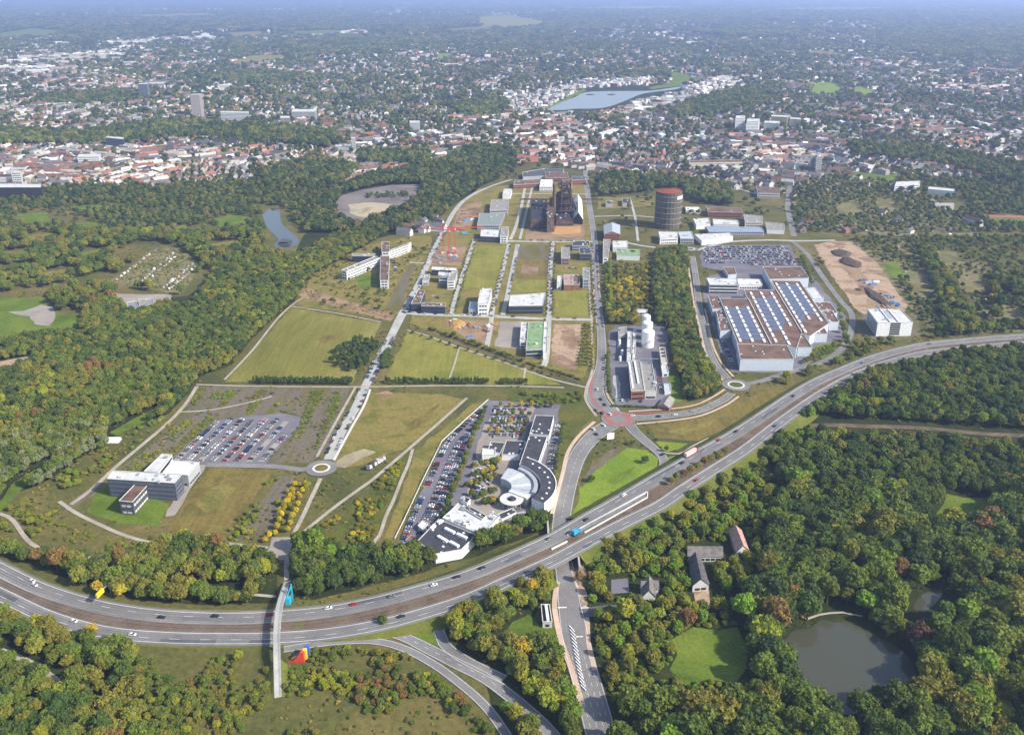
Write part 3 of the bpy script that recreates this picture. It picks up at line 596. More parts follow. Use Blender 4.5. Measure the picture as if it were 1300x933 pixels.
road('pavement', [(786, 521), (773, 505), (768.5, 490), (770, 470)], 2.2, M_PATH, 'pale pavement on the plant side of the avenue', 'pavement')
road('street', [(782, 531), (815, 530), (852, 527), (888, 521), (917, 508), (929, 499)], [14, 11, 10, 9, 8.5, 8], M_ASPH, 'street from the junction to the roundabout', edge=.5, dash=(3, 5))
road('cycle_lane', [(796, 524.5), (830, 524), (856, 522)], 1.8, M_RED, 'red cycle lane on the street to the roundabout', 'cycle lane', blk=0)
road('pavement', [(808, 538), (850, 534), (888, 528), (920, 515), (938, 503)], 2.4, M_PINK, 'orange pavement below the roundabout street', 'pavement')
road('pavement', [(798, 522), (850, 519), (884, 513.5), (908, 502), (920, 494)], 2.2, M_PINK, 'orange pavement beside the strip wood', 'pavement')
jc = P(785, 532, .5); m = MB()
m.cyl((jc[0], jc[1], .515), 15, .001, 24); tag(m.build('junction_surface', M_ASPH), 'asphalt of the large junction', 'junction', None, 'structure')
for k in range(4):
    a = .5 + k * math.pi / 2; m = MB(); m.bar((jc[0] + 9.5 * math.cos(a) - 7 * math.sin(a), jc[1] + 9.5 * math.sin(a) + 7 * math.cos(a), .53), (jc[0] + 9.5 * math.cos(a) + 7 * math.sin(a), jc[1] + 9.5 * math.sin(a) - 7 * math.cos(a), .53), 5.4)
    for i in range(len(m.v)): m.v[i] = (m.v[i][0], m.v[i][1], .54 if m.v[i][2] > .53 else .50)
    tag(m.build('cycle_crossing', M_RED), 'red cycle crossing at the large junction', 'crossing', None, 'structure')
road('slip_road', [(797, 536), (806, 548), (822, 562), (836, 574), (843, 584), (842, 594), (828, 606), (800, 622)], [11, 10, 9, 8, 8, 8, 6, 4], M_ASPH, 'slip road looping from the junction to the motorway', edge=.5)
road('footpath', [(836, 573), (862, 576), (880, 566), (900, 556)], 2.2, M_PATH, 'path beside the slip road', 'path')
def roundabout(px, py, ri, ro, mat_in, label):
    c = P(px, py, .52); m = MB(); n = 40
    for i in range(n):
        a0, a1 = 2 * math.pi * i / n, 2 * math.pi * (i + 1) / n
        m.poly([(c[0] + r * math.cos(a), c[1] + r * math.sin(a), .52) for r, a in ((ri, a0), (ro, a0), (ro, a1), (ri, a1))])
    o = m.build('roundabout', M_ASPH); tag(o, label, 'roundabout', None, 'structure')
    k = MB(); k.cyl((c[0], c[1], .3), ri + .7, .38, 40); k.build('kerb_ring', M_OFFWH, o)
    k = MB(); k.cyl((c[0], c[1], .35), ri - .5, .5, 40, 0, ri - 1.5); k.build('planted_island', mat_in, o)
    block_world([(c[0] + (ro + 2) * math.cos(a), c[1] + (ro + 2) * math.sin(a)) for a in np.linspace(0, 6.28, 24)])
roundabout(934.5, 488.5, 7.4, 13.2, G_SHRUB, 'roundabout with a grassy island near the hall')
roundabout(408, 594, 6.3, 12.2, G_DRYB, 'roundabout with a brown island near the laboratory')
roundabout(877, 316, 5.5, 11.0, G_SHRUB, 'roundabout beside the gasometer offices')
road('street', [(924, 481), (911, 466), (903, 452), (898.5, 438), (894, 418), (889, 398), (886.5, 380), (883, 350), (879, 325)], 8, M_ASPH, 'curving street between the strip wood and the hall', edge=.4, dash=(3, 5))
road('pavement', [(918, 483), (905, 467), (897, 452), (892, 436), (888, 416), (883, 396), (879, 372), (874, 340)], 2.4, M_PINK, 'orange pavement beside the narrow wood', 'pavement')
road('pavement', [(931, 478), (917, 462), (909, 448), (904, 434), (899, 412), (895, 392)], 2.2, M_PINK, 'orange pavement beside the hall yard', 'pavement')
road('street', [(944, 488), (965, 484), (991, 476), (1018, 468), (1046, 459), (1066, 445), (1078, 428), (1082, 410), (1080, 396), (1069, 384), (1055, 366), (1040, 345), (1024, 322), (1004, 305)], 7, M_ASPH, 'street curving round the solar-roofed hall')
road('street', [(884, 318), (920, 308), (970, 305), (1020, 306), (1060, 305)], 7, M_CONC, 'pale street behind the full car park')
road('street', [(868, 316), (840, 315), (815, 312), (790, 307)], 6, M_CONC, 'pale street in front of the gasometer offices')
# avenue of the west part
av, avc, avh = road('avenue', [(417, 583), (433, 549), (451, 518), (464, 490), (474, 471), (484.6, 451), (497.5, 425), (510, 400), (531, 362), (548, 324), (564, 291), (581, 263), (599, 248), (625, 236), (650, 228)], [8, 8, 8, 8.5, 8.5, 8.5, 9, 10, 9, 8, 8, 8, 7, 6, 6], M_CONC, 'pale avenue climbing from the roundabout to the works')
road('footpath', [(402, 580), (424, 540), (442, 508), (452, 490)], 2.4, M_PATH, 'footpath beside the pale avenue', 'path')
road('footpath', [(424, 584), (445, 545), (462, 515), (470, 494)], 2.2, M_OFFWH, 'white kerbed footpath on the field side of the avenue', 'path')
road('street', [(396, 594), (382, 596), (350, 592), (320, 591), (262, 590)], 6.5, M_ASPH, 'access road from the roundabout to the laboratory car park')
road('footpath', [(407, 607), (396, 630), (382, 660), (370, 684), (364, 712), (364, 736)], 3.2, M_PATH, 'path from the roundabout to the footbridge', 'path')
S('plaza', [(345, 682), (372, 682), (368, 704), (358, 712), (337, 704)], G_YARD, None, 'pale plaza at the head of the footbridge', 'plaza')
road('footpath', [(593, 505), (560, 534), (522, 567), (470, 611), (457, 620), (420, 647), (387, 674)], 3.0, M_PATH, 'long straight footpath across the slope', 'path')
road('footpath', [(524, 570), (518, 590), (510, 608), (499, 636), (490, 655), (481, 680), (466, 696), (450, 708)], 2.6, M_PATH, 'curving footpath down to the motorway trees', 'path')
road('footpath', [(249, 488), (320, 490), (450, 491), (560, 489.5), (650, 490), (716, 492)], 2.6, M_PATH, 'straight footpath along the tree rows', 'path')
road('footpath', [(285, 482), (320, 445), (352, 405), (372, 386), (385, 378)], 2.6, M_PATH, 'footpath along the edge of the meadow', 'path')
road('footpath', [(371, 389), (430, 398), (484, 409)], 2.2, M_PATH, 'footpath along the top of the meadow', 'path')
road('footpath', [(517, 419), (545, 427), (583, 441), (640, 460), (697, 480), (745, 492)], 2.6, M_PATH, 'footpath along the top of the yellow meadow', 'path')
road('footpath', [(583, 441), (577, 462), (570, 482)], 2.0, M_PATH, 'short path crossing the yellow meadow', 'path')
road('footpath', [(667, 467), (664, 488)], 2.0, M_PATH, 'second short path crossing the yellow meadow', 'path')
road('dark_track', [(560, 425), (620, 447), (690, 468), (735, 485)], 4.0, M_BALL, 'dark old rail track above the yellow meadow', 'track')
road('track', [(250, 490), (236, 512), (215, 535), (180, 565), (150, 590), (115, 622), (90, 640)], 3.5, M_PATH, 'gravel track beside the waste ground', 'track')
road('track', [(228, 523), (270, 520), (320, 510), (345, 503)], 2.2, M_PATH, 'thin track across the waste ground', 'track')
road('track', [(75, 636), (95, 650), (125, 665), (160, 680), (200, 690), (220, 686), (290, 690), (340, 695)], 3.0, M_PATH, 'gravel path below the laboratory', 'track')
road('track', [(-40, 640), (0, 652), (16, 660), (40, 690), (80, 704), (130, 707), (180, 697), (205, 692)], 3.0, M_PATH, 'pale footpath curving above the motorway', 'track')
road('track', [(130, 728), (170, 733), (230, 742), (300, 752), (350, 757)], 2.5, M_PATH, 'footpath among the motorway trees', 'track')
road('track', [(0, 825), (40, 842), (80, 870)], 4, M_PATH, 'path in the wood outside the motorway bend', 'track')
road('railway', [(1000, 546), (1020, 541), (1060, 539.5), (1100, 541), (1140, 542), (1190, 545), (1240, 550), (1300, 553), (1500, 560)], 7, M_BALL, 'single railway track through the wood', 'railway', blk=5)
road('footpath', [(1230, 560), (1260, 568), (1290, 575), (1340, 580)], 2.4, M_PATH, 'pale path in the right wood', 'path', blk=2)
road('footpath', [(1023, 786), (1040, 780), (1070, 777), (1095, 782)], 1.6, M_PATH, 'sandy path at the pond shore', 'path')
# grid streets of the quarter
for pts, w, lb in (([(505, 397), (560, 400), (600, 401), (650, 403), (700, 405), (752, 406)], 8, 'cross street of the business quarter'),
                   ([(600, 304), (640, 306), (700, 307), (752, 307)], 7, 'upper cross street below the blast furnace'),
                   ([(646, 310), (640, 335), (633, 362), (626, 390), (622, 420), (618, 440)], 5.5, 'parallel street beside the mown plot'),
                   ([(657, 310), (652, 335), (647, 360), (642, 385), (638, 400)], 5.5, 'second parallel street of the twin pair'),
                   ([(702, 308), (699, 335), (698, 360), (697, 400), (694, 450), (690, 465)], 6, 'tree lined street beside the glass office'),
                   ([(602, 306), (590, 340), (580, 370), (573, 398)], 5, 'narrow street with tree rows below the cranes'),
                   ([(668, 228), (662, 262), (654, 290), (648, 304)], 5, 'street beside the rusty works'), ([(676, 236), (668, 270), (660, 304)], 4, 'service lane beside the rusty works'),
                   ([(650, 246), (700, 246), (746, 247)], 6, 'street behind the blast furnace'), ([(755, 275), (800, 274), (830, 276)], 5, 'street beside the gasometer'),
                   ([(800, 254), (806, 275), (810, 306)], 4, 'lane past the gasometer'), ([(520, 333), (535, 334), (546, 334)], 5, 'drive to the white cross-shaped building')):
    road('street', pts, w, M_CONC, lb, edge=None)
# far streets and the railway line behind the lake
road('far_street', [(800, 172), (850, 160), (900, 140), (960, 118), (1000, 104)], 12, M_CONC, 'railway line past the lake', 'railway', z=.6, step=40)
road('far_street', [(1008, 300), (1000, 260), (1006, 225), (1012, 205)], 9, M_ASPH, 'straight road lined with trees behind the hall', step=20)
road('far_street', [(742, 205), (728, 180), (720, 160), (700, 140)], 10, M_ASPH, 'town street towards the lake', z=.6, step=40)
road('far_street', [(0, 222), (80, 205), (170, 210), (260, 205)], 9, M_ASPH, 'town street on the park side', z=.6, step=40)
road('far_street', [(420, 190), (480, 180), (560, 178), (640, 175)], 9, M_ASPH, 'broad town street', z=.6, step=40)
road('far_street', [(780, 240), (880, 205), (960, 195), (1040, 190), (1150, 196)], 9, M_ASPH, 'town street beyond the gasometer', z=.6, step=40)
# footbridge over the motorway
fb = empty('footbridge', P(352, 800), 'slim concrete footbridge crossing the motorway', 'footbridge')
fp = smooth([P(365, 738, 2), P(360, 752, 5.5), P(354.5, 772, 7), P(351.5, 800, 7), (P(351.5, 826, 6.8)), P(352, 850, 4), P(353, 885, .6)], 4)
m = MB(); L, Rr = offset(fp, 1.9), offset(fp, -1.9); ribbon_mesh(m, L, Rr); ribbon_mesh(m, Rr - [0, 0, .7], L - [0, 0, .7])
ribbon_mesh(m, L - [0, 0, .7], L); ribbon_mesh(m, Rr, Rr - [0, 0, .7]); m.build('deck', M_CONC, fb)
for s in (1.8, -1.8):
    m = MB(); q = offset(fp, s)
    for i in range(len(q) - 1):
        m.bar(q[i] + [0, 0, 1.1], q[i + 1] + [0, 0, 1.1], .12); m.bar(q[i], q[i] + [0, 0, 1.1], .1); m.bar(q[i] + [0, 0, .55], q[i + 1] + [0, 0, .55], .06)
    m.build('railing', M_STEEL, fb)
for t in (.22, .45, .62):
    p = fp[int(t * len(fp))]; m = MB(); m.box((p[0], p[1], 0), 2.4, .9, p[2] - .7); m.build('pier', M_CONC, fb)
for s in (1, -1):
    m = MB(); q = fp[int(.75 * len(fp)):]
    ribbon_mesh(m, offset(q, s * 1.9), np.array([[a[0], a[1], .02] for a in offset(q, s * (1.9 + 5))])) if s < 0 else ribbon_mesh(m, np.array([[a[0], a[1], .02] for a in offset(q, s * (1.9 + 5))]), offset(q, s * 1.9))
    m.build('ramp_slope', G_SLOPE, fb)
block([(346, 735), (370, 735), (360, 790), (358, 880), (346, 880), (346, 790)])

# ------------------------------------------------------------------ buildings
def inpoly(p, x, y):
    c = False; n = len(p)
    for i in range(n):
        xa, ya = p[i][:2]; xb, yb = p[(i + 1) % n][:2]
        if (ya > y) != (yb > y) and x < (xb - xa) * (y - ya) / (yb - ya) + xa: c = not c
    return c
def windows(m, pts, h, style, z0=0.0, storey=3.4, edges=None):
    n = len(pts)
    for i in range(n):
        if edges is not None and i not in edges: continue
        a, b2 = np.array(pts[i][:2]), np.array(pts[(i + 1) % n][:2]); d = b2 - a; L = np.linalg.norm(d)
        if L < 5: continue
        d /= L; nr = np.array([d[1], -d[0]]) * .06
        ns = max(1, int((h - .6) / storey))
        for s in range(ns):
            zb = z0 + .9 + s * (h - .4) / ns; zt = zb + min(1.75, .55 * (h / ns))
            if style == 'band': spans = [(.9, L - .9)]
            elif style == 'glass': spans = [(.4, L - .4)]; zb -= .4; zt += .35
            else:
                k = max(1, int((L - 1.5) / 3.1)); spans = [(1.2 + j * (L - 2.4) / k + .35, 1.2 + (j + 1) * (L - 2.4) / k - .35) for j in range(k)]
            for u, v in spans:
                p, q = a + d * u + nr, a + d * v + nr
                m.poly([(p[0], p[1], zb), (q[0], q[1], zb), (q[0], q[1], zt), (p[0], p[1], zt)])
def building(name, label, cat, roof, h, wall=M_WHITE, roofm=M_GRAVR, style='grid', group=None, units=0, storey=3.4, glass=M_GLASS, par=M_OFFWH, z0=0.0, blk=True, lights=0):
    pts = ccw(PP(roof, h)); c = np.mean(np.array(pts), 0)
    root = empty(name, (c[0], c[1], z0), label, cat, group)
    m = MB(); m.prism(pts, z0, h, 0, False); m.build('wall', wall, root)
    m = MB(); m.poly([(p[0], p[1], h - .45) for p in pts]); ro = m.build('roof', roofm, root)
    m = MB(); k = len(pts)
    for i in range(k):
        a, b2 = pts[i], pts[(i + 1) % k]; m.bar((a[0], a[1], h), (b2[0], b2[1], h), .42)
    m.build('parapet', par, root)
    if style != 'none':
        m = MB(); windows(m, pts, h - z0, style, z0, storey); tag(m.build('window', glass, root), kind='stuff')
    xs = [p[0] for p in pts]; ys = [p[1] for p in pts]; d = np.array(pts[1][:2]) - np.array(pts[0][:2]); rz = math.atan2(d[1], d[0])
    k = t = 0
    while k < units and t < 200:
        t += 1; x, y = random.uniform(min(xs), max(xs)), random.uniform(min(ys), max(ys))
        x, y = x * .85 + c[0] * .15, y * .85 + c[1] * .15
        if inpoly(pts, x, y):
            m = MB(); s = random.uniform(1.2, 3.4); m.box((x, y, h - .45), s, s * random.uniform(.5, 1.1), random.uniform(.8, 1.9), rz)
            m.build('roof_unit', random.choice([M_STEEL, M_OFFWH, M_GREY]), root); k += 1
    k = t = 0
    while k < lights and t < 200:
        t += 1; x, y = random.uniform(min(xs), max(xs)), random.uniform(min(ys), max(ys)); x, y = x * .9 + c[0] * .1, y * .9 + c[1] * .1
        if inpoly(pts, x, y):
            m = MB(); m.box((x, y, h - .45), 1.5, 1.5, .4, rz); m.build('skylight', M_SKYL, root); k += 1
    if blk: block_world([(p[0], p[1]) for p in pts]); block(roof)
    root['_h'] = h; del root['_h']
    return root, pts
def gable(name, label, cat, q, he, hr, wall, roofm, group=None, style='grid', px=True, over=.5, chimney=False):
    """q: four eave corners; the ridge runs from the middle of q0-q1 to the middle of q2-q3"""
    w = [np.array(p) for p in (PP(q, he) if px else [(a, b2, he) for a, b2 in q])]
    c = sum(w) / 4; root = empty(name, (c[0], c[1], 0), label, cat, group)
    r0, r1 = (w[0] + w[1]) / 2, (w[2] + w[3]) / 2; r0[2] = r1[2] = hr
    m = MB(); P0 = [tuple(x[:2]) for x in w]; cc = ccw(P0); m.prism(cc, 0, he, 0, False)
    m.poly([w[0], w[1], r0]); m.poly([w[2], w[3], r1]); m.build('wall', wall, root)
    ax = (r1 - r0); ax[2] = 0; ax /= np.linalg.norm(ax) + 1e-9
    for s, (a, b2) in enumerate(((w[0], w[3]), (w[1], w[2]))):
        out = (a - r0); out[2] = 0; out /= np.linalg.norm(out) + 1e-9; sl = (hr - he) / max(.1, np.linalg.norm((a - r0)[:2]))
        e0 = a + out * over - ax * over; e1 = b2 + out * over + ax * over; e0[2] = e1[2] = he - sl * over + .05
        t0, t1 = r0 - ax * over, r1 + ax * over; t0 = t0 + [0, 0, .05]; t1 = t1 + [0, 0, .05]
        m = MB(); up = np.array([0, 0, .22]); n0 = [e0, e1, t1, t0]
        m.add([tuple(v) for v in n0] + [tuple(v + up) for v in n0], [(0, 1, 2, 3), (7, 6, 5, 4), (0, 4, 5, 1), (1, 5, 6, 2), (3, 7, 4, 0)])
        ro = m.build('roof', roofm, root)
        if chimney and s == 0:
            p = r0 * .65 + r1 * .35; m = MB(); m.box((p[0], p[1], hr - .8), 1, .8, 2.0); m.build('chimney', M_BRICK, ro)
    if style != 'none':
        m = MB(); windows(m, cc, he, style, 0, 3.0); tag(m.build('window', M_GLASS, root), kind='stuff')
    block_world([tuple(x[:2]) for x in w])
    return root

# laboratory with the dark facade
building('laboratory', 'long dark-fronted laboratory block with pale flat roof', 'laboratory', [(136, 607.5), (144, 597.5), (231, 602), (221.5, 613)], 15, M_DARKG, M_LROOF, 'band', None, 9, 3.6, plain('blue_glass', (.10, .12, .17), .3, .5))
building('laboratory_wing', 'low laboratory wing with brown roof and spotted end wall', 'laboratory', [(171, 615), (186.5, 616.5), (168, 637), (151, 635.5)], 11, M_DARKG, M_BROWN, 'grid', None, 0, 3.6, M_OFFWH)
building('laboratory_wing', 'narrow white-roofed laboratory wing reaching to the car park', 'laboratory', [(206, 576), (218.5, 577), (201, 599.5), (183, 598)], 11.5, M_OFFWH, M_LROOF, 'band', None, 2, 3.6)
building('laboratory_hall', 'pale ribbed laboratory hall beside the brown field', 'hall', [(219, 584.5), (253, 586.5), (238.5, 603), (206, 600.5)], 10, M_GREY, plain('white_metal_roof', (.62, .65, .68), .5, .4, .08, .3), 'grid', None, 1, 5)
t = empty('storage_tent', P(145, 560), 'small white round-topped tent by the grass strip', 'tent'); m = MB(); c = P(145, 560); n = 8
for i in range(n):
    a0, a1 = math.pi * i / n, math.pi * (i + 1) / n
    m.poly([(c[0] - 5, c[1] + 3.5 * math.cos(a0), 3.5 * math.sin(a0)), (c[0] + 5, c[1] + 3.5 * math.cos(a0), 3.5 * math.sin(a0)), (c[0] + 5, c[1] + 3.5 * math.cos(a1), 3.5 * math.sin(a1)), (c[0] - 5, c[1] + 3.5 * math.cos(a1), 3.5 * math.sin(a1))])
m.build('tarpaulin', M_WHITE, t)
for s in (-5, 5):
    m = MB(); m.poly([(c[0] + s, c[1] + 3.5 * math.cos(math.pi * i / n), 3.5 * math.sin(math.pi * i / n)) for i in range(n + 1)]); m.build('end_panel', M_OFFWH, t)
block([(138, 552), (153, 552), (153, 566), (138, 566)])

# shopping centre
building('shop_block', 'long dark-roofed shop block beside the orange pavement', 'shop', [(680, 527), (703, 528), (697, 552.5), (672.5, 551)], 8.5, M_WHITE, M_BITUM, 'band', None, 0, 4, lights=7)
building('shop_block', 'dark-roofed shop block joined to the fan-shaped building', 'shop', [(672.3, 552.6), (694.5, 554.4), (681.5, 592), (659.5, 590)], 9, M_WHITE, M_BITUM, 'band', None, 0, 4, lights=6)
building('shop_annex', 'square dark-roofed annex facing the tree car park', 'shop', [(643, 559), (667, 560), (660, 577), (637, 577)], 5.5, M_WHITE, M_BITUM, 'none', None, 0, 4, lights=5)
building('shop_annex', 'small dark-roofed annex beside a white block', 'shop', [(623, 561), (641, 562), (635, 575), (619, 573.5)], 5, M_WHITE, M_BITUM, 'none', None, 0, 4, lights=2)
building('shop_annex', 'small white block at the end of the annexes', 'shop', [(613, 569), (629, 570.5), (629, 577), (612, 577.5)], 6.5, M_WHITE, M_LROOF, 'grid')
O = np.array(P(628.9, 627.5, 0))
fan = empty('fan_building', (O[0], O[1], 0), 'fan-shaped shop building with dark curved roof and ringed hub', 'shop')
def sector(m, c, r0, r1, a0, a1, z0, z1, n=24, mt=0):
    for i in range(n):
        b0, b1 = a0 + (a1 - a0) * i / n, a0 + (a1 - a0) * (i + 1) / n
        q = lambda r, a, z: (c[0] + r * math.cos(a), c[1] + r * math.sin(a), z)
        m.poly([q(r0, b0, z1), q(r1, b0, z1), q(r1, b1, z1), q(r0, b1, z1)], mt)
        m.poly([q(r1, b0, z0), q(r1, b1, z0), q(r1, b1, z1), q(r1, b0, z1)]); m.poly([q(r0, b1, z0), q(r0, b0, z0), q(r0, b0, z1), q(r0, b1, z1)])
    for a in (a0, a1):
        q = lambda r, z: (c[0] + r * math.cos(a), c[1] + r * math.sin(a), z); m.poly([q(r0, z0), q(r1, z0), q(r1, z1), q(r0, z1)])
m = MB(); sector(m, O, 33.5, 45, R(-38), R(56), 0, 9.5, 30, 1); m.build('curved_roof', [M_WHITE, M_BITUM], fan)
m = MB(); sector(m, O, 44.6, 45.2, R(-38.5), R(56.5), 9.3, 10.1, 30); m.build('parapet', M_WHITE, fan)
m = MB(); sector(m, O, 28.5, 31.5, R(-22), R(54), 0, 8.6, 20); m.build('inner_band', M_GREY, fan)
m = MB(); sector(m, O, 31.7, 33.3, R(-30), R(55), 0, 7.4, 20); m.build('gutter_band', M_BITUM, fan)
for k in range(9):
    a0 = R(-36 + k * 12); m = MB(); sector(m, O, 12, 28.3, a0, a0 + R(11.2), 0, 7.0 - .15 * (k % 2), 4); m.build('glass_bay', plain('frosted_roof', (.42, .44, .46), .3, .5, .12, .2) if k % 3 else M_OFFWH, fan)
for k in range(8):
    a = R(-32 + k * 11); p = (O[0] + 40 * math.cos(a), O[1] + 40 * math.sin(a), 9.5); m = MB(); m.cyl(p, .9, .5, 8); m.build('skylight', M_SKYL, fan)
hub = np.array(P(649.5, 631, 7.5)); m = MB(); sector(m, hub, 3.4, 8.6, 0, 2 * math.pi, 5.6, 6.2, 40); m.build('hub_ring', M_OFFWH, fan)
for k in range(10):
    a = k * .628; m = MB(); m.cyl((hub[0] + 7.6 * math.cos(a), hub[1] + 7.6 * math.sin(a), 0), .3, 5.6, 8); m.build('column', M_STEEL, fan)
m = MB(); sector(m, hub, 2.4, 3.3, 0, 2 * math.pi, 0, 5.2, 24); m.build('hub_terrace', M_GREY, fan); m = MB(); m.cyl((hub[0], hub[1], 0), 2.1, 7.6, 20, 0, 1.8); m.build('hub_core', M_BITUM, fan)
block([(650, 590), (695, 590), (706, 625), (692, 652), (640, 645), (634, 625)])
r_, p_ = building('supermarket', 'dark-roofed supermarket hall behind the motorway trees', 'shop', [(557, 659), (604, 679), (586, 697), (553, 703), (529.5, 687)], 7.5, M_WHITE, M_BITUM, 'none', None, 0, 5, lights=9)
for a, b2 in (((547, 672), (552, 667)), ((556, 664.5), (561.5, 661)), ((565, 671), (577, 677)), ((556, 681), (568, 688)), ((580, 678), (593, 684)), ((571, 688), (582, 694))):
    m = MB(); m.bar(P(*a, 7.5), P(*b2, 7.5), 2.2); m.build('strip_skylight', M_SKYL, r_)
building('market_hall', 'pale-roofed stepped market hall with many roof units', 'shop', [(562, 657), (574, 646.5), (586, 634), (597, 638), (592.5, 645), (616, 658), (626, 650), (634.5, 655), (611, 679)], 8, M_WHITE, M_LROOF, 'none', None, 16, 5, lights=8)
building('market_roof', 'narrow dark-roofed link on the market hall', 'shop', [(589.5, 645.5), (594.5, 641.5), (617.5, 654.5), (612.5, 659)], 8.6, M_WHITE, M_BITUM, 'none', None, 1, 5, lights=2, z0=0)
building('market_wing', 'dark-roofed wing with white edges between market and fan', 'shop', [(630, 653.5), (650, 645), (655.5, 650), (637, 659)], 6.5, M_WHITE, M_BITUM, 'none', None, 0, 5, lights=3)
building('market_wing', 'grey-roofed curved link hidden by trees', 'shop', [(612, 680), (636, 660), (657, 651), (672, 648), (664, 660), (632, 676)], 5.5, M_GREY, M_GRAVR, 'none', None, 2, 5)
building('market_tower', 'small white stair block with dark roof panels', 'shop', [(584, 633), (589, 629.5), (597, 633.5), (593, 638.5)], 10.5, M_WHITE, M_BITUM, 'none', None, 1)
building('trolley_shelter', 'white flat canopy on the shop car park', 'shelter', [(530.5, 667), (537, 660.5), (543.5, 664), (536.5, 672)], 3.4, M_OFFWH, M_WHITE, 'none')
building('blue_shelter', 'small bright blue canopy near the supermarket corner', 'shelter', [(510, 690), (516, 687.5), (520, 691), (514, 694.5)], 3, plain('blue_cloth', (.03, .25, .55)), plain('blue_cloth', (.03, .25, .55)), 'none', par=plain('blue_cloth', (.03, .25, .55)))
wf = empty('timber_frame', P(521, 685), 'open orange timber frame beside the blue canopy', 'frame')
for a, b2 in (((515, 685), (522, 679)), ((522, 679), (528, 682)), ((528, 682), (521, 689)), ((521, 689), (515, 685))):
    m = MB(); m.bar(P(*a, 1.2), P(*b2, 1.2), .5); m.build('beam', plain('orange_timber', (.5, .22, .07)), wf)
    m = MB(); q = P(*a, 0); m.box((q[0], q[1], 0), .3, .3, 1.2); m.build('post', plain('orange_timber', (.5, .22, .07)), wf)
wall = empty('boundary_wall', P(560, 560), 'thin white boundary wall round the shop car park', 'wall'); wp = [(620, 506.5), (590, 533), (561, 559.5), (537, 608), (513, 659), (501, 683)]
for a, b2 in zip(wp[:-1], wp[1:]):
    m = MB(); q0, q1 = P(*a, .9), P(*b2, .9); m.bar(q0, q1, .45); m.bar((q0[0], q0[1], .4), (q1[0], q1[1], .4), .4); m.build('wall_panel', M_OFFWH, wall)
bb = empty('billboard', P(775, 560), 'large blank white billboard beside the junction', 'billboard')
m = MB(); c = P(775, 560); m.box((c[0], c[1], 2.0), 6.2, .4, 5.5, .35); m.build('panel', plain('white_board', (.88, .88, .86)), bb)
for s in (-2, 2):
    m = MB(); m.box((c[0] + s, c[1] + .35 * s + .4, 0), .3, .3, 6); m.build('post', M_STEEL, bb)

# gas plant
tanks = [((822, 439.5), 6.6, 18.5, 'tallest-fronted white cylindrical tank of the gas plant'), ((821, 430), 5.6, 20.0, 'middle white cylindrical tank of the gas plant'), ((819.5, 421.5), 4.4, 20.5, 'slim white cylindrical tank behind the other two')]
for (px, py), r, h, lb in tanks:
    c = P(px, py); t = empty('gas_tank', c, lb, 'tank'); m = MB(); m.cyl(c, r, h - 1.5, 28, top=False); m.build('shell', M_WHITE, t, smooth=True)
    m = MB(); m.cyl((c[0], c[1], h - 1.5), r, .9, 28, 0, r * .8, False); m.cyl((c[0], c[1], h - .6), r * .8, .7, 28, 0, r * .2); m.build('dome', M_WHITE, t, smooth=True)
    m = MB()
    for i in range(26): a = i * .13 + 3.4; z = 1 + i * (h - 3) / 26; m.box((c[0] + (r + .4) * math.cos(a), c[1] + (r + .4) * math.sin(a), z), .9, .9, .2)
    m.build('spiral_stair', M_STEEL, t); block([(px - 8, py - 22), (px + 8, py - 22), (px + 8, py + 4), (px - 8, py + 4)])
r_, p_ = building('plant_hall', 'grey-roofed brick-fronted plant hall with two roof lights', 'hall', [(797, 457.7), (812, 457.2), (818.3, 495.5), (801.5, 496.5)], 9.5, M_BRICK, M_GRAVR, 'band', None, 2, 4)
for a, b2 in (((798.5, 460), (803.5, 493)), ((805.5, 459), (810.5, 487))):
    m = MB(); m.bar(P(*a, 9.4), P(*b2, 9.4), 1.6); m.build('ridge_light', M_SKYL, r_)
building('plant_hall', 'flat-roofed plant hall with vents and white front', 'hall', [(813.5, 459), (828, 463), (833.5, 496), (819, 496)], 8.5, M_OFFWH, M_GRAVR, 'band', None, 5, 4)
building('process_block', 'white process unit with pipework beside the tanks', 'plant', [(797, 421), (802, 421), (801.5, 449), (796, 449)], 9, M_WHITE, M_LROOF, 'grid', None, 5)
building('process_block', 'slim white process column block', 'plant', [(804, 418), (807.5, 418), (806.5, 449), (803, 449)], 7, M_WHITE, M_LROOF, 'grid', None, 4)
building('control_house', 'grey control house of the gas plant', 'building', [(786, 416), (795, 415), (796, 424), (785, 425.5)], 7, M_GREY, M_GRAVR, 'band', None, 2)
r_, p_ = building('cooling_unit', 'beige cooling unit with three black roof fans', 'plant', [(837, 441), (844, 441), (847, 460), (840, 462)], 6, plain('beige_panel', (.42, .38, .30)), plain('beige_panel', (.42, .38, .30)), 'none')
for x, y in ((841, 443.5), (842, 448), (843, 452)):
    q = P(x, y, 5.9); m = MB(); m.cyl(q, 2.0, .5, 16); m.build('fan', M_BITUM, r_)
t = empty('pipe_bridge', P(815, 456), 'pale blue pipe bridge crossing the plant yard', 'pipe bridge')
for k in range(3):
    m = MB(); m.bar(P(798, 455, 6 + .6 * k), P(836, 455.5, 6 + .6 * k), .55); m.build('pipe', plain('blue_pipe', (.22, .33, .40), .6), t)
for x in (800, 812, 824, 835):
    q = P(x, 456.5, 0); m = MB(); m.box(q, .5, .5, 6); m.build('trestle', M_STEEL, t)
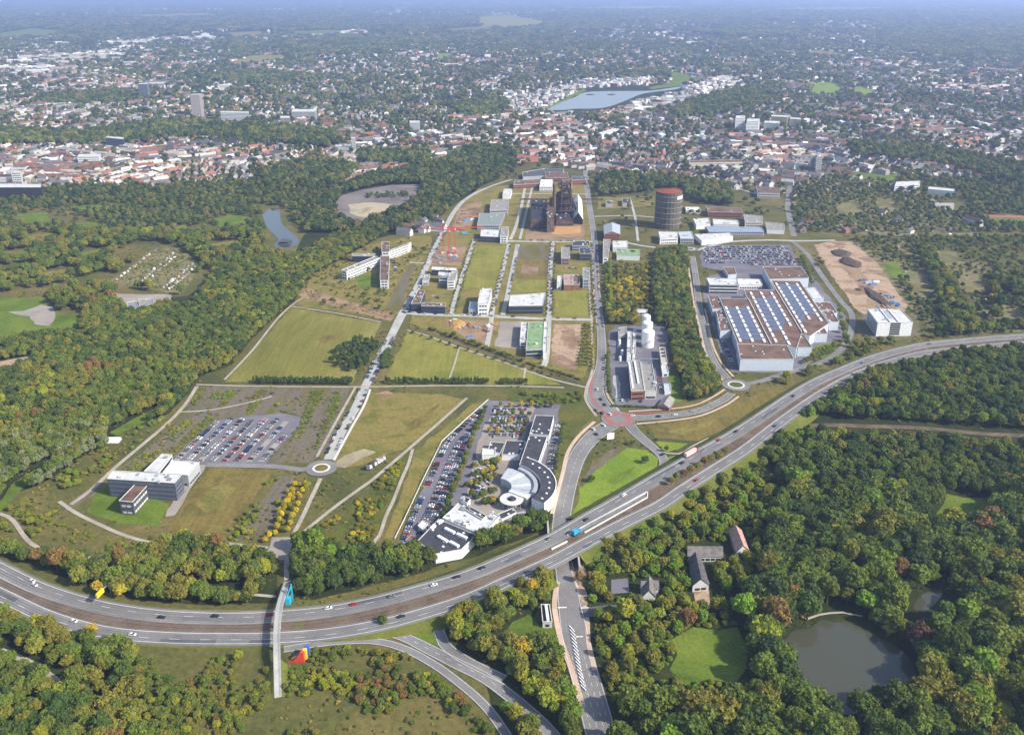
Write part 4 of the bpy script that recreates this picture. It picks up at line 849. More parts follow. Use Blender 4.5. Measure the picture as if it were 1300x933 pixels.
for i, (x, y) in enumerate(((786, 441), (789.5, 452), (787, 458))):
    c = P(x, y); t = empty('vessel', c, ['upright white vessel beside the control house', 'white vessel among grey pipes', 'small white vessel by the yard gate'][i], 'tank')
    m = MB(); m.cyl(c, 1.5, 8.5 - 2 * i, 14, top=False); m.build('shell', M_WHITE, t, smooth=True); m = MB(); m.cyl((c[0], c[1], 8.5 - 2 * i), 1.5, .8, 14, 0, .4); m.build('dome', M_WHITE, t, smooth=True)
building('plant_office', 'low white cabin row beside the green strip', 'cabin', [(839, 463), (846, 462), (849, 473), (841, 474)], 4, M_BLUEW, M_LROOF, 'grid')
building('plant_office', 'pale blue-roofed shed on the green strip', 'shed', [(843, 487), (851, 487), (852, 496), (844, 497)], 3.5, M_BLUEW, plain('blue_sheet', (.40, .45, .52)), 'none')
gable('gate_house', 'grey-roofed gate house with pink gable at the plant entrance', 'house', [(835, 515), (850, 518), (856, 507), (843, 505)], 3.2, 6, plain('pink_render', (.45, .20, .22)), M_GRAVR)
S('loading_strip', [(778.5, 477), (785, 477), (788.5, 505), (781, 505.5)], M_CONC, .34, 'pale loading strip in the plant yard', 'strip')
building('plant_cabin', 'white cabins in the shrubs behind the tanks', 'cabin', [(799, 392), (822, 393), (821, 397), (799, 396.5)], 3.5, M_WHITE, M_LROOF, 'grid')

# solar-roofed hall
H = 11.0
main, mp_ = building('production_hall', 'huge brown-roofed production hall covered with solar panels', 'hall', [(914, 379), (949, 379), (944.6, 368), (983, 368), (977.5, 356), (1015, 357), (1052, 411), (1028, 427), (1017.5, 424), (1011, 443), (999, 438.5), (937, 437)], H, M_BLUEW, M_BROWN, 'none', None, 0)
def on(z, p): return 880 + p[0] / 6.5, 320 + p[1] / 6.5
rows = [[((265, 445), (395, 745)), ((355, 445), (495, 745)), ((445, 445), (595, 750))], [((470, 325), (690, 750)), ((555, 325), (800, 770)), ((640, 325), (810, 615))], [((680, 250), (935, 670)), ((765, 250), (965, 560)), ((850, 255), (1065, 575))]]
lim = [(.03, .93), (.12, .74), (.04, .83)]
for rr, (t0, t1) in zip(rows, lim):
    for (a, b2) in rr:
        A0, B0 = np.array(P(*on(0, a), H)), np.array(P(*on(0, b2), H)); n = max(6, int(np.linalg.norm(B0 - A0) / 14))
        for i in range(n):
            q0 = A0 + (B0 - A0) * (i + .18) / n; q1 = A0 + (B0 - A0) * (i + .82) / n
            m = MB(); d = (q1 - q0) / np.linalg.norm(q1 - q0); nn = np.array([-d[1], d[0], 0]) * 1.3
            m.prism(ccw([tuple((q0 + nn)[:2]), tuple((q1 + nn)[:2]), tuple((q1 - nn)[:2]), tuple((q0 - nn)[:2])]), H - .45, H + .35); m.build('roof_light', M_SKYL, main)
    for (a, b2), (c_, d_) in zip(rr[:-1], rr[1:]):
        for s in range(8):
            u0, u1 = t0 + (t1 - t0) * s / 8 + .004, t0 + (t1 - t0) * (s + 1) / 8 - .004
            f = lambda p, q, t: np.array(P(*on(0, (p[0] + (q[0] - p[0]) * t, p[1] + (q[1] - p[1]) * t)), H))
            La, Lb, Ra, Rb = f(a, b2, u0), f(a, b2, u1), f(c_, d_, u0), f(c_, d_, u1)
            k0, k1 = .12, .9
            q = [La + (Ra - La) * k0, La + (Ra - La) * k1, Lb + (Rb - Lb) * k1, Lb + (Rb - Lb) * k0]
            m = MB(); m.prism(ccw([tuple(x[:2]) for x in q]), H - .4, H - .12); m.build('solar_array', M_SOLAR, main)
for a, b2 in (((455, 385), (645, 760)), ((640, 235), (895, 660))):
    m = MB(); m.bar(P(*on(0, a), H + .1), P(*on(0, b2), H + .1), .7); m.build('expansion_joint', M_OFFWH, main)
for pl, h, lb in (([(936, 436.3), (999, 438.5), (1008, 456), (940, 456)], 12.5, 'brown-roofed end block of the solar-roofed hall with pale front'), ([(968.5, 339), (1016, 339), (1027, 353), (977, 354.6)], 12.5, 'brown-roofed block at the car park end of the solar-roofed hall'),
                  ([(1004, 423), (1018.5, 422), (1031, 441), (1013, 441)], 10, 'brown-roofed loading block next to the end block'), ([(1024.6, 408), (1041.5, 407.7), (1050.5, 423.5), (1033, 424)], 10, 'brown-roofed loading block in the middle of the row'),
                  ([(1044, 394.6), (1056, 394), (1065, 408.5), (1053, 409)], 10, 'brown-roofed loading block nearest the white annex'), ([(1034.6, 384), (1053, 383), (1063, 397), (1057, 398), (1054, 393), (1042, 394)], 8, 'low white-edged annex of the solar-roofed hall'),
                  ([(1023, 366), (1035, 365), (1046, 378.5), (1032, 379)], 9, 'small pale-roofed block below the sand site hedge'), ([(898.5, 375), (912, 376), (917, 391.5), (904.6, 392)], 10, 'brown-roofed block nearest the white office wing'),
                  ([(909, 393.5), (917, 393), (921, 403), (911.5, 403.3)], 9.3, 'short brown-roofed block on the street side of the hall'), ([(911, 404.3), (921.5, 404), (928, 419), (914.6, 420)], 10, 'brown-roofed block above the lorry yard')):
    building('hall_block', lb, 'hall', pl, h, M_BLUEW, M_BROWN if 'pale-roofed' not in lb else M_LROOF, 'none', None, 0, lights=6, par=M_LROOF)
building('office_wing', 'four-storey office with dark blue bands beside the hall', 'office', [(897, 353), (936, 354), (937, 361.5), (901, 361)], 12, M_WHITE, M_LROOF, 'glass', None, 6)
building('canteen', 'low white-roofed building behind the banded office', 'building', [(936.5, 354), (966, 354.6), (968, 361), (938, 361.5)], 6, M_WHITE, plain('bright_roof', (.72, .71, .66)), 'grid', None, 3)
building('gate_block', 'small brown-roofed block at the car park corner', 'building', [(918, 339.5), (932, 339.5), (935, 348), (924.5, 349)], 6, M_BLUEW, M_BROWN, 'none', None, 0)
# striped office
r_, p_ = building('striped_office', 'white office block with dark window stripes and a glazed recess', 'office', [(1101.5, 392), (1144, 393), (1159, 409), (1114.6, 409.5)], 16, M_WHITE, M_LROOF, 'none', None, 4)
q = [np.array(P(*x, 16)) for x in ((1101.5, 392), (1144, 393), (1159, 409), (1114.6, 409.5))]
def strips(a, b2, u0, u1, n, mat, root, z0=1.2, z1=15.2, fr=.62, out=.08):
    d = (b2 - a)[:2]; L = np.linalg.norm(d); d = d / L; nr = np.array([d[1], -d[0]])
    c_ = (q[0] + q[2]) / 2
    if np.dot(nr, (a - c_)[:2]) < 0: nr = -nr
    for i in range(n):
        za = z0 + (z1 - z0) * i / n; zb = za + (z1 - z0) / n * fr
        p0, p1 = a[:2] + d * L * u0 + nr * out, a[:2] + d * L * u1 + nr * out
        m = MB(); m.poly([(p0[0], p0[1], za), (p1[0], p1[1], za), (p1[0], p1[1], zb), (p0[0], p0[1], zb)]); m.build('window_stripe', mat, root)
strips(q[0], q[3], .04, .97, 6, M_GLASS, r_); strips(q[3], q[2], .37, .66, 1, M_GLASS, r_, fr=1.0)
strips(q[3], q[2], .37, .66, 6, M_LROOF, r_, fr=.25, out=.2); strips(q[2], q[1], .04, .97, 6, M_GLASS, r_)
for u in ((.36, .42), (.60, .66)):
    a, b2 = q[3] + (q[2] - q[3]) * u[0], q[0] + (q[1] - q[0]) * u[0]
    m = MB(); m.bar((a[0], a[1], 16.2), (b2[0], b2[1], 16.2), .8); m.build('roof_beam', M_WHITE, r_)
m = MB(); f = lambda s, t: (q[3] * (1 - s) + q[2] * s) * (1 - t) + (q[0] * (1 - s) + q[1] * s) * t
m.poly([tuple(f(.4, .3)[:2]) + (15.7,), tuple(f(.62, .3)[:2]) + (15.7,), tuple(f(.62, .9)[:2]) + (15.7,), tuple(f(.4, .9)[:2]) + (15.7,)]); m.build('court', M_GREY, r_)

# gasometer
c = np.array(P(847, 288)); gs = empty('gasometer', tuple(c), 'huge grey cylindrical gasometer with rusty red roof', 'gasometer')
RG, HG, n = 20.0, 57.0, 24
mg = patchy('gasometer_plate', [A(92, 88, 76), A(108, 102, 88), A(124, 114, 96), A(104, 86, 68)], .06, .2, .12, None, 31, .7)
for i in range(n):
    a0, a1 = 2 * math.pi * i / n, 2 * math.pi * (i + 1) / n; m = MB()
    f = lambda a, z, r=RG: (c[0] + r * math.cos(a), c[1] + r * math.sin(a), z)
    m.poly([f(a0, 0), f(a1, 0), f(a1, HG), f(a0, HG)]); m.build('shell_panel', mg, gs)
    m = MB(); m.bar(f(a0, 0, RG + .2), f(a0, HG, RG + .2), .5); m.build('rib', plain('rib_steel', (.12, .13, .13)), gs)
m = MB(); m.cyl((c[0], c[1], HG), RG + .5, 3.0, 48, 0, RG * .15); m.build('roof', plain('red_roof', A(156, 86, 64), .9, .1, .3, .15), gs)
for k in range(6):
    m = MB(); sector(m, c, RG + .1, RG + 1.1, 0, 2 * math.pi, 8 + k * 8.6, 8.3 + k * 8.6, 36); m.build('gallery', M_GREY, gs)
m = MB(); sector(m, c, RG + .3, RG + .8, R(-62), R(-22), 47, 52, 10); m.build('white_sign', M_WHITE, gs)
block([(830, 240), (866, 240), (866, 292), (830, 292)])

# blast furnace and works
bf = empty('blast_furnace', P(717, 277), 'dark rusty blast furnace with towers, pipes and lattice', 'blast furnace')
c = P(718, 276)
m = MB(); m.cyl(c, 7, 16, 20, 0, 8.5, False); m.cyl((c[0], c[1], 16), 8.5, 18, 20, 0, 5.0); m.build('furnace_body', M_RUST, bf)
m = MB()
for sx in (-9, 9):
    for sy in (-9, 9): m.bar((c[0] + sx, c[1] + sy, 0), (c[0] + sx * .75, c[1] + sy * .75, 58), 1.4)
for z in range(6, 58, 7):
    for a, b2 in (((-1, -1), (1, -1)), ((1, -1), (1, 1)), ((1, 1), (-1, 1)), ((-1, 1), (-1, -1))):
        k = 9 * (1 - .25 * z / 58); k2 = 9 * (1 - .25 * (z + 7) / 58); m.bar((c[0] + a[0] * k, c[1] + a[1] * k, z), (c[0] + b2[0] * k, c[1] + b2[1] * k, z), .8); m.bar((c[0] + a[0] * k, c[1] + a[1] * k, z), (c[0] + b2[0] * k2, c[1] + b2[1] * k2, z + 7), .6)
m.build('lattice_tower', M_RUST, bf)
for k, (z, s) in enumerate(((12, 24), (24, 22), (36, 19), (46, 17), (56, 14))):
    m = MB(); m.box((c[0], c[1], z), s, s, .8); m.build('platform', plain('dark_steel', (.06, .055, .06)), bf)
for i, (x, y, r, h) in enumerate(((703, 279, 2.6, 60), (708, 276, 3.4, 42), (711.5, 272, 3.4, 40), (699, 278, 2.4, 36), (724, 268, 3.0, 38))):
    q = P(x, y); m = MB(); m.cyl(q, r, h - 3, 14, 0, r, False); m.cyl((q[0], q[1], h - 3), r, 3, 14, 0, r * .5); m.build('stove', M_RUST if i else plain('brown_stack', (.12, .075, .055)), bf)
for a, b2, w in (((703, 279, 56), (716, 276, 52), 2.4), ((708, 276, 40), (718, 276, 44), 2.0), ((718, 276, 50), (690, 275, 14), 2.6), ((718, 276, 30), (732, 270, 16), 2.2), ((711, 272, 38), (700, 260, 10), 2.2), ((690, 275, 12), (672, 280, 10), 1.8)):
    p0, p1 = P(*a[:2]), P(*b2[:2]); m = MB(); m.bar((p0[0], p0[1], a[2]), (p1[0], p1[1], b2[2]), w); m.build('gas_pipe', M_RUST, bf)
m = MB(); p0, p1 = P(735, 277), P(718, 276); m.bar((p0[0], p0[1], 2), (p1[0], p1[1], 54), 3.2); m.build('skip_hoist', plain('dark_steel', (.06, .055, .06)), bf)
m = MB()
for k in range(16): a = P(660 + k * 6.6, 253, 9); b2 = P(660 + (k + 1) * 6.6, 253, 9); m.bar(a, b2, 2.2); m.bar((a[0], a[1], 0), a, .8)
m.build('conveyor_gallery', M_RUST, bf)
building('cast_house', 'dark rusty cast house with lattice sides', 'works', [(674, 254), (694, 253), (694, 278), (674, 279)], 16, M_RUST, plain('dark_works_roof', (.045, .045, .055), .9, .1, .4, .1), 'grid', None, 9, 5, plain('dark_steel', (.06, .055, .06)), M_RUST)
building('stove_house', 'rust-brown machine house beside the furnace stoves', 'works', [(694.5, 262), (704, 262), (704, 277), (694.5, 278)], 22, M_RUST, M_RUST, 'grid', None, 5, 5, plain('dark_steel', (.06, .055, .06)), M_RUST)
building('machine_house', 'low dark machine house below the furnace tower', 'works', [(706, 268), (728, 268), (728, 280), (706, 280)], 9, M_RUST, plain('dark_works_roof', (.045, .045, .055)), 'grid', None, 6, 5, plain('dark_steel', (.06, .055, .06)), M_RUST)
gable('white_roofed_hall', 'steep hall with brilliant white roof beside the furnace', 'hall', [(728.5, 277), (740, 278.5), (738.5, 254), (728.5, 254.5)], 9, 19, plain('dark_steel', (.06, .055, .06)), plain('white_sheet_roof', (.78, .79, .80), .5, .4, .08, .2), None, 'none')
for pl, h, w, rf, lb in (([(654, 229), (686, 227.5), (685, 233), (652, 235)], 8, M_BRICK, M_BROWN, 'long rusty-roofed shed of the old works'), ([(687, 228), (702, 228), (702, 237), (685, 237)], 9, M_WHITE, plain('bright_roof', (.72, .71, .66)), 'white block among rusty sheds'),
                         ([(663, 219), (692, 214), (716, 215), (714, 222), (664, 225)], 7, M_GREY, M_DARKG, 'dark-roofed works hall below the town'), ([(726, 224), (744, 224), (744, 228), (726, 229)], 9, M_BRICK, M_DARKG, 'brick hall with dark roof behind the furnace'),
                         ([(714, 228), (726, 228), (726, 236), (716, 236)], 7, M_OFFWH, M_BROWN, 'pinkish hall behind the furnace tower'), ([(692, 218), (720, 219), (722, 226), (692, 226)], 8, M_BRICK, M_BROWN, 'brown-roofed works hall in the second row'),
                         ([(624, 254), (646, 254), (645, 266), (622, 267)], 9, M_GREY, M_GRAVR, 'grey office block above the building site'), ([(609, 271), (641, 271), (634, 286), (606, 286)], 8, M_GREY, plain('sage_roof', (.20, .23, .21)), 'wide grey-green roofed hall by the cranes'),
                         ([(611, 291), (636, 292), (634, 301), (610, 300)], 9, M_DARKG, M_LROOF, 'pale-roofed dark-walled block at the upper cross street'), ([(637, 288), (646, 288), (644, 300), (635, 300)], 11, M_WHITE, M_GRAVR, 'slim white office beside the pale-roofed block'),
                         ([(640, 240), (650, 240), (648, 248), (638, 248)], 7, M_WHITE, M_LROOF, 'small white building beside the works street')):
    building('works_building', lb, 'building', pl, h, w, rf, 'grid' if h > 7 else 'none', None, 4)
gable('old_power_hall', 'old brick hall with grey curved-looking roof', 'hall', [(767, 297.5), (787, 297.5), (787, 286), (766.5, 286)], 11, 15, M_BRICK, plain('zinc_roof', (.34, .36, .40), .6), None, 'grid')
for pl, h, w, rf, lb in (([(766, 304), (775, 304), (772, 327), (765.5, 327)], 9, M_WHITE, M_GRAVR, 'narrow pale wing below the old brick hall'), ([(783, 316), (812.5, 317), (812, 325), (783, 324)], 7, M_WHITE, M_GREEN, 'wide green-roofed pavilion below the old brick hall'),
                         ([(778, 306), (797, 306), (797, 314), (778, 314)], 7, M_OFFWH, M_LROOF, 'stepped pale roofs beside the round tree'), ([(836, 294), (861, 294.6), (860.6, 302), (838, 303)], 9, M_WHITE, M_LROOF, 'white office in front of the gasometer'),
                         ([(861.5, 294.6), (878, 294), (881, 303), (864, 303)], 8, M_GREY, plain('blue_sheet', (.40, .45, .52)), 'bluish-roofed hall in front of the gasometer'), ([(896, 287), (967, 289), (970, 294), (900, 294)], 8, M_GREY, plain('blue_roof', (.24, .29, .38)), 'long blue-roofed hall behind the full car park'),
                         ([(882, 297.6), (927, 296), (930.6, 300), (891, 306)], 7, M_WHITE, M_LROOF, 'white wedge-shaped hall by the small roundabout'), ([(896, 262), (939.5, 264.6), (943, 270), (899, 269)], 9, M_BRICK, M_BROWN, 'long brown-roofed hall beside the wood'),
                         ([(870, 263), (887.5, 263), (890, 267), (871, 267)], 6, M_WHITE, M_WHITE, 'white canopy hall beside the gasometer'), ([(880, 278), (900, 277), (902, 285), (884, 286)], 7, M_WHITE, M_LROOF, 'white workshop behind the blue-roofed hall'),
                         ([(944, 272), (968, 274), (968, 282), (946, 282)], 8, M_OFFWH, M_GRAVR, 'pale-walled workshop above the blue-roofed hall'), ([(905, 278), (938, 280), (938, 285), (906, 285)], 7, M_OFFWH, M_LROOF, 'row of pale workshops above the blue-roofed hall'),
                         ([(790, 252), (800, 252), (801, 258), (790, 258)], 6, M_GREY, M_BITUM, 'small dark hut on the dry plot'), ([(770, 255), (778, 255), (778, 259), (769, 259)], 6, M_GREY, M_BITUM, 'second dark hut on the dry plot'),
                         ([(960, 236), (990, 239), (990, 246), (962, 245)], 9, M_OFFWH, M_BROWN, 'brown-roofed block below the town'), ([(972, 282), (996, 284), (996, 292), (974, 291)], 7, M_WHITE, M_GRAVR, 'pale shed beside the straight tree-lined road')):
    building('works_building', lb, 'building', pl, h, w, rf, 'grid' if h > 7 else 'none', None, 3)
# offices of the quarter
NAVY = plain('navy_cladding', (.035, .045, .075), .6)
for pl, h, w, rf, st, lb in (([(531, 368), (539.5, 369), (533.5, 385), (522, 385.4)], 10, NAVY, M_BROWN, 'grid', 'brown-roofed long wing of the navy office'), ([(536, 384), (565, 385), (565, 389), (535, 388.5)], 9, NAVY, M_BROWN, 'grid', 'front wing of the navy office on the cross street'),
                             ([(548.6, 338.6), (580, 340.5), (580, 343.5), (548, 342.5)], 8, M_DARKG, M_WHITE, 'glass', 'low white-topped block below the cranes'), ([(570, 347), (580.5, 344), (577, 356.5), (568, 357)], 11, M_WHITE, M_GRAVR, 'band', 'white angled office below the cranes'),
                             ([(557, 345), (570, 346), (569, 351), (557, 350)], 10, M_WHITE, M_LROOF, 'band', 'white banded link office'), ([(540.6, 349), (546, 348), (544, 356), (536, 357)], 6, M_GREY, M_GRAVR, 'grid', 'low grey office beside the pale avenue'),
                             ([(610, 367), (624.5, 366), (619.5, 385.4), (606.5, 385.6)], 14, M_WHITE, M_LROOF, 'grid', 'tall white office with big square windows'), ([(597, 383), (606, 383), (605, 393), (595, 393)], 6, M_GREY, plain('blue_sheet', (.40, .45, .52)), 'grid', 'low grey hall beside the tall white office'),
                             ([(648, 375), (692.6, 372), (689, 388), (646, 388.5)], 10, M_DARKG, M_LROOF, 'glass', 'wide glass-fronted office with cluttered roof'), ([(671, 409), (691, 408.5), (689, 443), (667.7, 444)], 8.5, M_GREY, M_GREEN, 'glass', 'green-roofed glass office beside the sandy plot'),
                             ([(691.5, 408.5), (696, 408.5), (694, 447), (689.4, 447)], 8, M_WHITE, M_LROOF, 'band', 'slim white wing along the green roof'), ([(662, 409), (670.5, 409), (667, 434), (660, 434)], 7.5, M_WHITE, M_LROOF, 'band', 'pale wing with roof units beside the green roof'),
                             ([(713, 314), (723.5, 314), (723, 328), (712.5, 328)], 9, plain('plum_render', (.25, .17, .19)), M_GRAVR, 'grid', 'plum-coloured office with stepped roof'), ([(735, 314.6), (750.5, 314.6), (750.5, 322), (736, 322)], 10, M_DARKG, M_BITUM, 'band', 'dark L-shaped office beside the avenue'),
                             ([(726, 306), (748, 306), (748, 312), (727, 312)], 8, M_GREY, M_BITUM, 'band', 'dark flat office below the orange sand'), ([(716, 348.5), (727, 348.5), (727, 361.5), (716, 361.5)], 8, M_BRICK, plain('pink_roof', (.38, .25, .21)), 'none', 'pink-roofed half of the brick hall'),
                             ([(727.4, 348.5), (736, 348.5), (736, 361.5), (727.4, 361.5)], 7.6, M_BRICK, M_BROWN, 'none', 'brown-roofed hall half joined to the pink roof'), ([(740, 340.5), (748.3, 340), (748.3, 354.6), (740, 354.6)], 12, M_GREY, plain('sage_roof', (.20, .23, .21)), 'grid', 'tall grey-roofed office beside the avenue trees'),
                             ([(708, 350), (713.5, 350), (712.5, 361), (707, 361)], 7, M_WHITE, M_LROOF, 'grid', 'small white office beside the pink-roofed hall')):
    building('office_block', lb, 'office', pl, h, w, rf, st, None, 5 if h > 7 else 1)
# cross-shaped building
for pl, h, lb in (([(433.5, 343), (440, 344.7), (482, 327.5), (477, 325)], 11.5, 'long white arm of the cross-shaped building ending by the wood'), ([(494.5, 319.7), (496.5, 317), (522, 307.5), (519, 310.8)], 11, 'white arm of the cross-shaped building reaching to the avenue'),
                  ([(483, 325), (494.3, 325), (493, 356), (482.5, 356)], 11, 'brown-roofed arm of the cross-shaped building facing the meadow'), ([(484.6, 307), (494, 307), (494.2, 320), (484.6, 320)], 12, 'short back arm of the cross-shaped building'),
                  ([(447, 322), (476.5, 322), (474, 325.4), (447.7, 325)], 9, 'dark-fronted side block of the cross-shaped building')):
    dk = 'dark-fronted' in lb
    building('cross_arm', lb, 'office', pl, h, NAVY if dk else M_WHITE, M_BROWN if 'meadow' in lb or 'back' in lb else M_GRAVR, 'grid' if not dk else 'band', 'arms of the cross-shaped building', 5)

# farm in the wood, house, kiosk
gable('barn', 'long grey-roofed barn among trees', 'barn', [(873.5, 706), (873, 693), (915, 693.5), (917.5, 705.5)], 4.5, 8, M_OFFWH, plain('old_tile', (.17, .15, .14), .9, .1, .3, .3), chimney=True)
gable('gabled_barn', 'steep dark-roofed gabled barn with pale gable end', 'barn', [(879.5, 743), (900, 741), (889.5, 708), (875, 709)], 5, 9.5, M_OFFWH, plain('dark_tile', (.10, .095, .095), .9, .1, .3, .3))
gable('villa', 'old grey villa with crossed gables among trees', 'villa', [(816, 757), (832, 756), (830, 738), (817, 739)], 5, 9.5, M_OFFWH, plain('old_tile', (.17, .15, .14)), chimney=True)
gable('villa_wing', 'cross wing of the old grey villa', 'villa', [(813, 740), (815, 748), (836, 747), (834, 739)], 5, 8.8, M_OFFWH, plain('old_tile', (.17, .15, .14)))
gable('farmhouse', 'farmhouse with pinkish tiled roof deep in the wood', 'house', [(936, 700), (950, 697), (941, 673), (926, 674)], 5, 9, M_OFFWH, plain('pink_tile', (.42, .25, .20), .9, .1, .2, .3), chimney=True)
r_, p_ = building('kiosk', 'small dark-roofed kiosk with a white roof strip by the street', 'kiosk', [(687, 767), (697.5, 767), (700.8, 789), (689, 789)], 4.5, M_OFFWH, M_BITUM, 'grid')
m = MB(); m.bar(P(693, 768, 4.6), P(695.8, 788, 4.6), 1.6); m.build('roof_strip', M_WHITE, r_)
building('play_basin', 'small blue-covered basin on the kiosk lawn', 'basin', [(662, 808), (676, 806), (678, 818), (664, 820)], 1.0, M_STEEL, plain('blue_cover', (.12, .17, .28)), 'none')
building('community_hall', 'grey-roofed community hall below the allotments', 'hall', [(161, 384), (172, 382), (176, 391), (163, 393)], 6, M_WHITE, plain('slate_roof', (.22, .23, .26)), 'grid')
building('community_hall', 'flat brown annex of the community hall', 'hall', [(176, 380), (194, 379), (196, 390), (177, 391)], 5, M_OFFWH, M_GRAVR, 'grid', None, 2)
S('hall_forecourt', [(148, 373), (180, 374), (218, 374), (216, 382), (196, 392), (170, 398), (150, 384)], G_YARD, None, 'forecourt of the community hall', 'yard')
bo = empty('floating_restaurant', P(362, 309), 'dark low floating restaurant on the narrow lake', 'boat'); c = P(362, 309)
m = MB(); m.box((c[0], c[1], .2), 17, 22, 1); m.build('hull', M_DARKG, bo); m = MB(); m.box((c[0], c[1], 1.2), 12, 16, 3); m.build('cabin', M_BITUM, bo); m = MB(); m.box((c[0], c[1], 4.2), 14, 18, .4); m.build('roof', M_DARKG, bo)
# landmark buildings of the town
LM = [([(241, 120.5), (253, 120.3), (256.5, 119.3), (246, 119.4)], 66, plain('tower_beige', A(176, 164, 156)), 'grid', 'slab tower block with pale end wall standing over the town', 'tower'), ([(175, 107), (186, 107), (189, 106), (178, 106)], 52, plain('tower_blue', A(92, 104, 128)), 'grid', 'dark bluish tower block beyond the slab tower', 'tower'),
      ([(280, 143), (316, 143.5), (316, 142), (281, 141.5)], 26, M_WHITE, 'band', 'white curved-looking slab beside the slab tower', 'building'), ([(134, 175), (157, 177), (157, 174.5), (136, 173)], 26, plain('tower_blue', A(92, 104, 128)), 'band', 'grey-blue glass block beside the park town', 'office'),
      ([(98, 199), (126, 198.5), (128, 195.5), (101, 196)], 20, M_WHITE, 'band', 'white office block in the park town', 'office'), ([(-20, 238), (52, 238), (52, 234), (-20, 233)], 22, plain('bronze_glass', (.05, .04, .05), .3, .5), 'glass', 'long dark bronze glass block at the park edge', 'office'),
      ([(14, 219), (26, 219), (27, 217), (15, 217)], 28, M_WHITE, 'grid', 'white tower beside the bronze glass block', 'tower'), ([(520, 156), (533, 156), (533, 153.5), (520, 153.5)], 27, M_GREY, 'none', 'stout grey storage block in the town', 'building'),
      ([(934, 150), (946, 150), (946, 147), (935, 147)], 38, M_WHITE, 'grid', 'white pale-blue tower block near the hospital', 'tower'), ([(948, 154), (964, 154), (965, 151), (949, 151)], 34, M_WHITE, 'grid', 'broad white tower block near the hospital', 'tower'),
      ([(970, 156), (990, 157), (990, 154), (971, 153.5)], 24, plain('pale_green_render', (.52, .6, .55)), 'grid', 'pale green housing slab near the hospital', 'building'), ([(979, 148), (1000, 149), (1001, 147), (980, 146)], 26, plain('yellow_render', (.65, .47, .12)), 'grid', 'bright yellow housing slab beside the cream slab', 'building'),
      ([(1003, 151), (1017, 152), (1017, 150), (1004, 149)], 20, plain('cream_render', (.62, .56, .38)), 'grid', 'cream housing slab beside the yellow slab', 'building'), ([(1030, 197), (1036, 197), (1036, 195), (1030, 195)], 36, M_GREY, 'grid', 'first of two grey tower blocks', 'tower'),
      ([(1037.5, 199), (1044, 199), (1044, 197), (1038, 197)], 36, M_GREY, 'grid', 'second of two grey tower blocks', 'tower'), ([(709, 176), (712, 176), (712, 175), (709, 175)], 42, M_OFFWH, 'none', 'pale church tower in the town centre', 'tower'),
      ([(446, 176), (451, 176), (451, 174.5), (446, 174.5)], 30, M_OFFWH, 'grid', 'slim pale tower block beside the tree belt', 'tower'), ([(370, 142), (400, 142), (402, 139), (372, 139)], 26, M_GREY, 'grid', 'grey stepped housing slab beyond the tan tower', 'building'),
      ([(356, 150), (368, 150), (368, 147.5), (356, 147.5)], 26, plain('tan_render', A(176, 160, 140)), 'grid', 'tan housing tower beside the grey slab', 'tower'), ([(425, 186), (446, 187), (446, 184), (426, 184)], 10, M_WHITE, 'none', 'white flat-roofed market hall in the town', 'hall'),
      ([(760, 169), (782, 163), (786, 165), (764, 171)], 12, M_WHITE, 'none', 'white roofed station hall', 'hall'), ([(875, 207), (942, 206), (942, 203), (876, 204)], 14, plain('cream_render', (.62, .56, .38)), 'grid', 'long cream block with reddish roof', 'building'),
      ([(1136, 236), (1168, 234), (1168, 230), (1138, 231)], 12, M_WHITE, 'band', 'white school building beside the gardens', 'school'), ([(1178, 240), (1212, 243), (1212, 240), (1180, 237)], 9, plain('pale_green_render', (.52, .6, .55)), 'none', 'pale green school hall', 'school'),
      ([(150, 54), (180, 54), (180, 52), (130, 52.5)], 14, M_WHITE, 'none', 'white industrial halls far off', 'hall'), ([(470, 147), (480, 147), (480, 146), (470, 146)], 14, M_WHITE, 'none', 'white dome-roofed hall among far houses', 'hall'), ([(870, 54), (895, 54), (895, 52.5), (872, 52.5)], 14, M_WHITE, 'none', 'white warehouse far beyond the lake', 'hall')]
for pl, h, w, st, lb, ct in LM:
    building('landmark_block', lb, ct, pl, h, w, M_BROWN if 'reddish' in lb else M_LROOF, st, None, 0 if h < 15 else 2, 3.6, plain('far_glass', (.17, .175, .19), .4) if 'bronze' not in lb else M_GLASS)
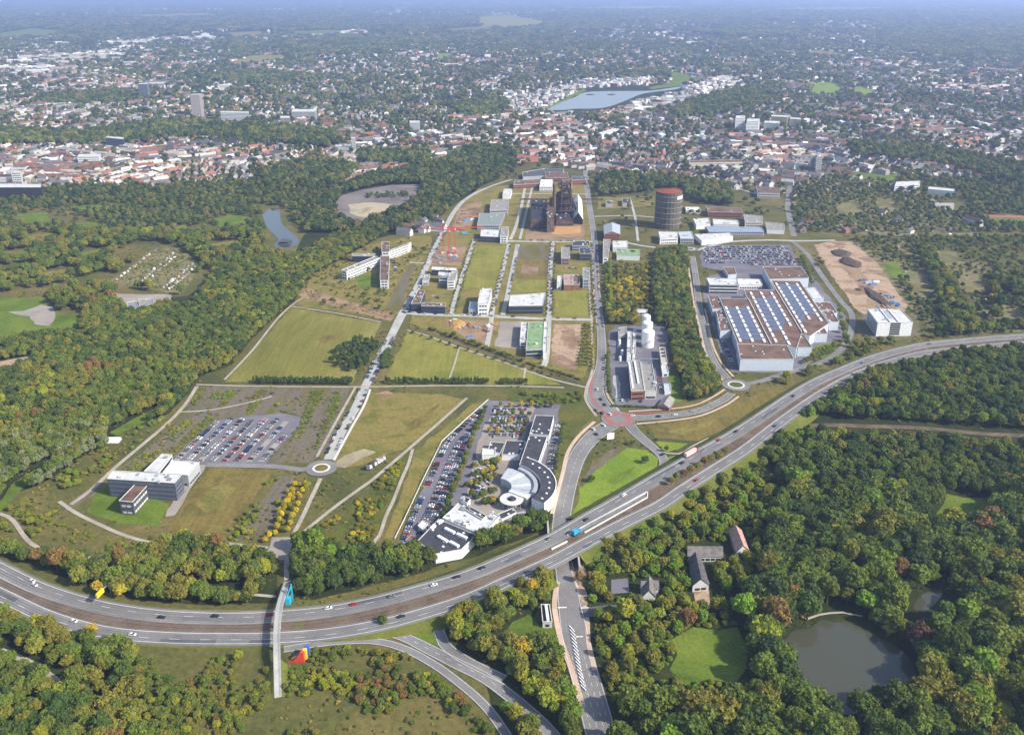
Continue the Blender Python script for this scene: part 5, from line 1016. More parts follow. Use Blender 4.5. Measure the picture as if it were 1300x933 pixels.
# cranes
MCR = plain('crane_red', (.55, .05, .05), .6)
for (x, y), h, ang, L, lb in (((570.5, 328), 40, 2.9, 46, 'red tower crane with a long jib over the building site'), ((577.5, 322), 36, .25, 42, 'second red tower crane on the building site'), ((563, 318), 34, -.5, 36, 'pale red tower crane near the avenue')):
    c = P(x, y); cr = empty('tower_crane', c, lb, 'crane', 'tower cranes over the quarter'); m = MB()
    for sx in (-.9, .9):
        for sy in (-.9, .9): m.bar((c[0] + sx, c[1] + sy, 0), (c[0] + sx, c[1] + sy, h), .35)
    for k in range(int(h / 2)):
        s = 1 if k % 2 else -1; m.bar((c[0] - .9 * s, c[1] - .9, 2 * k), (c[0] + .9 * s, c[1] - .9, 2 * k + 2), .22); m.bar((c[0] - .9, c[1] - .9 * s, 2 * k), (c[0] - .9, c[1] + .9 * s, 2 * k + 2), .22)
    m.build('mast', MCR, cr); d = np.array([math.cos(ang), math.sin(ang), 0]); t = np.array([c[0], c[1], h]); m = MB(); sd = np.array([-d[1], d[0], 0])
    for s in (-.7, .7): m.bar(t + sd * s, t + d * L + sd * s, .3)
    m.bar(t + [0, 0, 1.6], t + d * L + [0, 0, .6], .35)
    for k in range(int(L / 3)): m.bar(t + d * 3 * k + sd * .7, t + d * (3 * k + 1.5) + [0, 0, 1.5], .18); m.bar(t + d * 3 * k - sd * .7, t + d * (3 * k + 1.5) + [0, 0, 1.5], .18)
    m.build('jib', MCR, cr); m = MB(); m.bar(t, t - d * 13, .9); m.build('counter_jib', MCR, cr); m = MB(); q = t - d * 12; m.box((q[0], q[1], h - 2.5), 3, 2, 2.5, ang); m.build('counterweight', M_CONC, cr)
    m = MB(); m.box((c[0] + 1.2, c[1], h - 2), 1.8, 1.8, 2.2); m.build('cab', M_WHITE, cr); m = MB(); m.bar(t, t + [0, 0, 6], .6); m.bar(t + [0, 0, 6], t + d * L * .7 + [0, 0, 1], .14); m.bar(t + [0, 0, 6], t - d * 12, .14); m.build('apex', MCR, cr)
# sign gantry, blue stair, slide
c = P(122, 762); sg = empty('sign_gantry', c, 'grey sign gantry with yellow board over the motorway', 'sign gantry')
b0, b1 = np.array(P(141, 752, 0)), np.array(P(124, 769, 0)); m = MB(); m.bar(b0, b0 + [0, 0, 7.5], .6); m.build('post', M_STEEL, sg); m = MB(); m.bar(b0 + [0, 0, 7.2], b1 + [0, 0, 7.2], .7); m.build('beam', M_STEEL, sg)
q0, q1 = b1 + (b0 - b1) * .05, b1 + (b0 - b1) * .55; m = MB(); m.bar(q0 + [0, 0, 5.2], q1 + [0, 0, 5.2], .3); d = (q1 - q0)[:2]; d = d / np.linalg.norm(d); nn = np.array([-d[1], d[0]]) * .5
m = MB(); m.prism(ccw([tuple(q0[:2] + nn), tuple(q1[:2] + nn), tuple(q1[:2] - nn), tuple(q0[:2] - nn)]), 5.0, 8.2); m.build('board', plain('sign_yellow', (.72, .48, .02), .5), sg)
c = P(368, 766); bs = empty('blue_stair', c, 'bright blue stair tower beside the footbridge end', 'stair'); MBL = plain('stair_blue', (.03, .36, .52), .6)
m = MB(); m.box((c[0] - 1, c[1], 0), 3.2, 3.2, 4.5); m.build('stair_block', MBL, bs); m = MB(); m.bar((c[0] + 1, c[1] + 3, 0), (c[0] + 1, c[1] + 3, 12), .8); m.bar((c[0] - 2, c[1], 4), (c[0] + 1, c[1] + 3, 11), .7); m.build('mast', MBL, bs)
c = P(378, 838); sl_ = empty('inflatable_slide', c, 'red, yellow and blue inflatable slide below the footbridge', 'slide')
for k, (col, nm) in enumerate((((.6, .06, .03), 'red_chute'), ((.75, .5, .03), 'yellow_chute'), ((.05, .12, .45), 'blue_chute'))):
    m = MB(); y = c[1] - 2 + 2.4 * k; x0 = c[0] - 5 + k
    m.add([(x0, y, 0), (x0, y + 2.2, 0), (x0 + 9, y, 0), (x0 + 9, y + 2.2, 0), (x0 + 7, y, 6.5), (x0 + 7, y + 2.2, 6.5), (x0 + 9, y, 6.5), (x0 + 9, y + 2.2, 6.5), (x0 + 3, y, 1.2), (x0 + 3, y + 2.2, 1.2)],
          [(0, 8, 9, 1), (8, 4, 5, 9), (4, 6, 7, 5), (6, 2, 3, 7), (0, 2, 6, 4, 8), (1, 9, 5, 7, 3)]); m.build(nm, plain(nm, col, .5), sl_)
block([(366, 820), (394, 820), (394, 848), (366, 848)])

# ------------------------------------------------------------------ prototypes
import bmesh
def ico(sub):
    bm = bmesh.new(); bmesh.ops.create_icosphere(bm, subdivisions=sub, radius=1.0); bm.verts.ensure_lookup_table()
    v = np.array([x.co[:] for x in bm.verts]); f = np.array([[y.index for y in x.verts] for x in bm.faces]); bm.free(); return v, f
ICO1, ICO2 = ico(1), ico(2)
def crown_arrays(seed, nclump, rad, zc, cr, cards, src=ICO1, card=.55, low=-.45, jit=.22):
    r = np.random.default_rng(seed); V = []; Fc = []; n = 0; cs = []
    for i in range(nclump):
        for _ in range(30):
            d = r.normal(size=3); d /= np.linalg.norm(d)
            if d[2] > low: break
        k = r.uniform(.5, .82) if i > 3 else .25
        c = d * k * np.array(rad) * r.uniform(.85, 1.1) + [0, 0, zc]; s = r.uniform(*cr); cs.append((c, s))
        v = src[0] * (1 + r.uniform(-jit, jit, (len(src[0]), 1))) * s * np.array([1, 1, .82]) + c
        V.append(v); Fc += [tuple(x + n) for x in src[1]]; n += len(v)
    for i in range(cards):
        c, s = cs[r.integers(len(cs))]; d = r.normal(size=3); d[2] = abs(d[2]) if r.random() < .75 else d[2]; d /= np.linalg.norm(d)
        p = c + d * s * r.uniform(.92, 1.22); u = r.normal(size=3); u /= np.linalg.norm(u); w = np.cross(u, d + .5 * r.normal(size=3)); w /= np.linalg.norm(w) + 1e-6
        a = card * r.uniform(.6, 1.3); V.append(np.array([p - u * a - w * a, p + u * a - w * a, p + u * a + w * a, p - u * a + w * a]) ); Fc.append((n, n + 1, n + 2, n + 3)); n += 4
    return np.concatenate(V), Fc
def trunk_mb(h, r):
    m = MB(); m.cyl((0, 0, -.3), r, h * .55, 7, 0, r * .7, False); m.cyl((0, 0, h * .55 - .3), r * .7, h * .45, 7, 0, r * .3)
    for k in range(4):
        a = k * 1.6 + .4; m.bar((0, 0, h * .5), (math.cos(a) * h * .28, math.sin(a) * h * .28, h * .9), r * .5)
    return m
def mesh_of(name, V, Fc, mats, idx=None):
    me = bpy.data.meshes.new(name); me.from_pydata(V.tolist() if hasattr(V, 'tolist') else V, [], Fc)
    for x in mats: me.materials.append(x)
    if idx is not None: me.polygons.foreach_set('material_index', idx)
    me.update(); return me
# all trees are modelled 10 m across and 11 m high, then scaled
NEAR = []   # (crown mesh, trunk mesh)
for s in range(5):
    V, Fc = crown_arrays(100 + s, [105, 80, 120, 95, 90][s], [(5, 5, 4.4), (5.2, 4.4, 3.6), (4.6, 4.6, 5.2), (5.4, 5, 4.0), (4.4, 5, 4.8)][s], [6.6, 5.8, 7.4, 6.2, 6.8][s], [(.6, 1.45), (.75, 1.7), (.55, 1.25), (.65, 1.6), (.6, 1.5)][s], 1500, card=.36, jit=.3)
    tm = trunk_mb(6.5, .42); NEAR.append((mesh_of('crown', V, Fc, [M_LEAF]), mesh_of('trunk', tm.v, tm.f, [M_BARK])))
V, Fc = crown_arrays(140, 30, (2.3, 2.3, 6.0), 6.6, (.8, 1.3), 500); tm = trunk_mb(6, .3); NEAR.append((mesh_of('crown', V, Fc, [M_LEAF]), mesh_of('trunk', tm.v, tm.f, [M_BARK])))   # upright
V, Fc = crown_arrays(150, 45, (5, 5, 3.0), 2.6, (.8, 1.7), 700, low=-.3); tm = trunk_mb(2.6, .2); NEAR.append((mesh_of('crown', V, Fc, [M_LEAF]), mesh_of('trunk', tm.v, tm.f, [M_BARK])))  # shrub
def collection(name, meshes):
    c = bpy.data.collections.new(name)
    for i, me in enumerate(meshes): c.objects.link(bpy.data.objects.new('%s_%02d' % (name, i), me))
    return c
def joined(cm, tm):
    v = [x.co[:] for x in cm.vertices]; f = [tuple(p.vertices) for p in cm.polygons]; n = len(v)
    v += [x.co[:] for x in tm.vertices]; f2 = [tuple(i + n for i in p.vertices) for p in tm.polygons]
    return mesh_of('tree', v, f + f2, [M_LEAF, M_BARK], [0] * len(f) + [1] * len(f2))
C_NEAR = collection('tree_forms', [joined(*x) for x in NEAR])
mids = []
for s in range(4):
    V, Fc = crown_arrays(200 + s, 34, (5, 5, 4.2), 6.0, (1.1, 2.2), 160, card=.7); mids.append(mesh_of('tree_mid', V, Fc, [M_LEAF]))
for s in range(3):
    V, Fc = crown_arrays(300 + s, 12, (5.5, 5.5, 3.8), 5.0, (1.8, 3.2), 30, card=1.2, jit=.3); mids.append(mesh_of('tree_far', V, Fc, [M_LEAF]))
V, Fc = crown_arrays(400, 9, (5, 5, 2.6), 2.0, (1.6, 2.8), 60, card=.9, low=-.2); mids_tuft = mesh_of('tuft', V, Fc, [M_LEAF])
C_MID = collection('distant_tree_forms', mids)
# houses
M_ROOF = tinted('tiled_roof', .9, .1, .3, .18)
M_HWALL, nt, b = base('house_wall', .9, .1); oi = nt.nodes.new('ShaderNodeObjectInfo')
nt.links.new(ramp(nt, oi.outputs['Random'], [(0, (.46, .44, .41)), (.3, (.60, .59, .57)), (.45, (.34, .31, .27)), (.65, (.44, .37, .30)), (.8, (.24, .13, .10)), (.88, (.55, .54, .53))]), b.inputs['Base Color'])
nt.nodes[-1].color_ramp.interpolation = 'CONSTANT' if hasattr(nt.nodes[-1], 'color_ramp') else 'LINEAR'
def house_forms(w, l, he, hr, flat=False):
    a = MB(); q = [(-l / 2, -w / 2), (l / 2, -w / 2), (l / 2, w / 2), (-l / 2, w / 2)]; a.prism(q, -.2, he, 0, False); r = MB()
    if flat: r.poly([(x, y, he - .3) for x, y in q]); r.box((l * .2, 0, he - .3), l * .15, w * .3, 2.0)
    else:
        o = .4; a.poly([(l / 2, -w / 2, he), (l / 2, w / 2, he), (l / 2, 0, hr)]); a.poly([(-l / 2, w / 2, he), (-l / 2, -w / 2, he), (-l / 2, 0, hr)])
        e = he - .25
        r.poly([(-l / 2 - o, -w / 2 - o, e), (l / 2 + o, -w / 2 - o, e), (l / 2 + o, 0, hr + .1), (-l / 2 - o, 0, hr + .1)]); r.poly([(l / 2 + o, w / 2 + o, e), (-l / 2 - o, w / 2 + o, e), (-l / 2 - o, 0, hr + .1), (l / 2 + o, 0, hr + .1)])
        r.box((l * .22, w * .12, hr - 1.4), .8, .8, 2.0)
    return a, r
HF = [house_forms(9.5, 12, 5.6, 9.8), house_forms(10.5, 24, 7.5, 12.0), house_forms(11, 38, 8.5, 12.8), house_forms(13, 30, 12.5, 0, True), house_forms(26, 46, 8, 0, True), house_forms(9, 11, 6.2, 0, True)]
HNAME = ['detached house', 'double house', 'terrace row', 'flat-roofed apartment block', 'flat-roofed hall', 'cubic house']
HM = [(mesh_of('wall', a.v, a.f, [M_HWALL]), mesh_of('roof', r.v, r.f, [M_ROOF])) for a, r in HF]
hj = []
for a, r in HF: hj.append(mesh_of('house', a.v + r.v, a.f + [tuple(i + len(a.v) for i in f) for f in r.f], [M_HWALL, M_ROOF], [0] * len(a.f) + [1] * len(r.f)))
C_HOUSE = collection('house_forms', hj)
# cars
M_PAINT = tinted('car_paint', .35, .5, 1, .04); M_TYRE = plain('tyre', (.02, .02, .02))
def car_parts():
    b1 = MB(); w = .9
    prof = [(-2.2, .35), (2.2, .35), (2.25, .75), (1.25, .95), (-2.0, 1.0), (-2.25, .8)]
    n = len(prof); vs = [(x, -w, z) for x, z in prof] + [(x, w, z) for x, z in prof]
    b1.add(vs, [tuple(range(n)), tuple(range(2 * n - 1, n - 1, -1))] + [(i, i + n, (i + 1) % n + n, (i + 1) % n) for i in range(n)])
    b1.add([(-1.15, -.7, 1.45), (.35, -.7, 1.45), (.35, .7, 1.45), (-1.15, .7, 1.45)], [(0, 1, 2, 3)])
    g1 = MB(); lo = [(-1.9, -.82, .96), (1.25, -.82, .94), (1.25, .82, .94), (-1.9, .82, .96)]; hi = [(-1.15, -.7, 1.44), (.35, -.7, 1.44), (.35, .7, 1.44), (-1.15, .7, 1.44)]
    g1.add(lo + hi, [(0, 1, 5, 4), (1, 2, 6, 5), (2, 3, 7, 6), (3, 0, 4, 7)])
    wh = []
    for x in (-1.4, 1.4):
        for y in (-.82, .82):
            m = MB(); k = 10
            for s in (-.1, .1): m.v += [(x + .33 * math.cos(6.283 * i / k), y + s, .33 + .33 * math.sin(6.283 * i / k)) for i in range(k)]
            m.f += [tuple(range(k)), tuple(range(2 * k - 1, k - 1, -1))] + [(i, i + k, (i + 1) % k + k, (i + 1) % k) for i in range(k)]; m.m = [0] * len(m.f); wh.append(m)
    return b1, g1, wh
cb, cg, cw = car_parts()
CARB = mesh_of('body', cb.v, cb.f, [M_PAINT]); CARG = mesh_of('windows', cg.v, cg.f, [M_GLASS]); CARW = [mesh_of('wheel', m.v, m.f, [M_TYRE]) for m in cw]
v = list(cb.v); f = list(cb.f); ix = [0] * len(f)
f += [tuple(i + len(v) for i in q) for q in cg.f]; ix += [1] * len(cg.f); v += cg.v
for m in cw: f += [tuple(i + len(v) for i in q) for q in m.f]; ix += [2] * len(m.f); v += m.v
CARJ = mesh_of('parked_car', v, f, [M_PAINT, M_GLASS, M_TYRE], ix); C_CAR = collection('car_form', [CARJ])

def scatter(name, coll, pts, idx, scl, rotz, tint, label, cat):
    """uncountable growth or buildings: one object, instances on points"""
    n = len(pts); me = bpy.data.meshes.new(name); me.vertices.add(n); me.vertices.foreach_set('co', np.asarray(pts, 'f').ravel())
    def at(nm, t, key, arr): a = me.attributes.new(nm, t, 'POINT'); a.data.foreach_set(key, arr.ravel())
    at('idx', 'INT', 'value', np.asarray(idx, 'i')); at('scl', 'FLOAT_VECTOR', 'vector', np.asarray(scl, 'f'))
    r = np.zeros((n, 3), 'f'); r[:, 2] = rotz; at('rot', 'FLOAT_VECTOR', 'vector', r)
    c4 = np.ones((n, 4), 'f'); c4[:, :3] = tint; at('tint', 'FLOAT_COLOR', 'color', c4)
    o = bpy.data.objects.new(name, me); COL.objects.link(o); tag(o, label, cat, None, 'stuff')
    ng = bpy.data.node_groups.new(name, 'GeometryNodeTree')
    ng.interface.new_socket('Geometry', in_out='INPUT', socket_type='NodeSocketGeometry'); ng.interface.new_socket('Geometry', in_out='OUTPUT', socket_type='NodeSocketGeometry')
    N = ng.nodes.new; L = ng.links.new; gi, go, ip, ci = N('NodeGroupInput'), N('NodeGroupOutput'), N('GeometryNodeInstanceOnPoints'), N('GeometryNodeCollectionInfo')
    ci.inputs['Collection'].default_value = coll; ci.inputs['Separate Children'].default_value = True; ci.inputs['Reset Children'].default_value = True
    def na(nm, t): x = N('GeometryNodeInputNamedAttribute'); x.data_type = t; x.inputs['Name'].default_value = nm; return x.outputs['Attribute']
    L(gi.outputs[0], ip.inputs['Points']); L(ci.outputs[0], ip.inputs['Instance']); ip.inputs['Pick Instance'].default_value = True
    L(na('idx', 'INT'), ip.inputs['Instance Index']); L(na('scl', 'FLOAT_VECTOR'), ip.inputs['Scale'])
    e = N('FunctionNodeEulerToRotation'); L(na('rot', 'FLOAT_VECTOR'), e.inputs[0]); L(e.outputs[0], ip.inputs['Rotation']); L(ip.outputs[0], go.inputs[0])
    o.modifiers.new('scatter', 'NODES').node_group = ng
    return o

# ------------------------------------------------------------------ trees
K = .78
PAL = {'dark green': A(82, 97, 44, K), 'deep green': A(69, 86, 44, K), 'mid green': A(100, 112, 47, K), 'olive green': A(118, 116, 50, K), 'yellow-green': A(134, 136, 46, K), 'bright green': A(108, 130, 44, K),
       'golden': A(162, 144, 48, K), 'rust-brown': A(124, 100, 58, K), 'grey-green': A(118, 124, 88, K), 'yellow': A(186, 166, 46, K), 'purple-brown': A(92, 72, 56, K)}
MIX = {'wood': [('dark green', 3), ('mid green', 5), ('olive green', 3), ('deep green', 1.2), ('yellow-green', .4), ('rust-brown', .2)], 'deep': [('deep green', 3), ('dark green', 5), ('mid green', 5), ('olive green', 1.5), ('bright green', .7), ('yellow-green', .35), ('rust-brown', .16), ('golden', .05)],
       'verge': [('mid green', 4), ('olive green', 3), ('dark green', 2), ('yellow-green', .8), ('rust-brown', .35), ('golden', .12)], 'loop': [('olive green', 3), ('yellow-green', 1.4), ('mid green', 4), ('bright green', 1), ('golden', .1)], 'yellow': [('golden', 1.6), ('yellow', .5), ('yellow-green', 3), ('olive green', 4), ('mid green', 1)],
       'shrub': [('mid green', 2), ('olive green', 3), ('yellow-green', 2), ('bright green', 2)], 'bright': [('bright green', 3), ('mid green', 3), ('yellow-green', 1)], 'conifer': [('deep green', 3), ('dark green', 2)], 'silver': [('grey-green', 3), ('mid green', 1), ('dark green', 1)]}
def pick(mix, n):
    ks = [k for k, _ in MIX[mix]]; w = np.array([q for _, q in MIX[mix]], float); return rng.choice(ks, n, p=w / w.sum())
def vn0(x, y):
    xi, yi = np.floor(x), np.floor(y); fx, fy = x - xi, y - yi; fx = fx * fx * (3 - 2 * fx); fy = fy * fy * (3 - 2 * fy)
    hh = lambda a, b2: (np.sin(a * 127.1 + b2 * 311.7) * 43758.5453) % 1.0
    return (hh(xi, yi) * (1 - fx) + hh(xi + 1, yi) * fx) * (1 - fy) + (hh(xi, yi + 1) * (1 - fx) + hh(xi + 1, yi + 1) * fx) * fy
TREES = []   # x, y, diameter, colour word, form, place
ZB = {}
def place_zone(poly, spacing, size, mix, forms, place, prob=1.0, zmask=None, hscale=1.0, clump=0.0, ignore=False):
    tmp = np.zeros_like(BLOCK); fill(tmp, poly, True)
    w = np.array(PP(poly))[:, :2]; x0, y0 = w.min(0); x1, y1 = w.max(0)
    X, Y = np.meshgrid(np.arange(x0, x1, spacing), np.arange(y0, y1, spacing * .9)); X = X + (np.arange(X.shape[0])[:, None] % 2) * spacing * .5
    X = (X + rng.uniform(-.4, .4, X.shape) * spacing).ravel(); Y = (Y + rng.uniform(-.4, .4, Y.shape) * spacing).ravel()
    px, py = to_px(X, Y); ok = look(tmp, px, py) & (px > GX0 + 2) & (px < GX1 - 2) & (py < GY1 - 2) & (rng.random(len(X)) < prob)
    X, Y, px, py = X[ok], Y[ok], px[ok], py[ok]; d = rng.uniform(size[0], size[1], len(X)); d = np.where(rng.random(len(X)) < .12, d * 1.2, d)
    if clump:
        kk = vn0(X / clump + 5, Y / clump + 9) > (.46 if clump < 40 else .24); X, Y, px, py, d = X[kk], Y[kk], px[kk], py[kk], d[kk]
    pm = F / (Y * CP + ALT * SP) * d * .32
    ok = np.full(len(px), ignore) | ~look(BLOCK, px, py) & ~look(BLOCK, px - pm, py) & ~look(BLOCK, px + pm, py) & ~look(BLOCK, px, py + pm * .5)
    # larger clumps share a colour: blend per-tree choice with a slow field
    X, Y, d = X[ok], Y[ok], d[ok]; cols = pick(mix, len(X)); cell = {}
    for i in range(len(X)):
        if rng.random() < .45:
            key = (int(X[i] // 28), int(Y[i] // 28)); cols[i] = cell.setdefault(key, cols[i])
        TREES.append((X[i], Y[i], d[i], cols[i], int(rng.choice(forms)), place, hscale))
BL = [0, 1, 2, 3, 4]
place_zone(WOOD_LEFT, 5.2, (5, 9.5), 'wood', BL, 'in the wood beside the park')
place_zone([(-60, 560), (40, 545), (130, 545), (150, 560), (60, 612), (0, 640), (-60, 690)], 7, (6, 9), 'silver', BL, 'at the silvery edge of the park wood')
VILLA = [(738, 712), (800, 680), (880, 632), (960, 588), (985, 612), (968, 690), (950, 730), (915, 770), (925, 800), (948, 845), (950, 900), (752, 900), (746, 790)]
_keep = BLOCK.copy(); fill(BLOCK, VILLA, True)
place_zone([p for p in WOOD_RIGHT if p[1] < 580] + [(985, 612), (1180, 640), (1400, 640), (1670, 640)][::1] if False else [(1000, 548), (1045, 509), (1110, 478), (1205, 452), (1320, 444), (1670, 440), (1670, 640), (1180, 640), (985, 612), (975, 574)], 6.4, (6, 10.5), 'deep', BL, 'in the upper wood beside the railway', .97, None, 1.05)
place_zone([(985, 612), (1180, 640), (1670, 640), (1670, 1000), (770, 1000), (752, 845), (900, 760), (968, 690)], 9.0, (9, 17), 'deep', BL, 'in the wood round the pond', .97, None, 1.0)
BLOCK[:] = _keep
for pl in ([(868, 690), (922, 690), (924, 712), (904, 716), (906, 752), (902, 774), (878, 774), (872, 716)], [(808, 734), (842, 734), (840, 766), (808, 766)], [(770, 732), (800, 730), (802, 758), (770, 760)], [(922, 670), (944, 668), (956, 706), (930, 712)], [(866, 806), (936, 800), (944, 850), (866, 856)]): fill(BLOCK, pl, True)
place_zone(VILLA, 7.5, (5, 9), 'shrub', BL, 'in the overgrown garden round the old villa', .62)
place_zone(VILLA, 3.8, (2.2, 4.6), 'bright', [6], 'in the undergrowth round the old villa', .75)
place_zone([(742, 742), (760, 722), (850, 690), (900, 655), (975, 612), (1000, 640), (960, 720), (900, 760), (880, 820), (800, 830), (752, 850)], 6.5, (4, 8), 'shrub', [0, 1, 6, 6], 'among the bushes round the old villa', .8)
place_zone([(748, 716), (840, 672), (940, 608), (965, 594), (975, 618), (900, 656), (850, 686), (780, 718), (752, 732)], 3.4, (3, 6), 'bright', [6], 'on the bushy slope below the motorway')
place_zone(WOOD_LOOP, 6.2, (6.5, 10.5), 'loop', BL, 'in the copse inside the slip road')
place_zone(VERGE_LEFT, 6.0, (6, 11), 'verge', BL, 'between the motorway and the laboratory')
place_zone(VERGE_MID, 6.4, (7.5, 12), 'deep', BL, 'between the motorway and the shopping centre')
place_zone(WOOD_LOW, 6.3, (6, 10.5), 'wood', BL, 'on the outer side of the motorway bend')
place_zone([(178, 836), (345, 836), (345, 1000), (178, 1000)], 3.4, (2.5, 5.5), 'verge', [6, 6, 0], 'on the scrubby verge beside the footbridge', .8, None, .8, 16)
place_zone([(362, 832), (420, 822), (500, 828), (545, 850), (640, 930), (640, 1000), (362, 1000)], 3.2, (2.5, 5.5), 'verge', [6, 6, 0], 'on the scrub between the slip road and the footbridge', .85, None, .8, 14)
place_zone(WOOD_STRIP, 6.4, (7, 11), 'wood', BL, 'in the narrow wood beside the roundabout road')
place_zone([(905, 470), (919, 490), (908, 504), (880, 510), (875, 495)], 5.5, (5, 8), 'bright', BL, 'at the roundabout end of the narrow wood')
place_zone([(772, 337), (829, 335), (829, 395), (772, 388)], 5.5, (3, 6.5), 'yellow', [6, 6, 0], 'on the overgrown plot beside the avenue', .85)
place_zone([(772, 388), (850, 400), (848, 414), (772, 413)], 6, (6, 9), 'verge', BL, 'in the thicket behind the white tanks', .9)
place_zone([(-335, 295), (0, 295), (380, 296), (385, 318), (300, 332), (240, 375), (110, 395), (75, 420), (0, 430), (-335, 470)], 9.5, (8, 14), 'wood', BL, 'scattered over the park', .75, None, 1.0, 60)
place_zone([(1080, 300), (1112, 300), (1675, 300), (1675, 438), (1300, 434), (1200, 437), (1165, 425), (1150, 385), (1110, 332)], 6, (2.5, 7), 'wood', [0, 1, 2, 6, 6], 'among the gardens beside the sandy site', .5)
place_zone([(1165, 320), (1180, 318), (1230, 395), (1250, 430), (1215, 434), (1195, 400)], 8, (8, 13), 'deep', BL, 'in the tree belt between the gardens', .8)
place_zone([(1255, 350), (1675, 340), (1675, 436), (1260, 432)], 9, (8, 14), 'deep', BL, 'in the tree clumps beyond the gardens', .7, None, 1.0, 45)
place_zone([(1026, 322), (1040, 330), (1064, 372), (1086, 396), (1080, 402), (1056, 368)], 7, (5, 8), 'verge', BL, 'along the hedge of the sandy site')
place_zone([(1016, 456), (1060, 442), (1100, 434), (1160, 434), (1150, 442), (1100, 452), (1050, 470), (1000, 490), (985, 490)], 8, (5, 9), 'loop', [0, 1, 6], 'between the hall and the motorway', .75)
place_zone([(1190, 430), (1300, 420), (1500, 412), (1500, 404), (1300, 414), (1190, 420)], 8, (6, 10), 'wood', BL, 'beside the motorway below the gardens', .8)
place_zone([(440, 650), (480, 612), (512, 584), (508, 604), (488, 650), (470, 688), (440, 706), (384, 690), (390, 676)], 3.0, (2, 4.5), 'yellow', [6, 6, 6, 0], 'on the yellow shrub slope', .85, None, .85, 13)
place_zone([(600, 514), (616, 511), (560, 562), (533, 612), (503, 676), (490, 686), (520, 600), (545, 560)], 4, (1.5, 3.2), 'shrub', [6], 'on the dry slope by the white wall', .7, None, .7, 12)
place_zone([(375, 612), (395, 616), (372, 660), (360, 684), (334, 690), (352, 640)], 6.2, (3.5, 5.2), 'yellow', BL, 'in the yellow planting below the roundabout', .8)
place_zone([(300, 640), (330, 610), (350, 604), (356, 612), (330, 660), (318, 686), (290, 690)], 3.8, (2, 4.5), 'shrub', [6, 0], 'on the grey strip beside the brown field', .7, None, .8, 12)
place_zone([(218, 545), (255, 500), (330, 494), (330, 505), (262, 520), (230, 555), (150, 625), (100, 645), (130, 620)], 3.2, (1.5, 3.6), 'shrub', [6], 'on the gravelly waste ground', .8, None, .7, 14)
place_zone([(146, 358), (203, 312), (228, 315), (254, 337), (230, 372), (178, 365)], 4.6, (1.2, 3.2), 'shrub', [6, 6, 0], 'on the allotment plots below the park', .45, None, .9, 0, True)
for st in ([(250, 494), (262, 494), (238, 520), (228, 522)], [(292, 494), (308, 494), (286, 516), (276, 517)], [(326, 495), (342, 495), (322, 526), (312, 526)], [(396, 496), (412, 496), (384, 556), (370, 560)], [(424, 498), (436, 496), (408, 566), (398, 570)], [(262, 530), (280, 528), (224, 578), (208, 584)]): place_zone(st, 2.4, (1.2, 3.2), 'shrub', [6], 'in the shrub strips of the waste ground', .85, None, .7)
place_zone([(340, 500), (352, 496), (378, 560), (350, 580), (372, 545)], 6, (3, 5), 'shrub', [6], 'between the car park and the avenue', .5)
place_zone([(0, 655), (60, 618), (130, 565), (210, 530), (220, 540), (150, 590), (80, 640), (40, 690), (0, 690)], 3.8, (2.5, 5.5), 'shrub', [6, 0, 6], 'along the gravel track', .8, None, .85, 16)
place_zone([(60, 660), (130, 680), (205, 690), (130, 704), (80, 700)], 3.4, (1.5, 3.5), 'shrub', [6], 'on the rough slope above the motorway', .8, None, .7, 14)
place_zone([(400, 345), (450, 318), (520, 302), (545, 305), (540, 330), (515, 372), (500, 400), (380, 385)], 12, (3, 6), 'verge', [6, 0], 'on the dry ground round the white cross-shaped building', .45)
place_zone([(375, 330), (440, 322), (400, 350), (380, 370), (360, 372)], 6.5, (5, 9), 'yellow', BL, 'at the park wood edge above the meadow', .8)
place_zone([(640, 500), (735, 498), (748, 508), (700, 514), (640, 512)], 4.5, (2.5, 5.5), 'shrub', [0, 6, 6], 'on the bank above the shopping centre', .8, None, .9, 16)
place_zone([(418, 462), (430, 446), (455, 433), (480, 437), (478, 455), (465, 468), (445, 472)], 4.6, (5, 7.5), 'conifer', [5, 0, 5], 'in the dark grove on the meadow') if False else None
def tree_at(px, py, d, col, form=0, place='', hs=1.0, z=0.0):
    q = P(px, py, z); TREES.append((q[0], q[1], d, col, form, place, hs)); ZB[len(TREES) - 1] = z
gp = [(418, 462), (430, 446), (455, 433), (480, 437), (478, 455), (465, 468), (445, 472)]
for _ in range(150):
    x, y = random.uniform(416, 482), random.uniform(432, 473)
    if inpoly(gp, x, y): tree_at(x, y, random.uniform(4.5, 7), random.choice(['deep green', 'deep green', 'dark green']), random.choice([0, 2, 5]), 'in the dark grove on the meadow', 1.2)
for _ in range(26): tree_at(random.uniform(485, 497), random.uniform(448, 470), random.uniform(4, 6), 'dark green', random.choice([0, 1]), 'beside the avenue opposite the dark grove')
def tree_row(p0, p1, n, d, cols, forms, place, hs=1.0, j=.6, prob=1.0, z=0.0):
    for i in range(n):
        if random.random() > prob: continue
        t = i / max(1, n - 1); tree_at(p0[0] + (p1[0] - p0[0]) * t + random.uniform(-j, j), p0[1] + (p1[1] - p0[1]) * t + random.uniform(-j, j) * .5, random.uniform(*d), random.choice(cols), random.choice(forms), place, hs, z)
for yy in (485.5, 487.5):
    tree_row((322, yy), (445, yy + 1), 34, (3.8, 5.2), ['deep green', 'dark green'], [5, 0], 'in the conifer row along the straight footpath', 1.25)
    tree_row((490, yy), (618, yy + .5), 34, (3.5, 5), ['deep green', 'dark green'], [5, 0], 'in the conifer row below the yellow meadow', 1.2, .8, .85); tree_row((636, yy), (668, yy), 10, (3.5, 5), ['dark green', 'mid green'], [5, 0], 'in the short tree row below the yellow meadow')
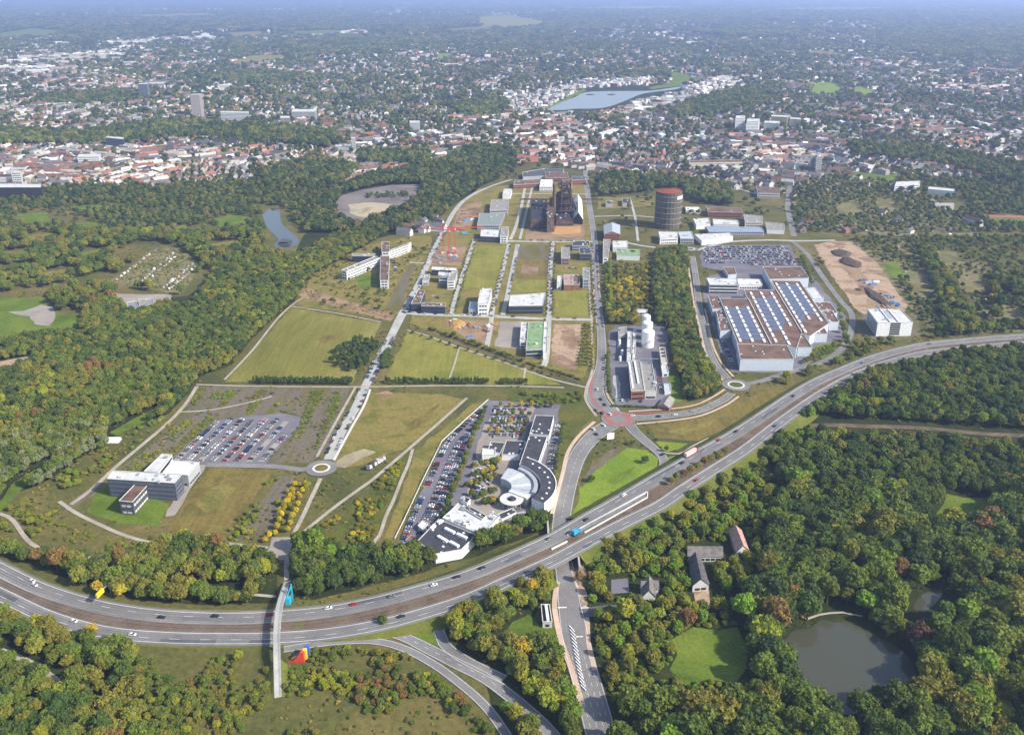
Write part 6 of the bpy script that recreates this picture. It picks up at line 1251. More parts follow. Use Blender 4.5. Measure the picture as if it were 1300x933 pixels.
tree_row((374, 618), (352, 672), 8, (4, 5.4), ['yellow', 'yellow', 'golden'], BL, 'in the yellow tree row below the roundabout', 1.1); tree_row((388, 618), (366, 676), 8, (4, 5.4), ['yellow', 'golden', 'yellow'], BL, 'in the yellow tree row beside the bridge path', 1.1); tree_row((336, 688), (350, 680), 3, (4, 5), ['yellow'], BL, 'in the yellow trees at the bridge plaza')
tree_row((524, 424), (700, 478), 16, (3, 4.5), ['dark green'], [0, 1], 'along the footpath at the top of the yellow meadow')
tree_row((545, 418), (640, 452), 26, (3, 6), ['dark green', 'olive green', 'mid green'], [6, 0], 'in the hedge above the yellow meadow'); tree_row((640, 452), (735, 482), 24, (2.5, 5), ['olive green', 'mid green'], [6, 0], 'in the hedge above the yellow meadow')
tree_row((774, 325), (775, 412), 26, (5, 7), ['yellow-green', 'yellow-green', 'bright green'], BL, 'in the yellow-green avenue row', 1.1); tree_row((769, 325), (770, 400), 20, (4, 5.5), ['yellow-green', 'bright green'], BL, 'in the yellow-green avenue row')
tree_row((750, 335), (752, 400), 16, (3, 4.5), ['yellow-green', 'olive green'], BL, 'on the plot side of the avenue'); tree_row((755, 412), (752, 470), 14, (3, 4.5), ['yellow-green', 'golden'], BL, 'beside the avenue pavement')
for k in range(4): tree_row((741 + 2.6 * k, 414), (735 + 3.4 * k, 464), 13, (2.4, 3.4), ['olive green', 'yellow-green'], BL, 'in the young orchard plot')
for a, b2, n in (((598, 308), (570, 396), 22), ((605, 308), (578, 396), 22), ((699, 310), (694, 400), 22), ((705, 310), (701, 400), 22), ((691, 408), (687, 462), 12), ((640, 330), (624, 396), 16)):
    tree_row(a, b2, n, (2.4, 3.6), ['dark green', 'mid green', 'olive green'], BL, 'in the young street rows of the business quarter', 1.1)
tree_row((851, 616), (921, 577), 9, (5, 6.5), ['rust-brown', 'olive green', 'olive green'], BL, 'in the median between the carriageways', 1.0, 1, 1.0, 5.7)
for y, x0, x1, n in ((517, 636, 700, 6), (528, 632, 672, 5), (538.5, 627, 668, 5), (549, 622, 664, 5)): tree_row((x0, y), (x1, y + .6), n, (4.2, 5.6), ['olive green', 'golden', 'mid green'], BL, 'in the rows of the shop car park')
tree_row((604, 548), (590, 590), 6, (5, 6.5), ['mid green', 'olive green', 'dark green'], BL, 'in the green row through the shop car park', 1.1); tree_row((590, 590), (556, 676), 12, (4.5, 7), ['mid green', 'dark green', 'olive green'], BL, 'in the green row through the shop car park', 1.1)
tree_row((616, 520), (606, 545), 8, (4, 6), ['dark green', 'mid green'], [0, 6], 'beside the wall corner of the shop car park'); 
for a, b2, n in (((603, 594), (634, 588), 5), ((600, 606), (630, 598), 6), ((592, 619), (628, 608), 7), ((606, 634), (628, 626), 5), ((616, 641), (630, 638), 4), ((592, 640), (600, 630), 2)): tree_row(a, b2, n, (4, 6), ['olive green', 'golden', 'mid green', 'dark green'], BL, 'in the paved part of the shop car park')
tree_row((716, 540), (701, 620), 14, (3, 5), ['mid green', 'dark green'], [6, 0], 'in the hedge beside the orange pavement'); tree_row((770, 452), (773, 498), 16, (3, 4.5), ['mid green', 'dark green'], [6, 0], 'in the plant hedge'); tree_row((778, 516), (850, 519), 30, (2.5, 4), ['dark green', 'mid green'], [6], 'in the hedge below the plant yard')
tree_row((1030, 452), (1062, 440), 8, (5, 7), ['bright green', 'yellow-green'], BL, 'on the lawn beside the solar-roofed hall'); tree_row((1020, 462), (1056, 448), 10, (4, 6), ['mid green', 'olive green'], BL, 'along the street round the hall'); tree_row((1066, 400), (1074, 440), 8, (5, 8), ['mid green', 'bright green'], BL, 'between the hall and the striped office')
tree_row((1018, 330), (1030, 362), 10, (5, 8), ['dark green', 'mid green'], BL, 'beside the full car park')
for x, y, d, c_, pl in ((967, 818, 17, 'yellow-green', 'standing tall at the pond corner'), (1098, 776, 14, 'bright green', 'standing alone on the pond shore'), (1165, 826, 15, 'purple-brown', 'overhanging the pond'), (793, 790, 13, 'yellow-green', 'rising beside the grey court'), (871, 796, 11, 'rust-brown', 'in the garden below the barns'),
                        (819, 588, 6, 'dark green', 'on the bright lawn near the slip road'), (750.6, 612, 5.5, 'dark green', 'on the bright lawn near the gravel strip'), (802, 566, 4, 'dark green', 'beside the billboard'), (846, 574, 4.5, 'mid green', 'at the slip road bend'), (486, 793, 6, 'dark green', 'on the slip road gore'), (116, 806, 8, 'golden', 'outside the motorway bend near the sign'), (155, 818, 7, 'bright green', 'outside the motorway bend near the slip road'),
                        (125, 752, 8, 'golden', 'beside the sign gantry'), (155, 757, 9, 'golden', 'behind the sign gantry'), (438, 728, 7, 'golden', 'in front of the motorway trees'), (803, 325, 9, 'dark green', 'round and dark beside the stepped roofs'), (1004, 770, 14, 'rust-brown', 'on the slope above the pond'), (1060, 690, 13, 'golden', 'in the middle of the pond wood'), (735, 738, 6, 'rust-brown', 'beside the underpass mouth')):
    tree_at(x, y, d, c_, random.choice(BL), pl)
for _ in range(60): x, y = random.uniform(466, 518), random.uniform(246, 252); tree_at(x, y, random.uniform(4, 6), 'dark green', 0, 'on the grey spoil area')
TUFT = []
xx = rng.uniform(-620, 560, 60000); yy = rng.uniform(330, 1250, 60000); px_, py_ = to_px(xx, yy); okk = ~look(BLOCK, px_, py_) & (px_ > -300) & (px_ < 1600) & (vn0(xx / 22, yy / 22) > .52)
for i in np.nonzero(okk)[0][:9000]: TUFT.append((xx[i], yy[i]))
# split: the 300 that show largest in the photograph are objects of their own, the rest is woodland
arr = np.array([(t[0], t[1], t[2]) for t in TREES]); PX, PY = to_px(arr[:, 0], arr[:, 1]); dep = arr[:, 1] * CP + ALT * SP; SIZE = F * arr[:, 2] / dep
vis = (PX > 6) & (PX < 1294) & (PY > 0) & (PY < 846); single = np.array(['alone' in t[5] or 'standing' in t[5] or t[5].startswith(('beside', 'rising', 'on the bright', 'on the slip', 'outside', 'behind', 'round', 'in front', 'at the slip')) for t in TREES])
order = np.argsort(-(SIZE + 100 * single * (PY < 846)) * vis); mine = set(order[:300].tolist())
def lab16(a, b2):
    s = a + b2
    if len(s.split()) > 16: s = ' '.join(a.split()[:a.split().index('tree' if 'tree' in a.split() else 'shrub') + 1]) + b2.lstrip(',')
    return s
LMK = [(1075, 820, 'the pond'), (1180, 762, 'the small pond'), (1225, 650, 'the clearing'), (1100, 541, 'the railway'), (1150, 470, 'the motorway'), (980, 590, 'the motorway'), (885, 725, 'the gabled barn'), (895, 698, 'the long barn'), (938, 685, 'the farmhouse'), (825, 748, 'the villa'), (900, 830, 'the lawn'), (787, 744, 'the court'), (735, 790, 'the street'), (693, 778, 'the kiosk'), (560, 800, 'the slip road'),
       (350, 780, 'the footbridge'), (135, 762, 'the sign gantry'), (180, 640, 'the laboratory'), (20, 740, 'the motorway bend'), (100, 830, 'the bend path'), (570, 690, 'the supermarket'), (670, 640, 'the fan building'), (1280, 570, 'the pale path'), (1270, 490, 'the glade'), (60, 690, 'the curved footpath'), (260, 760, 'the lower footpath'), (450, 705, 'the shrub slope'), (660, 815, 'the basin'), (1250, 820, 'the wood corner')]
def between(px, py, alone=False):
    if alone: return ''
    o_ = sorted(LMK, key=lambda l: (l[0] - px) ** 2 + 2 * (l[1] - py) ** 2); b2 = next(l for l in o_[1:] if l[2] != o_[0][2]); return ', between %s and %s' % (o_[0][2], b2[2])
def jitter(c, s=.16): k = 1 + random.uniform(-s, s); return tuple(min(1, x * k * (1 + random.uniform(-.06, .06))) for x in c)
sizew = lambda d: 'very large' if d > 14.5 else 'large' if d > 11 else 'middling' if d > 7 else 'small'
for i in order[:300]:
    x, y, d, col, fm, plc, hs = TREES[i]; cm, tm = NEAR[fm]; nm = 'shrub' if fm == 6 else 'broadleaf_tree'
    o = empty(nm, (x, y, ZB.get(int(i), 0.0)), lab16('%s %s %s %s' % (sizew(d), col, 'shrub' if fm == 6 else 'tree', plc), between(PX[i], PY[i], single[i])), 'shrub' if fm == 6 else 'tree', 'trees ' + plc if fm != 6 else 'shrubs ' + plc)
    s = d / 10; o.scale = (s, s, s * hs * random.uniform(.9, 1.12)); o.rotation_euler = (0, 0, random.uniform(0, 6.28))
    a = bpy.data.objects.new('crown', cm); COL.objects.link(a); a.parent = o; a['tint'] = list(jitter(PAL[col]))
    a = bpy.data.objects.new('trunk', tm); COL.objects.link(a); a.parent = o
rest = [i for i in range(len(TREES)) if i not in mine]
pts = [(TREES[i][0], TREES[i][1], ZB.get(i, 0.0)) for i in rest]; sc_ = [(TREES[i][2] / 10,) * 2 + (TREES[i][2] / 10 * TREES[i][6] * random.uniform(.9, 1.15),) for i in rest]
scatter('woodland', C_NEAR, pts, [TREES[i][4] for i in rest], sc_, rng.uniform(0, 6.28, len(rest)), np.array([jitter(PAL[TREES[i][3]], .14) for i in rest]), 'woods, hedges and tree rows of the site', 'woodland')
print('trees', len(TREES), 'tufts', len(TUFT)); nT = len(TUFT); td = rng.uniform(.8, 3.0, nT); TCOL = np.array([A(96, 102, 48, K), A(118, 112, 54, K), A(136, 122, 60, K), A(80, 88, 44, K)])
scatter('rough_scrub', collection('scrub_form', [mids_tuft]), [(a, b2, 0) for a, b2 in TUFT], [0] * nT, np.stack([td / 10, td / 10, td / 10 * rng.uniform(.5, 1, nT)], 1), rng.uniform(0, 6.28, nT), TCOL[rng.integers(0, 4, nT)] * rng.uniform(.8, 1.2, nT)[:, None], 'low scrub and weeds over the rough ground', 'scrub')

# ------------------------------------------------------------------ the town and the country beyond
SUB, OPEN, FOR, URB, PARK, GARD, LAKE = range(7)
ZONE[:] = SUB
Zf = lambda pl, v: fill(ZONE, pl, v)
Zf([(-340, 240), (0, 240), (330, 232), (430, 240), (400, 272), (385, 335), (-340, 335)], PARK); Zf([(560, 262), (600, 236), (655, 212), (740, 205), (752, 205), (770, 222), (850, 225), (930, 240), (1000, 255), (1010, 335), (560, 335)], OPEN)
Zf([(1110, 225), (1680, 235), (1680, 335), (1260, 335), (1200, 262)], PARK); Zf([(1000, 250), (1040, 222), (1110, 232), (1200, 262), (1260, 300), (1250, 335), (1030, 335)], GARD)
for pl in ([(-340, 172), (0, 166), (100, 172), (200, 158), (330, 162), (420, 172), (460, 186), (400, 189), (250, 176), (120, 186), (0, 186), (-340, 190)], [(455, 196), (545, 190), (546, 212), (460, 210)], WOOD_HILL, [(640, 190), (660, 192), (660, 205), (640, 205)], [(755, 235), (770, 222), (850, 226), (925, 238), (930, 262), (880, 258), (866, 246), (830, 244), (760, 250)],
           [(880, 128), (960, 112), (976, 116), (976, 134), (900, 148), (850, 150)], [(1080, 186), (1170, 190), (1330, 216), (1330, 246), (1180, 208), (1080, 198)], [(340, 58), (480, 46), (560, 50), (480, 70), (360, 68)], [(780, 94), (850, 91), (830, 101), (790, 103)], [(1100, 58), (1180, 36), (1400, 26), (1400, 72), (1180, 72)], [(-200, 26), (150, 24), (330, 28), (330, 36), (130, 46), (-200, 40)],
           [(700, 18), (1000, 15), (1300, 18), (1300, 26), (900, 28), (700, 30)], [(240, 100), (330, 92), (420, 100), (330, 108)], [(560, 135), (650, 128), (660, 140), (600, 150)], [(860, 40), (1000, 34), (1080, 40), (960, 50)], [(395, 205), (460, 215), (430, 240), (330, 240), (330, 222)], [(60, 120), (150, 118), (200, 128), (110, 134), (40, 132)]): Zf(pl, FOR)
for pl in ([(0, 190), (130, 186), (260, 190), (330, 205), (300, 226), (200, 236), (60, 234), (-100, 232), (-100, 200)], [(690, 142), (780, 140), (860, 150), (880, 190), (830, 222), (760, 222), (700, 206), (664, 190), (660, 165)], [(870, 170), (1060, 172), (1080, 215), (1010, 236), (900, 232), (880, 205)], [(640, 120), (700, 118), (690, 136), (650, 142)], [(744, 105), (830, 100), (822, 111), (750, 114)],
           [(790, 128), (868, 112), (930, 98), (940, 106), (880, 126), (800, 142)], [(-60, 95), (130, 88), (180, 110), (100, 122), (-60, 125)], [(510, 65), (640, 72), (630, 82), (500, 80)], [(420, 176), (560, 170), (600, 190), (470, 196)], [(1080, 75), (1230, 85), (1260, 120), (1140, 118), (1070, 98)], [(1180, 150), (1300, 150), (1300, 180), (1180, 180)], [(30, 66), (160, 64), (140, 76), (20, 82)], [(640, 88), (690, 86), (690, 98), (640, 100)]): Zf(pl, URB)
for pl in ([(638, 122), (690, 116), (742, 104), (748, 113), (712, 128), (694, 142), (650, 146)], [(742, 104), (830, 99), (826, 111), (746, 114)], [(790, 130), (868, 113), (930, 98), (946, 106), (880, 128), (800, 146)]): Zf(pl, LAKE)
HP, TP = [], []     # houses, trees
d = 1330.0
ROOFC = [('red', A(150, 108, 94, 1.1)), ('brown', A(122, 92, 80, 1.1)), ('grey', A(110, 106, 110, 1.1)), ('pale grey', A(168, 164, 160, 1.1)), ('dark', A(74, 70, 74, 1.1)), ('white', A(228, 226, 222, 1.1))]
def h2(a, b2): return (math.sin(a * 127.1 + b2 * 311.7) * 43758.5453) % 1.0
def vn(x, y):  # smooth value noise
    xi, yi = np.floor(x), np.floor(y); fx, fy = x - xi, y - yi; fx = fx * fx * (3 - 2 * fx); fy = fy * fy * (3 - 2 * fy)
    hh = lambda a, b2: (np.sin(a * 127.1 + b2 * 311.7) * 43758.5453) % 1.0
    return (hh(xi, yi) * (1 - fx) + hh(xi + 1, yi) * fx) * (1 - fy) + (hh(xi, yi + 1) * (1 - fx) + hh(xi + 1, yi + 1) * fx) * fy
HX = []; TX = []; HSEEN = set()
while d < 24000:
    s = max(9.5, .0058 * d) if d < 7000 else .0075 * d
    wd = d * .72 + 150; n = int(2 * wd / s); x = -wd + (np.arange(n) + rng.uniform(-.42, .42, n)) * s; y = d + rng.uniform(-.42, .42, n) * s
    px, py = to_px(x, y); z = look(ZONE, px, py); blk = look(BLOCK, px, py); u = rng.random(n); un = vn(x / 260 + 9, y / 420 + 3); dense = np.clip((un - .38) * 2.2, 0, 1)
    hp = np.select([z == SUB, z == URB, z == GARD, z == LAKE], [.25 + .32 * dense, .40 + .22 * dense, .02 * np.ones(n), .66 * np.ones(n)], 0.0); tp = np.select([z == SUB, z == FOR, z == PARK, z == GARD, z == URB, z == OPEN], [.42, .97, np.where(vn(x / 70, y / 70) > .22, .9, .2), .86, .40, .06], 0)
    if d > 4500:
        wood = vn(x / 800 + 31, y / 1500 + 7); fld = vn(x / 600 + 71, y / 900 + 17); k_ = min(1, (d - 4500) / 3500)
        tp = np.where(z == SUB, tp * (1 - k_) + k_ * np.where(wood > .55, .9, np.where(fld > .5, .04, .35)), tp); hp = np.where((z == SUB) & ((wood > .6) | (fld > .62)), hp * (1 - .9 * k_), hp) * (1 - .35 * k_)
    ish = (u < hp) & ~blk; ist = ~ish & (u < hp + tp * (1 - hp)) & ~blk
    for i in np.nonzero(ish)[0]:
        a, b2 = x[i], y[i]
        if d < 5200:   # houses stand in rows along the streets of their block
            bx, by = math.floor(a / 170), math.floor(b2 / 210); an = h2(bx, by) * 3.1416; ca, sa_ = math.cos(an), math.sin(an); u_, v_ = a * ca + b2 * sa_, -a * sa_ + b2 * ca
            v_ = round(v_ / 31) * 31 + random.uniform(-1.2, 1.2) + (8 if random.random() < .5 else -8); a, b2 = u_ * ca - v_ * sa_, u_ * sa_ + v_ * ca
            key = (int(u_ // 13), int(v_ // 11), bx, by)
            if key in HSEEN: continue
            HSEEN.add(key)
        HX.append((a, b2, s, int(z[i])))
    for i in np.nonzero(ist)[0]: TX.append((x[i], y[i], s, int(z[i])))
    d += s
TX = np.array(TX); n = len(TX); print('far trees', n, 'houses', len(HX))
tz = TX[:, 3]; dd = np.where(tz == GARD, rng.uniform(4, 8, n), np.where(tz == FOR, rng.uniform(.95, 1.5, n), rng.uniform(.55, 1.1, n)) * np.maximum(TX[:, 2], 9))
isfar = TX[:, 1] > 2600; idx = np.where(isfar, rng.integers(4, 7, n), rng.integers(0, 4, n))
FT = np.array([A(66, 84, 44, K), A(82, 96, 48, K), A(98, 106, 52, K), A(114, 114, 56, K), A(58, 76, 46, K), A(118, 106, 62, K)]); ci_ = rng.choice(6, n, p=[.24, .26, .2, .14, .12, .04])
sl2 = .75 + .4 * vn(TX[:, 0] / 180, TX[:, 1] / 180); tint = FT[ci_] * (sl2 * rng.uniform(.9, 1.1, n))[:, None]
hsc = np.minimum(dd, 14 + .2 * dd) / 10; scatter('far_woodland', C_MID, np.stack([TX[:, 0], TX[:, 1], np.zeros(n)], 1), idx, np.stack([dd / 10, dd / 10, hsc * rng.uniform(.9, 1.2, n)], 1), rng.uniform(0, 6.28, n), tint, 'parks, gardens and woods of the town and country beyond', 'woodland')
# houses
HL = []; ROWS = {}
for (x, y, s, z) in HX:
    rrow = None
    bx, by = math.floor(x / 170), math.floor(y / 210); ang = h2(bx, by) * 3.1416 + (math.pi / 2 if random.random() < .12 else 0) + random.uniform(-.04, .04)
    far = y > 3500; r = random.random(); k = 0
    if y < 5200:
        an = h2(bx, by) * 3.1416; rowid = round((-x * math.sin(an) + y * math.cos(an)) / 15.5); r = (h2(bx * 7 + rowid, by * 3 + 1) * .8 + .2 * r); ROWS.setdefault((bx, by, round((-x * math.sin(an) + y * math.cos(an)) / 31)), []).append(x * math.cos(an) + y * math.sin(an)); rrow = h2(bx + rowid * 5, by + 11)
    if z in (URB, LAKE): k = 0 if r < .3 else 1 if r < .6 else 2 if r < .8 else 3 if r < .92 else 4 if r < .95 else 5
    else: k = 0 if r < .55 else 1 if r < .75 else 2 if r < .85 else 5 if r < .92 else 3
    rc = random.choices(range(6), [1.5, 3.4, 3.6, 2.0, 2, 1.1] if k < 3 else [.3, .6, 2, 3.5, 1, 4])[0]; 
    if rrow is not None and random.random() < .72 and k < 3: rc = [1, 1, 2, 0, 4, 3, 2, 2][int(rrow * 7.99)]
    g = random.uniform(.8, 1.0) * (1 + min(.7, max(0, y - 3000) / 9000))
    px, py = to_px(x, y)
    if z == LAKE: k = random.choice([5, 5, 3, 1]); rc = random.choice([5, 3, 3, 2])   # the white lakeside quarter
    if s < 13 and k in (2, 3, 4) and random.random() < .5: k = 0
    HL.append((x, y, ang, k, rc, g, float(px), float(py)))
ho = sorted(range(len(HL)), key=lambda i: HL[i][1] if 0 < HL[i][6] < 1300 else 1e9); hm = set(ho[:300])
TLM = [(250, 140, 'the slab tower'), (183, 115, 'the bluish tower'), (20, 240, 'the bronze block'), (113, 205, 'the white office'), (146, 182, 'the glass block'), (300, 150, 'the white slab'), (436, 188, 'the market hall'), (526, 162, 'the storage block'), (715, 190, 'the church tower'), (775, 168, 'the station'), (845, 270, 'the gasometer'), (910, 210, 'the cream block'), (1037, 210, 'the twin towers'), (955, 160, 'the white towers'), (1150, 236, 'the school'), (1020, 270, 'the allotments'), (700, 225, 'the old works'), (670, 202, 'the cinder pitch'), (600, 215, 'the wooded hill'), (500, 202, 'the tree belt'), (1280, 280, 'the sports field'), (200, 250, 'the park')]
def near2(px, py):
    o_ = sorted(TLM, key=lambda l: (l[0] - px) ** 2 + 6 * (l[1] - py) ** 2); return ', between %s and %s' % (o_[0][2], o_[1][2])
def area(px, py): return 'in the park-side town' if px < 330 else 'below the long tree belt' if px < 560 else 'in the streets above the old works' if px < 800 else 'in the town behind the gasometer wood' if px < 990 else 'beyond the allotment gardens'
for i in ho[:300]:
    x, y, ang, k, rc, g, px, py = HL[i]; o = empty('house', (x, y, 0), ('%s-roofed %s%s' % (ROOFC[rc][0], HNAME[k], near2(px, py))), 'house', 'houses' + near2(px, py).replace(',', '')); o.rotation_euler = (0, 0, ang); o.scale = (g, g, g)
    for me, nm in zip(HM[k], ('wall', 'roof')):
        a = bpy.data.objects.new(nm, me); COL.objects.link(a); a.parent = o
        if nm == 'roof': a['tint'] = list(jitter(ROOFC[rc][1], .12))
for pl, n_ in (([(20, 82), (40, 73), (150, 65), (168, 69), (60, 85)], 46), ([(126, 53), (182, 52), (182, 56), (126, 57)], 14), ([(196, 50), (266, 45), (266, 50), (200, 55)], 16), ([(395, 46), (460, 39), (462, 43), (400, 49)], 14), ([(668, 39), (720, 38), (720, 41), (668, 42)], 8), ([(0, 88), (60, 86), (120, 92), (60, 98)], 16), ([(160, 104), (290, 112), (290, 118), (160, 112)], 10)):
    for _ in range(n_):
        for _t in range(60):
            x, y = random.uniform(min(p[0] for p in pl), max(p[0] for p in pl)), random.uniform(min(p[1] for p in pl), max(p[1] for p in pl))
            if inpoly(pl, x, y): break
        q = P(x, y); HL.append((q[0], q[1], .4 + random.choice([0, 1.57]), 4, random.choice([5, 5, 3, 3, 2]), random.uniform(1.2, 2.4), x, y))
m = MB()
for (bx, by, row), us in ROWS.items():
    if len(us) < 4: continue
    an = h2(bx, by) * 3.1416; ca, sa_ = math.cos(an), math.sin(an); u0, u1 = min(us) - 8, max(us) + 8; v0, v1 = row * 31 - 2.6, row * 31 + 2.6
    m.poly([(u * ca - v * sa_, u * sa_ + v * ca, .25) for u, v in ((u0, v0), (u1, v0), (u1, v1), (u0, v1))])
tag(m.build('town_streets', M_CONC), 'residential streets between the rows of the town', 'streets', None, 'structure')
hr_ = [h for i, h in enumerate(HL) if i not in hm]
scatter('far_town', C_HOUSE, [(h[0], h[1], 0) for h in hr_], [h[3] for h in hr_], [(h[5],) * 3 for h in hr_], [h[2] for h in hr_], np.array([jitter(ROOFC[h[4]][1], .15) for h in hr_]), 'crowded far houses of the town', 'town')
# allotment sheds
sa, sr = house_forms(3.2, 4.4, 2.2, 3.2); SHM = mesh_of('garden_shed', sa.v + sr.v, sa.f + [tuple(i + len(sa.v) for i in f) for f in sr.f], [M_HWALL, M_ROOF], [0] * len(sa.f) + [1] * len(sr.f)); cnt = 0
def shed(px, py, where):
    global cnt
    if look(BLOCK, np.array([px]), np.array([py]))[0] and 'plots' not in where: return
    o = bpy.data.objects.new('garden_shed', SHM); COL.objects.link(o); o.location = P(px, py); o.rotation_euler = (0, 0, random.uniform(-.3, .3) + random.choice([0, 1.57])); s = random.uniform(.55, .95); o.scale = (s, s, s); w = random.choice(['white', 'pale grey', 'brown', 'red', 'grey'])
    o['tint'] = list(jitter(dict(ROOFC)[w])); tag(o, '%s-roofed garden shed %s' % (w, where), 'shed', 'garden sheds ' + where); cnt += 1
for (p0, p1) in (((148, 356), (204, 313)), ((180, 357), (222, 320)), ((186, 359), (226, 323)), ((208, 366), (246, 334)), ((214, 368), (250, 338))):
    for i in range(13):
        t = (i + random.uniform(-.3, .3)) / 13; shed(p0[0] + (p1[0] - p0[0]) * t + random.uniform(-1, 1), p0[1] + (p1[1] - p0[1]) * t, 'on the allotment plots below the park')
for _ in range(90):
    x, y = random.uniform(1085, 1330), random.uniform(305, 425)
    if inpoly([(1085, 305), (1130, 302), (1330, 350), (1330, 425), (1200, 425), (1155, 385), (1118, 335)], x, y): shed(x, y, 'in the gardens beside the sandy site')
for _ in range(110):
    x, y = random.uniform(1005, 1250), random.uniform(225, 305)
    if inpoly([(1005, 252), (1040, 224), (1110, 234), (1200, 266), (1255, 300), (1120, 302), (1030, 290)], x, y): shed(x, y, 'in the allotments behind the hall')

# ------------------------------------------------------------------ cars
CC = [('white', (.75, .75, .74), 3), ('silver', (.42, .43, .45), 4), ('grey', (.16, .165, .175), 3), ('black', (.018, .018, .02), 4), ('blue', (.03, .06, .18), 2), ('red', (.35, .025, .02), 1.2), ('beige', (.36, .31, .24), .6)]
CARS = []
def cwp(): return random.choices(CC, [c[2] for c in CC])[0]
def lot_row(pts, where, pitch=2.7, prob=.8, along=False, off=0.0, z=.3, poly=None):
    c = smooth(PP(pts, z), 1.0); c = offset(c, off); s = np.concatenate([[0], np.cumsum(np.linalg.norm(np.diff(c[:, :2], axis=0), axis=1))]); t = 1.5
    while t < s[-1] - 1.5:
        x, y = np.interp(t, s, c[:, 0]), np.interp(t, s, c[:, 1]); i = min(len(c) - 2, np.searchsorted(s, t) - 1); a = math.atan2(c[i + 1][1] - c[i][1], c[i + 1][0] - c[i][0])
        ok = random.random() < prob
        if poly is not None:
            px, py = to_px(x, y); ok = ok and inpoly(poly, float(px), float(py))
        if ok: CARS.append((x, y, z, a + (0 if along else math.pi / 2) + (math.pi if random.random() < .5 else 0) + random.uniform(-.04, .04), cwp(), where))
        t += pitch
ORD = ['first', 'second', 'third', 'fourth', 'fifth', 'sixth', 'seventh', 'eighth', 'ninth', 'tenth', 'eleventh']
LAB = [(220, 581), (276, 535), (360, 526), (378, 531), (345, 577), (338, 587), (252, 588)]
for k in range(10):
    lot_row([(222 + 15.6 * k, 586), (280 + 14.6 * k, 531)], 'in the %s slanting row of the laboratory car park' % ORD[k], 2.6, .86 if k < 6 else .4, poly=LAB)
CEN = [(618, 512), (605, 540), (600, 548), (584, 596), (556, 668), (540, 690), (512, 690), (518, 662), (564, 564)]
wl_ = [(619, 509), (590, 535), (563.5, 561), (540, 610), (516, 661), (506, 686)]
for k, o_ in enumerate((3.5, 13, 18.2, 28, 33.2, 42.5, 47)): lot_row(wl_, 'in the %s long row counted from the white wall' % ORD[k], 2.75, .74, off=o_, poly=CEN)
for k in range(3): lot_row([(608 - 7 * k * .0 + 5, 556), (603 - 3, 588), (570 + 4, 660)], 'behind the tree row of the shop car park', 2.75, .6, off=3 + 5.5 * k, poly=[(606, 552), (616, 552), (600, 600), (586, 640), (565, 668), (558, 668), (590, 590)])
for k, y in enumerate((521, 531.5, 542, 553)):
    for dy in (-.9, 1.5): lot_row([(626 - (y - 521) * .15, y + dy), (677 - (y - 521) * .3, y + dy)], 'in the %s cross row of the shop car park' % ORD[k], 2.75, .8)
for a, b2 in (((608, 597), (632, 589)), ((603, 610), (630, 601)), ((599, 622), (629, 612)), ((597, 633), (624, 623)), ((618, 642), (632, 634))): lot_row([a, b2], 'on the paved part of the shop car park', 2.75, .75); lot_row([a, b2], 'on the paved part of the shop car park', 2.75, .6, off=5)
lot_row([(708, 540), (701, 575), (695, 603)], 'beside the long shop block', 2.75, .8); lot_row([(712, 555), (705, 580), (699, 605)], 'beside the long shop block', 2.75, .4)
lot_row([(547, 690), (580, 652)], 'in front of the supermarket', 2.75, .6); lot_row([(702, 516), (640, 514)], 'at the top of the shop car park', 2.8, .35)
for k in range(11): lot_row([(892 + k * .3, 314 + 2.5 * k), (1001 + k * 1.2, 313.5 + 2.5 * k)], 'on the full car park behind the hall', 2.75, .8, z=.36, poly=[(890, 326), (895, 313), (1002, 312), (1013, 338), (962, 339), (940, 334), (935, 324), (925, 336), (892, 334)])
for o_ in (3.6, -3.6): lot_row([(419, 580), (433, 549), (451, 518), (462, 494)], 'along the pale avenue', 6, .45, True, o_, .55); lot_row([(468, 484), (484, 452), (497, 426)], 'along the avenue by the grove', 3, .5, False, o_, .55); lot_row([(510, 400), (531, 362), (548, 324), (564, 291)], 'along the upper avenue', 6.2, .6, True, o_ * .9, .55)
for pts in ([(757, 365), (756, 335), (755, 310)], [(763, 415), (760, 395), (757, 365)]): [lot_row(pts, 'along the tree avenue', 6.2, .5, True, o_, .55) for o_ in (3.3, -3.3)]
for pts in ([(646, 312), (640, 335), (633, 362), (626, 390)], [(657, 312), (652, 335), (647, 360), (642, 385)], [(700, 312), (699, 335), (698, 360), (697, 398)], [(600, 310), (590, 340), (580, 370)], [(510, 397), (560, 400), (650, 403), (745, 406)]): lot_row(pts, 'on the streets of the business quarter', 6.4, .5, True, 2.0, .55)
lot_row([(548, 376), (560, 379)], 'in the yard of the navy office', 2.8, .9); lot_row([(714, 340), (733, 341)], 'behind the pink-roofed hall', 2.8, .8); lot_row([(838, 478), (840, 494)], 'beside the gas plant halls', 2.8, .7); lot_row([(780, 508), (820, 510)], 'in the plant yard', 2.8, .4); lot_row([(1095, 426), (1106, 427)], 'beside the striped office', 2.8, .7); lot_row([(916, 428), (930, 462)], 'in the lorry yard of the hall', 3, .6); lot_row([(668, 306.3), (745, 307)], 'on the upper cross street', 5.5, .5, True, 3, .55); lot_row([(500, 330), (503, 345)], 'at the cross-shaped building', 2.8, .8)
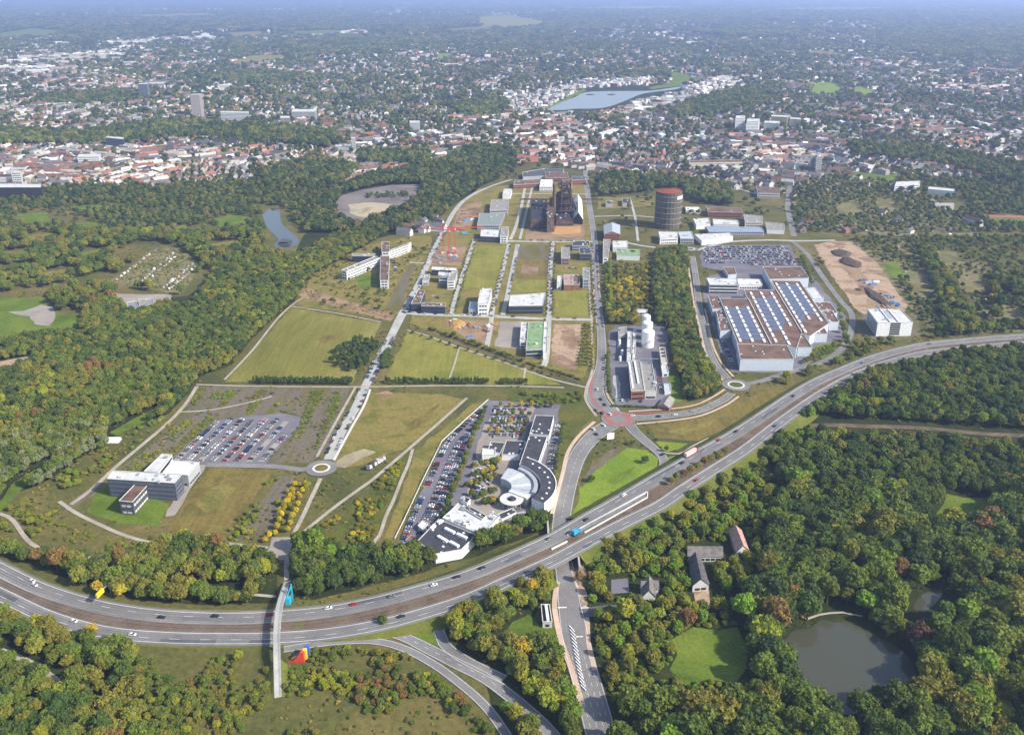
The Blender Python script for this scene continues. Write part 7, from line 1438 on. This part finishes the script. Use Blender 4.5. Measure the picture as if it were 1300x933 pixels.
# cars driving
DR = [(upc, zmw)] ; PATHS = [upc, loc, stc, nc, avc]
def heading(x, y):
    best = (1e9, 0)
    for c in PATHS:
        dd_ = np.hypot(c[:, 0] - x, c[:, 1] - y); i = int(np.argmin(dd_))
        if dd_[i] < best[0]: j = min(i, len(c) - 2); best = (dd_[i], math.atan2(c[j + 1][1] - c[j][1], c[j + 1][0] - c[j][0]))
    return best[1]
COLD = {c[0]: c[1] for c in CC}
def full_car(px, py, z, col, label, ang=None):
    q = P(px, py, z); o = empty('car', q, label, 'car', 'cars on the move'); o.rotation_euler = (0, 0, heading(q[0], q[1]) if ang is None else ang)
    for me, nm in [(CARB, 'body'), (CARG, 'windows')] + [(w, 'wheel') for w in CARW]:
        a = bpy.data.objects.new(nm, me); COL.objects.link(a); a.parent = o
        if nm == 'body': a['tint'] = list(COLD[col])
for px, py, col, where in ((41, 738, 'white', 'at the start of the bend'), (44, 743, 'white', 'at the start of the bend'), (94, 789, 'white', 'before the sign gantry'), (168, 806, 'white', 'beyond the sign gantry'), (205, 784, 'black', 'before the footbridge'), (273, 782.5, 'black', 'close to the footbridge'), (343, 781, 'red', 'under the footbridge shadow'), (417, 772.5, 'white', 'just past the footbridge'),
                           (449, 767.5, 'red', 'beyond the footbridge'), (497, 757.5, 'grey', 'above the slip road gore'), (551, 743, 'white', 'opposite the copse'), (580, 733, 'black', 'opposite the copse'), (612, 721.5, 'black', 'opposite the supermarket'), (509.5, 783, 'black', 'by the slip road gore'), (697, 684, 'grey', 'on the motorway bridge'), (744, 660, 'black', 'above the tram ramp'),
                           (792, 629, 'white', 'beside the bright lawn'), (866, 588, 'black', 'behind the red lorry'), (884, 610, 'red', 'beside the median trees'), (912.5, 559, 'red', 'near the dry field'), (934.5, 548, 'black', 'near the dry field'), (984, 541, 'blue', 'beside the wood edge'), (1007, 503, 'black', 'below the hall'), (1095, 461, 'grey', 'below the striped office'), (1180, 437, 'grey', 'near the gardens')):
    full_car(px, py, zmw(px) + .04, col, '%s car driving on the motorway %s' % (col, where))
for px, py, col, where in ((758.5, 494.6, 'white', 'on the avenue bend'), (763, 507, 'black', 'on the avenue bend'), (767.7, 514, 'black', 'waiting at the junction'), (757, 521, 'grey', 'leaving the junction'), (764, 524.6, 'black', 'leaving the junction'), (774, 526, 'white', 'waiting at the junction'), (766, 540, 'white', 'entering the junction'), (757, 551.5, 'black', 'below the junction'), (753, 545, 'white', 'below the junction'), (857, 527, 'white', 'on the street to the roundabout'), (803, 528, 'white', 'leaving the junction for the roundabout'), (836, 529, 'black', 'on the street to the roundabout'), (841.5, 577, 'black', 'on the slip road loop'), (879, 522, 'silver', 'nearing the roundabout')):
    q = P(px, py, .55); full_car(px, py, .55, col, '%s car driving %s' % (col, where), .08 if px > 795 and py < 535 else None)
cp_ = sorted(CARS, key=lambda c: c[1]); print('cars', len(cp_))
for x, y, z, a, c, where in cp_[:290]:
    o = bpy.data.objects.new('parked_car', CARJ); COL.objects.link(o); o.location = (x, y, z); o.rotation_euler = (0, 0, a); o['tint'] = list(c[1]); tag(o, '%s car parked %s' % (c[0], where), 'car', 'cars parked ' + where)
rs = cp_[290:]; scatter('parked_cars', C_CAR, [c[:3] for c in rs], [0] * len(rs), [(1, 1, 1)] * len(rs), [c[3] for c in rs], np.array([c[4][1] for c in rs]), 'many cars parked on the farther car parks and streets', 'cars')
def lorry(px, py, z, cabc, boxc, label, L=11, ang=None):
    q = P(px, py, z); a = heading(q[0], q[1]) if ang is None else ang; o = empty('lorry', q, label, 'lorry'); o.rotation_euler = (0, 0, a)
    def part(nm, c, s, mat): m = MB(); m.box(c, *s); x = m.build(nm, mat); x.parent = o
    part('cab', (L / 2 - 1, 0, .6), (2.2, 2.4, 2.5), plain('cab_' + label.split()[1], cabc, .4)); part('cargo_box', (-.9, 0, .9), (L - 2.6, 2.5, 3.0), plain('box_' + label.split()[1], boxc, .5)); part('windscreen', (L / 2 + .12, 0, 1.9), (.06, 2.1, .9), M_GLASS)
    for x in (L / 2 - 1, -L / 2 + 1.5, -L / 2 + 3): part('axle', (x, 0, 0), (.95, 2.45, .95), M_TYRE)
lorry(877, 577, zmw(877) + .05, (.4, .03, .03), (.62, .45, .43), 'long red and white lorry driving on the motorway', 16); lorry(731, 678, 6.1, (.03, .22, .4), (.04, .30, .48), 'bright blue lorry in the tram ramp', 7)
for i, (x, y) in enumerate(((474, 592), (478, 589.5), (481.5, 587.5), (485, 585), (468, 596))): lorry(x, y, .1, (.5, .5, .48), ((.06, .05, .05), (.1, .1, .1), (.4, .38, .36), (.2, .16, .1), (.1, .1, .13))[i], ('parked darkest trailer beside the long footpath', 'parked grey trailer beside the long footpath', 'parked white trailer beside the long footpath', 'parked beige trailer beside the long footpath', 'parked bluish trailer beside the long footpath')[i], 5.5, .6)
# plant and site clutter on the sand
for i, (x, y, c_, lb) in enumerate(((1102, 360, (.35, .42, .5), 'pale blue container on the sand site'), (1112, 359, (.6, .62, .65), 'white container on the sand site'), (1108, 362, (.12, .2, .35), 'dark blue container on the sand site'), (1095, 357, (.1, .12, .2), 'navy container on the sand site'), (568, 291, (.1, .25, .5), 'blue container below the cranes'), (590, 297, (.08, .3, .55), 'bright blue container beside the building site'), (593, 281, (.1, .28, .55), 'blue container among building clutter'))):
    q = P(x, y); o = empty('site_container', q, lb, 'container', 'site containers'); m = MB(); m.box((0, 0, .1), 9, 2.6, 2.7, .2); a = m.build('shell', plain('container_%d' % i, c_, .6)); a.parent = o; m = MB(); m.box((4.6 * math.cos(.2), 4.6 * math.sin(.2), .2), .1, 2.2, 2.3, .2); a = m.build('door', M_STEEL); a.parent = o
M_HEAP = plain('heap_earth', (.10, .075, .06), .95, .05, .35, .3)
for i, (x, y, sx_, sy_, h, lb) in enumerate(((1068, 322, 14, 20, 5, 'dark earth heap at the top of the sand site'), (1080, 334, 14, 22, 6, 'dark earth heap in the middle of the sand site'), (1113, 378, 9, 40, 4, 'long dark earth bank on the sand site'), (1090, 368, 4, 6, 2, 'small grey heap on the sand site'), (580, 412, 10, 14, 4, 'orange earth heap below the cross street'))):
    c = P(x, y); v, f_ = ICO2; r2 = np.random.default_rng(i); vv = v * (1 + r2.uniform(-.18, .18, (len(v), 1))) * [sx_ , sy_, h] * [1, 1, 1] + [0, 0, -.2 * h]; me = mesh_of('earth_heap', vv, [tuple(q) for q in f_], [M_HEAP if i != 4 else plain('orange_heap', (.42, .24, .08), .95, .05, .3, .3)]); o = bpy.data.objects.new('earth_heap', me); COL.objects.link(o); o.location = c; tag(o, lb, 'heap')
# stacks of building material
for i in range(46):
    pl, wh = [([(556, 315), (592, 311), (585, 337), (547, 335)], 'on the building site below the cranes'), ([(584, 263), (611, 257), (605, 285), (577, 290)], 'on the cluttered site beside the works'), ([(562, 406), (630, 409), (618, 436), (592, 429)], 'on the earth site below the cross street'), ([(1112, 372), (1140, 380), (1142, 392), (1112, 392)], 'at the lower end of the sand site')][i % 4]
    for _ in range(40):
        x, y = random.uniform(min(p[0] for p in pl), max(p[0] for p in pl)), random.uniform(min(p[1] for p in pl), max(p[1] for p in pl))
        if inpoly(pl, x, y): break
    w, c_ = random.choice([('beige', (.5, .42, .32)), ('white', (.7, .7, .68)), ('grey', (.3, .3, .3)), ('orange', (.5, .22, .08)), ('rusty', (.22, .11, .07)), ('blue', (.08, .2, .42))])
    q = P(x, y); m = MB(); a0 = random.uniform(0, 3)
    for k in range(random.randint(2, 5)): m.box((random.uniform(-3, 3), random.uniform(-3, 3), 0), random.uniform(1.5, 6), random.uniform(1, 2.6), random.uniform(.5, 2.2), a0)
    o = m.build('material_stack', plain('stack_' + w, c_, .8)); o.location = q; tag(o, '%s stack of building material %s' % (w, wh), 'material', 'material stacks ' + wh)
# lake islands
for x, y in ((749, 120.5), (776, 120.5)):
    q = P(x, y, .6); m = MB(); m.cyl((q[0], q[1], .55), 16, .6, 16, 0, 14); tag(m.build('lake_island', G_UNDER), 'small wooded island in the large lake', 'island', 'lake islands', 'structure')

# ------------------------------------------------------------------ haze
m = MB(); m.box((0, 48000, -1), 120000, 97000, 364); hz = m.build('haze', plain('tmp', (.5, .5, .5)))
mh = bpy.data.materials.new('haze'); mh.use_nodes = True; nt = mh.node_tree; nt.nodes.remove(nt.nodes['Principled BSDF']); pv = nt.nodes.new('ShaderNodeVolumePrincipled')
pv.inputs['Color'].default_value = (.48, .61, 1.0, 1); pv.inputs['Density'].default_value = 7.8e-5; pv.inputs['Anisotropy'].default_value = .2
nt.links.new(pv.outputs[0], nt.nodes['Material Output'].inputs['Volume']); hz.data.materials.clear(); hz.data.materials.append(mh); tag(hz, 'pale bluish haze thickening towards the horizon', 'haze', None, 'stuff')
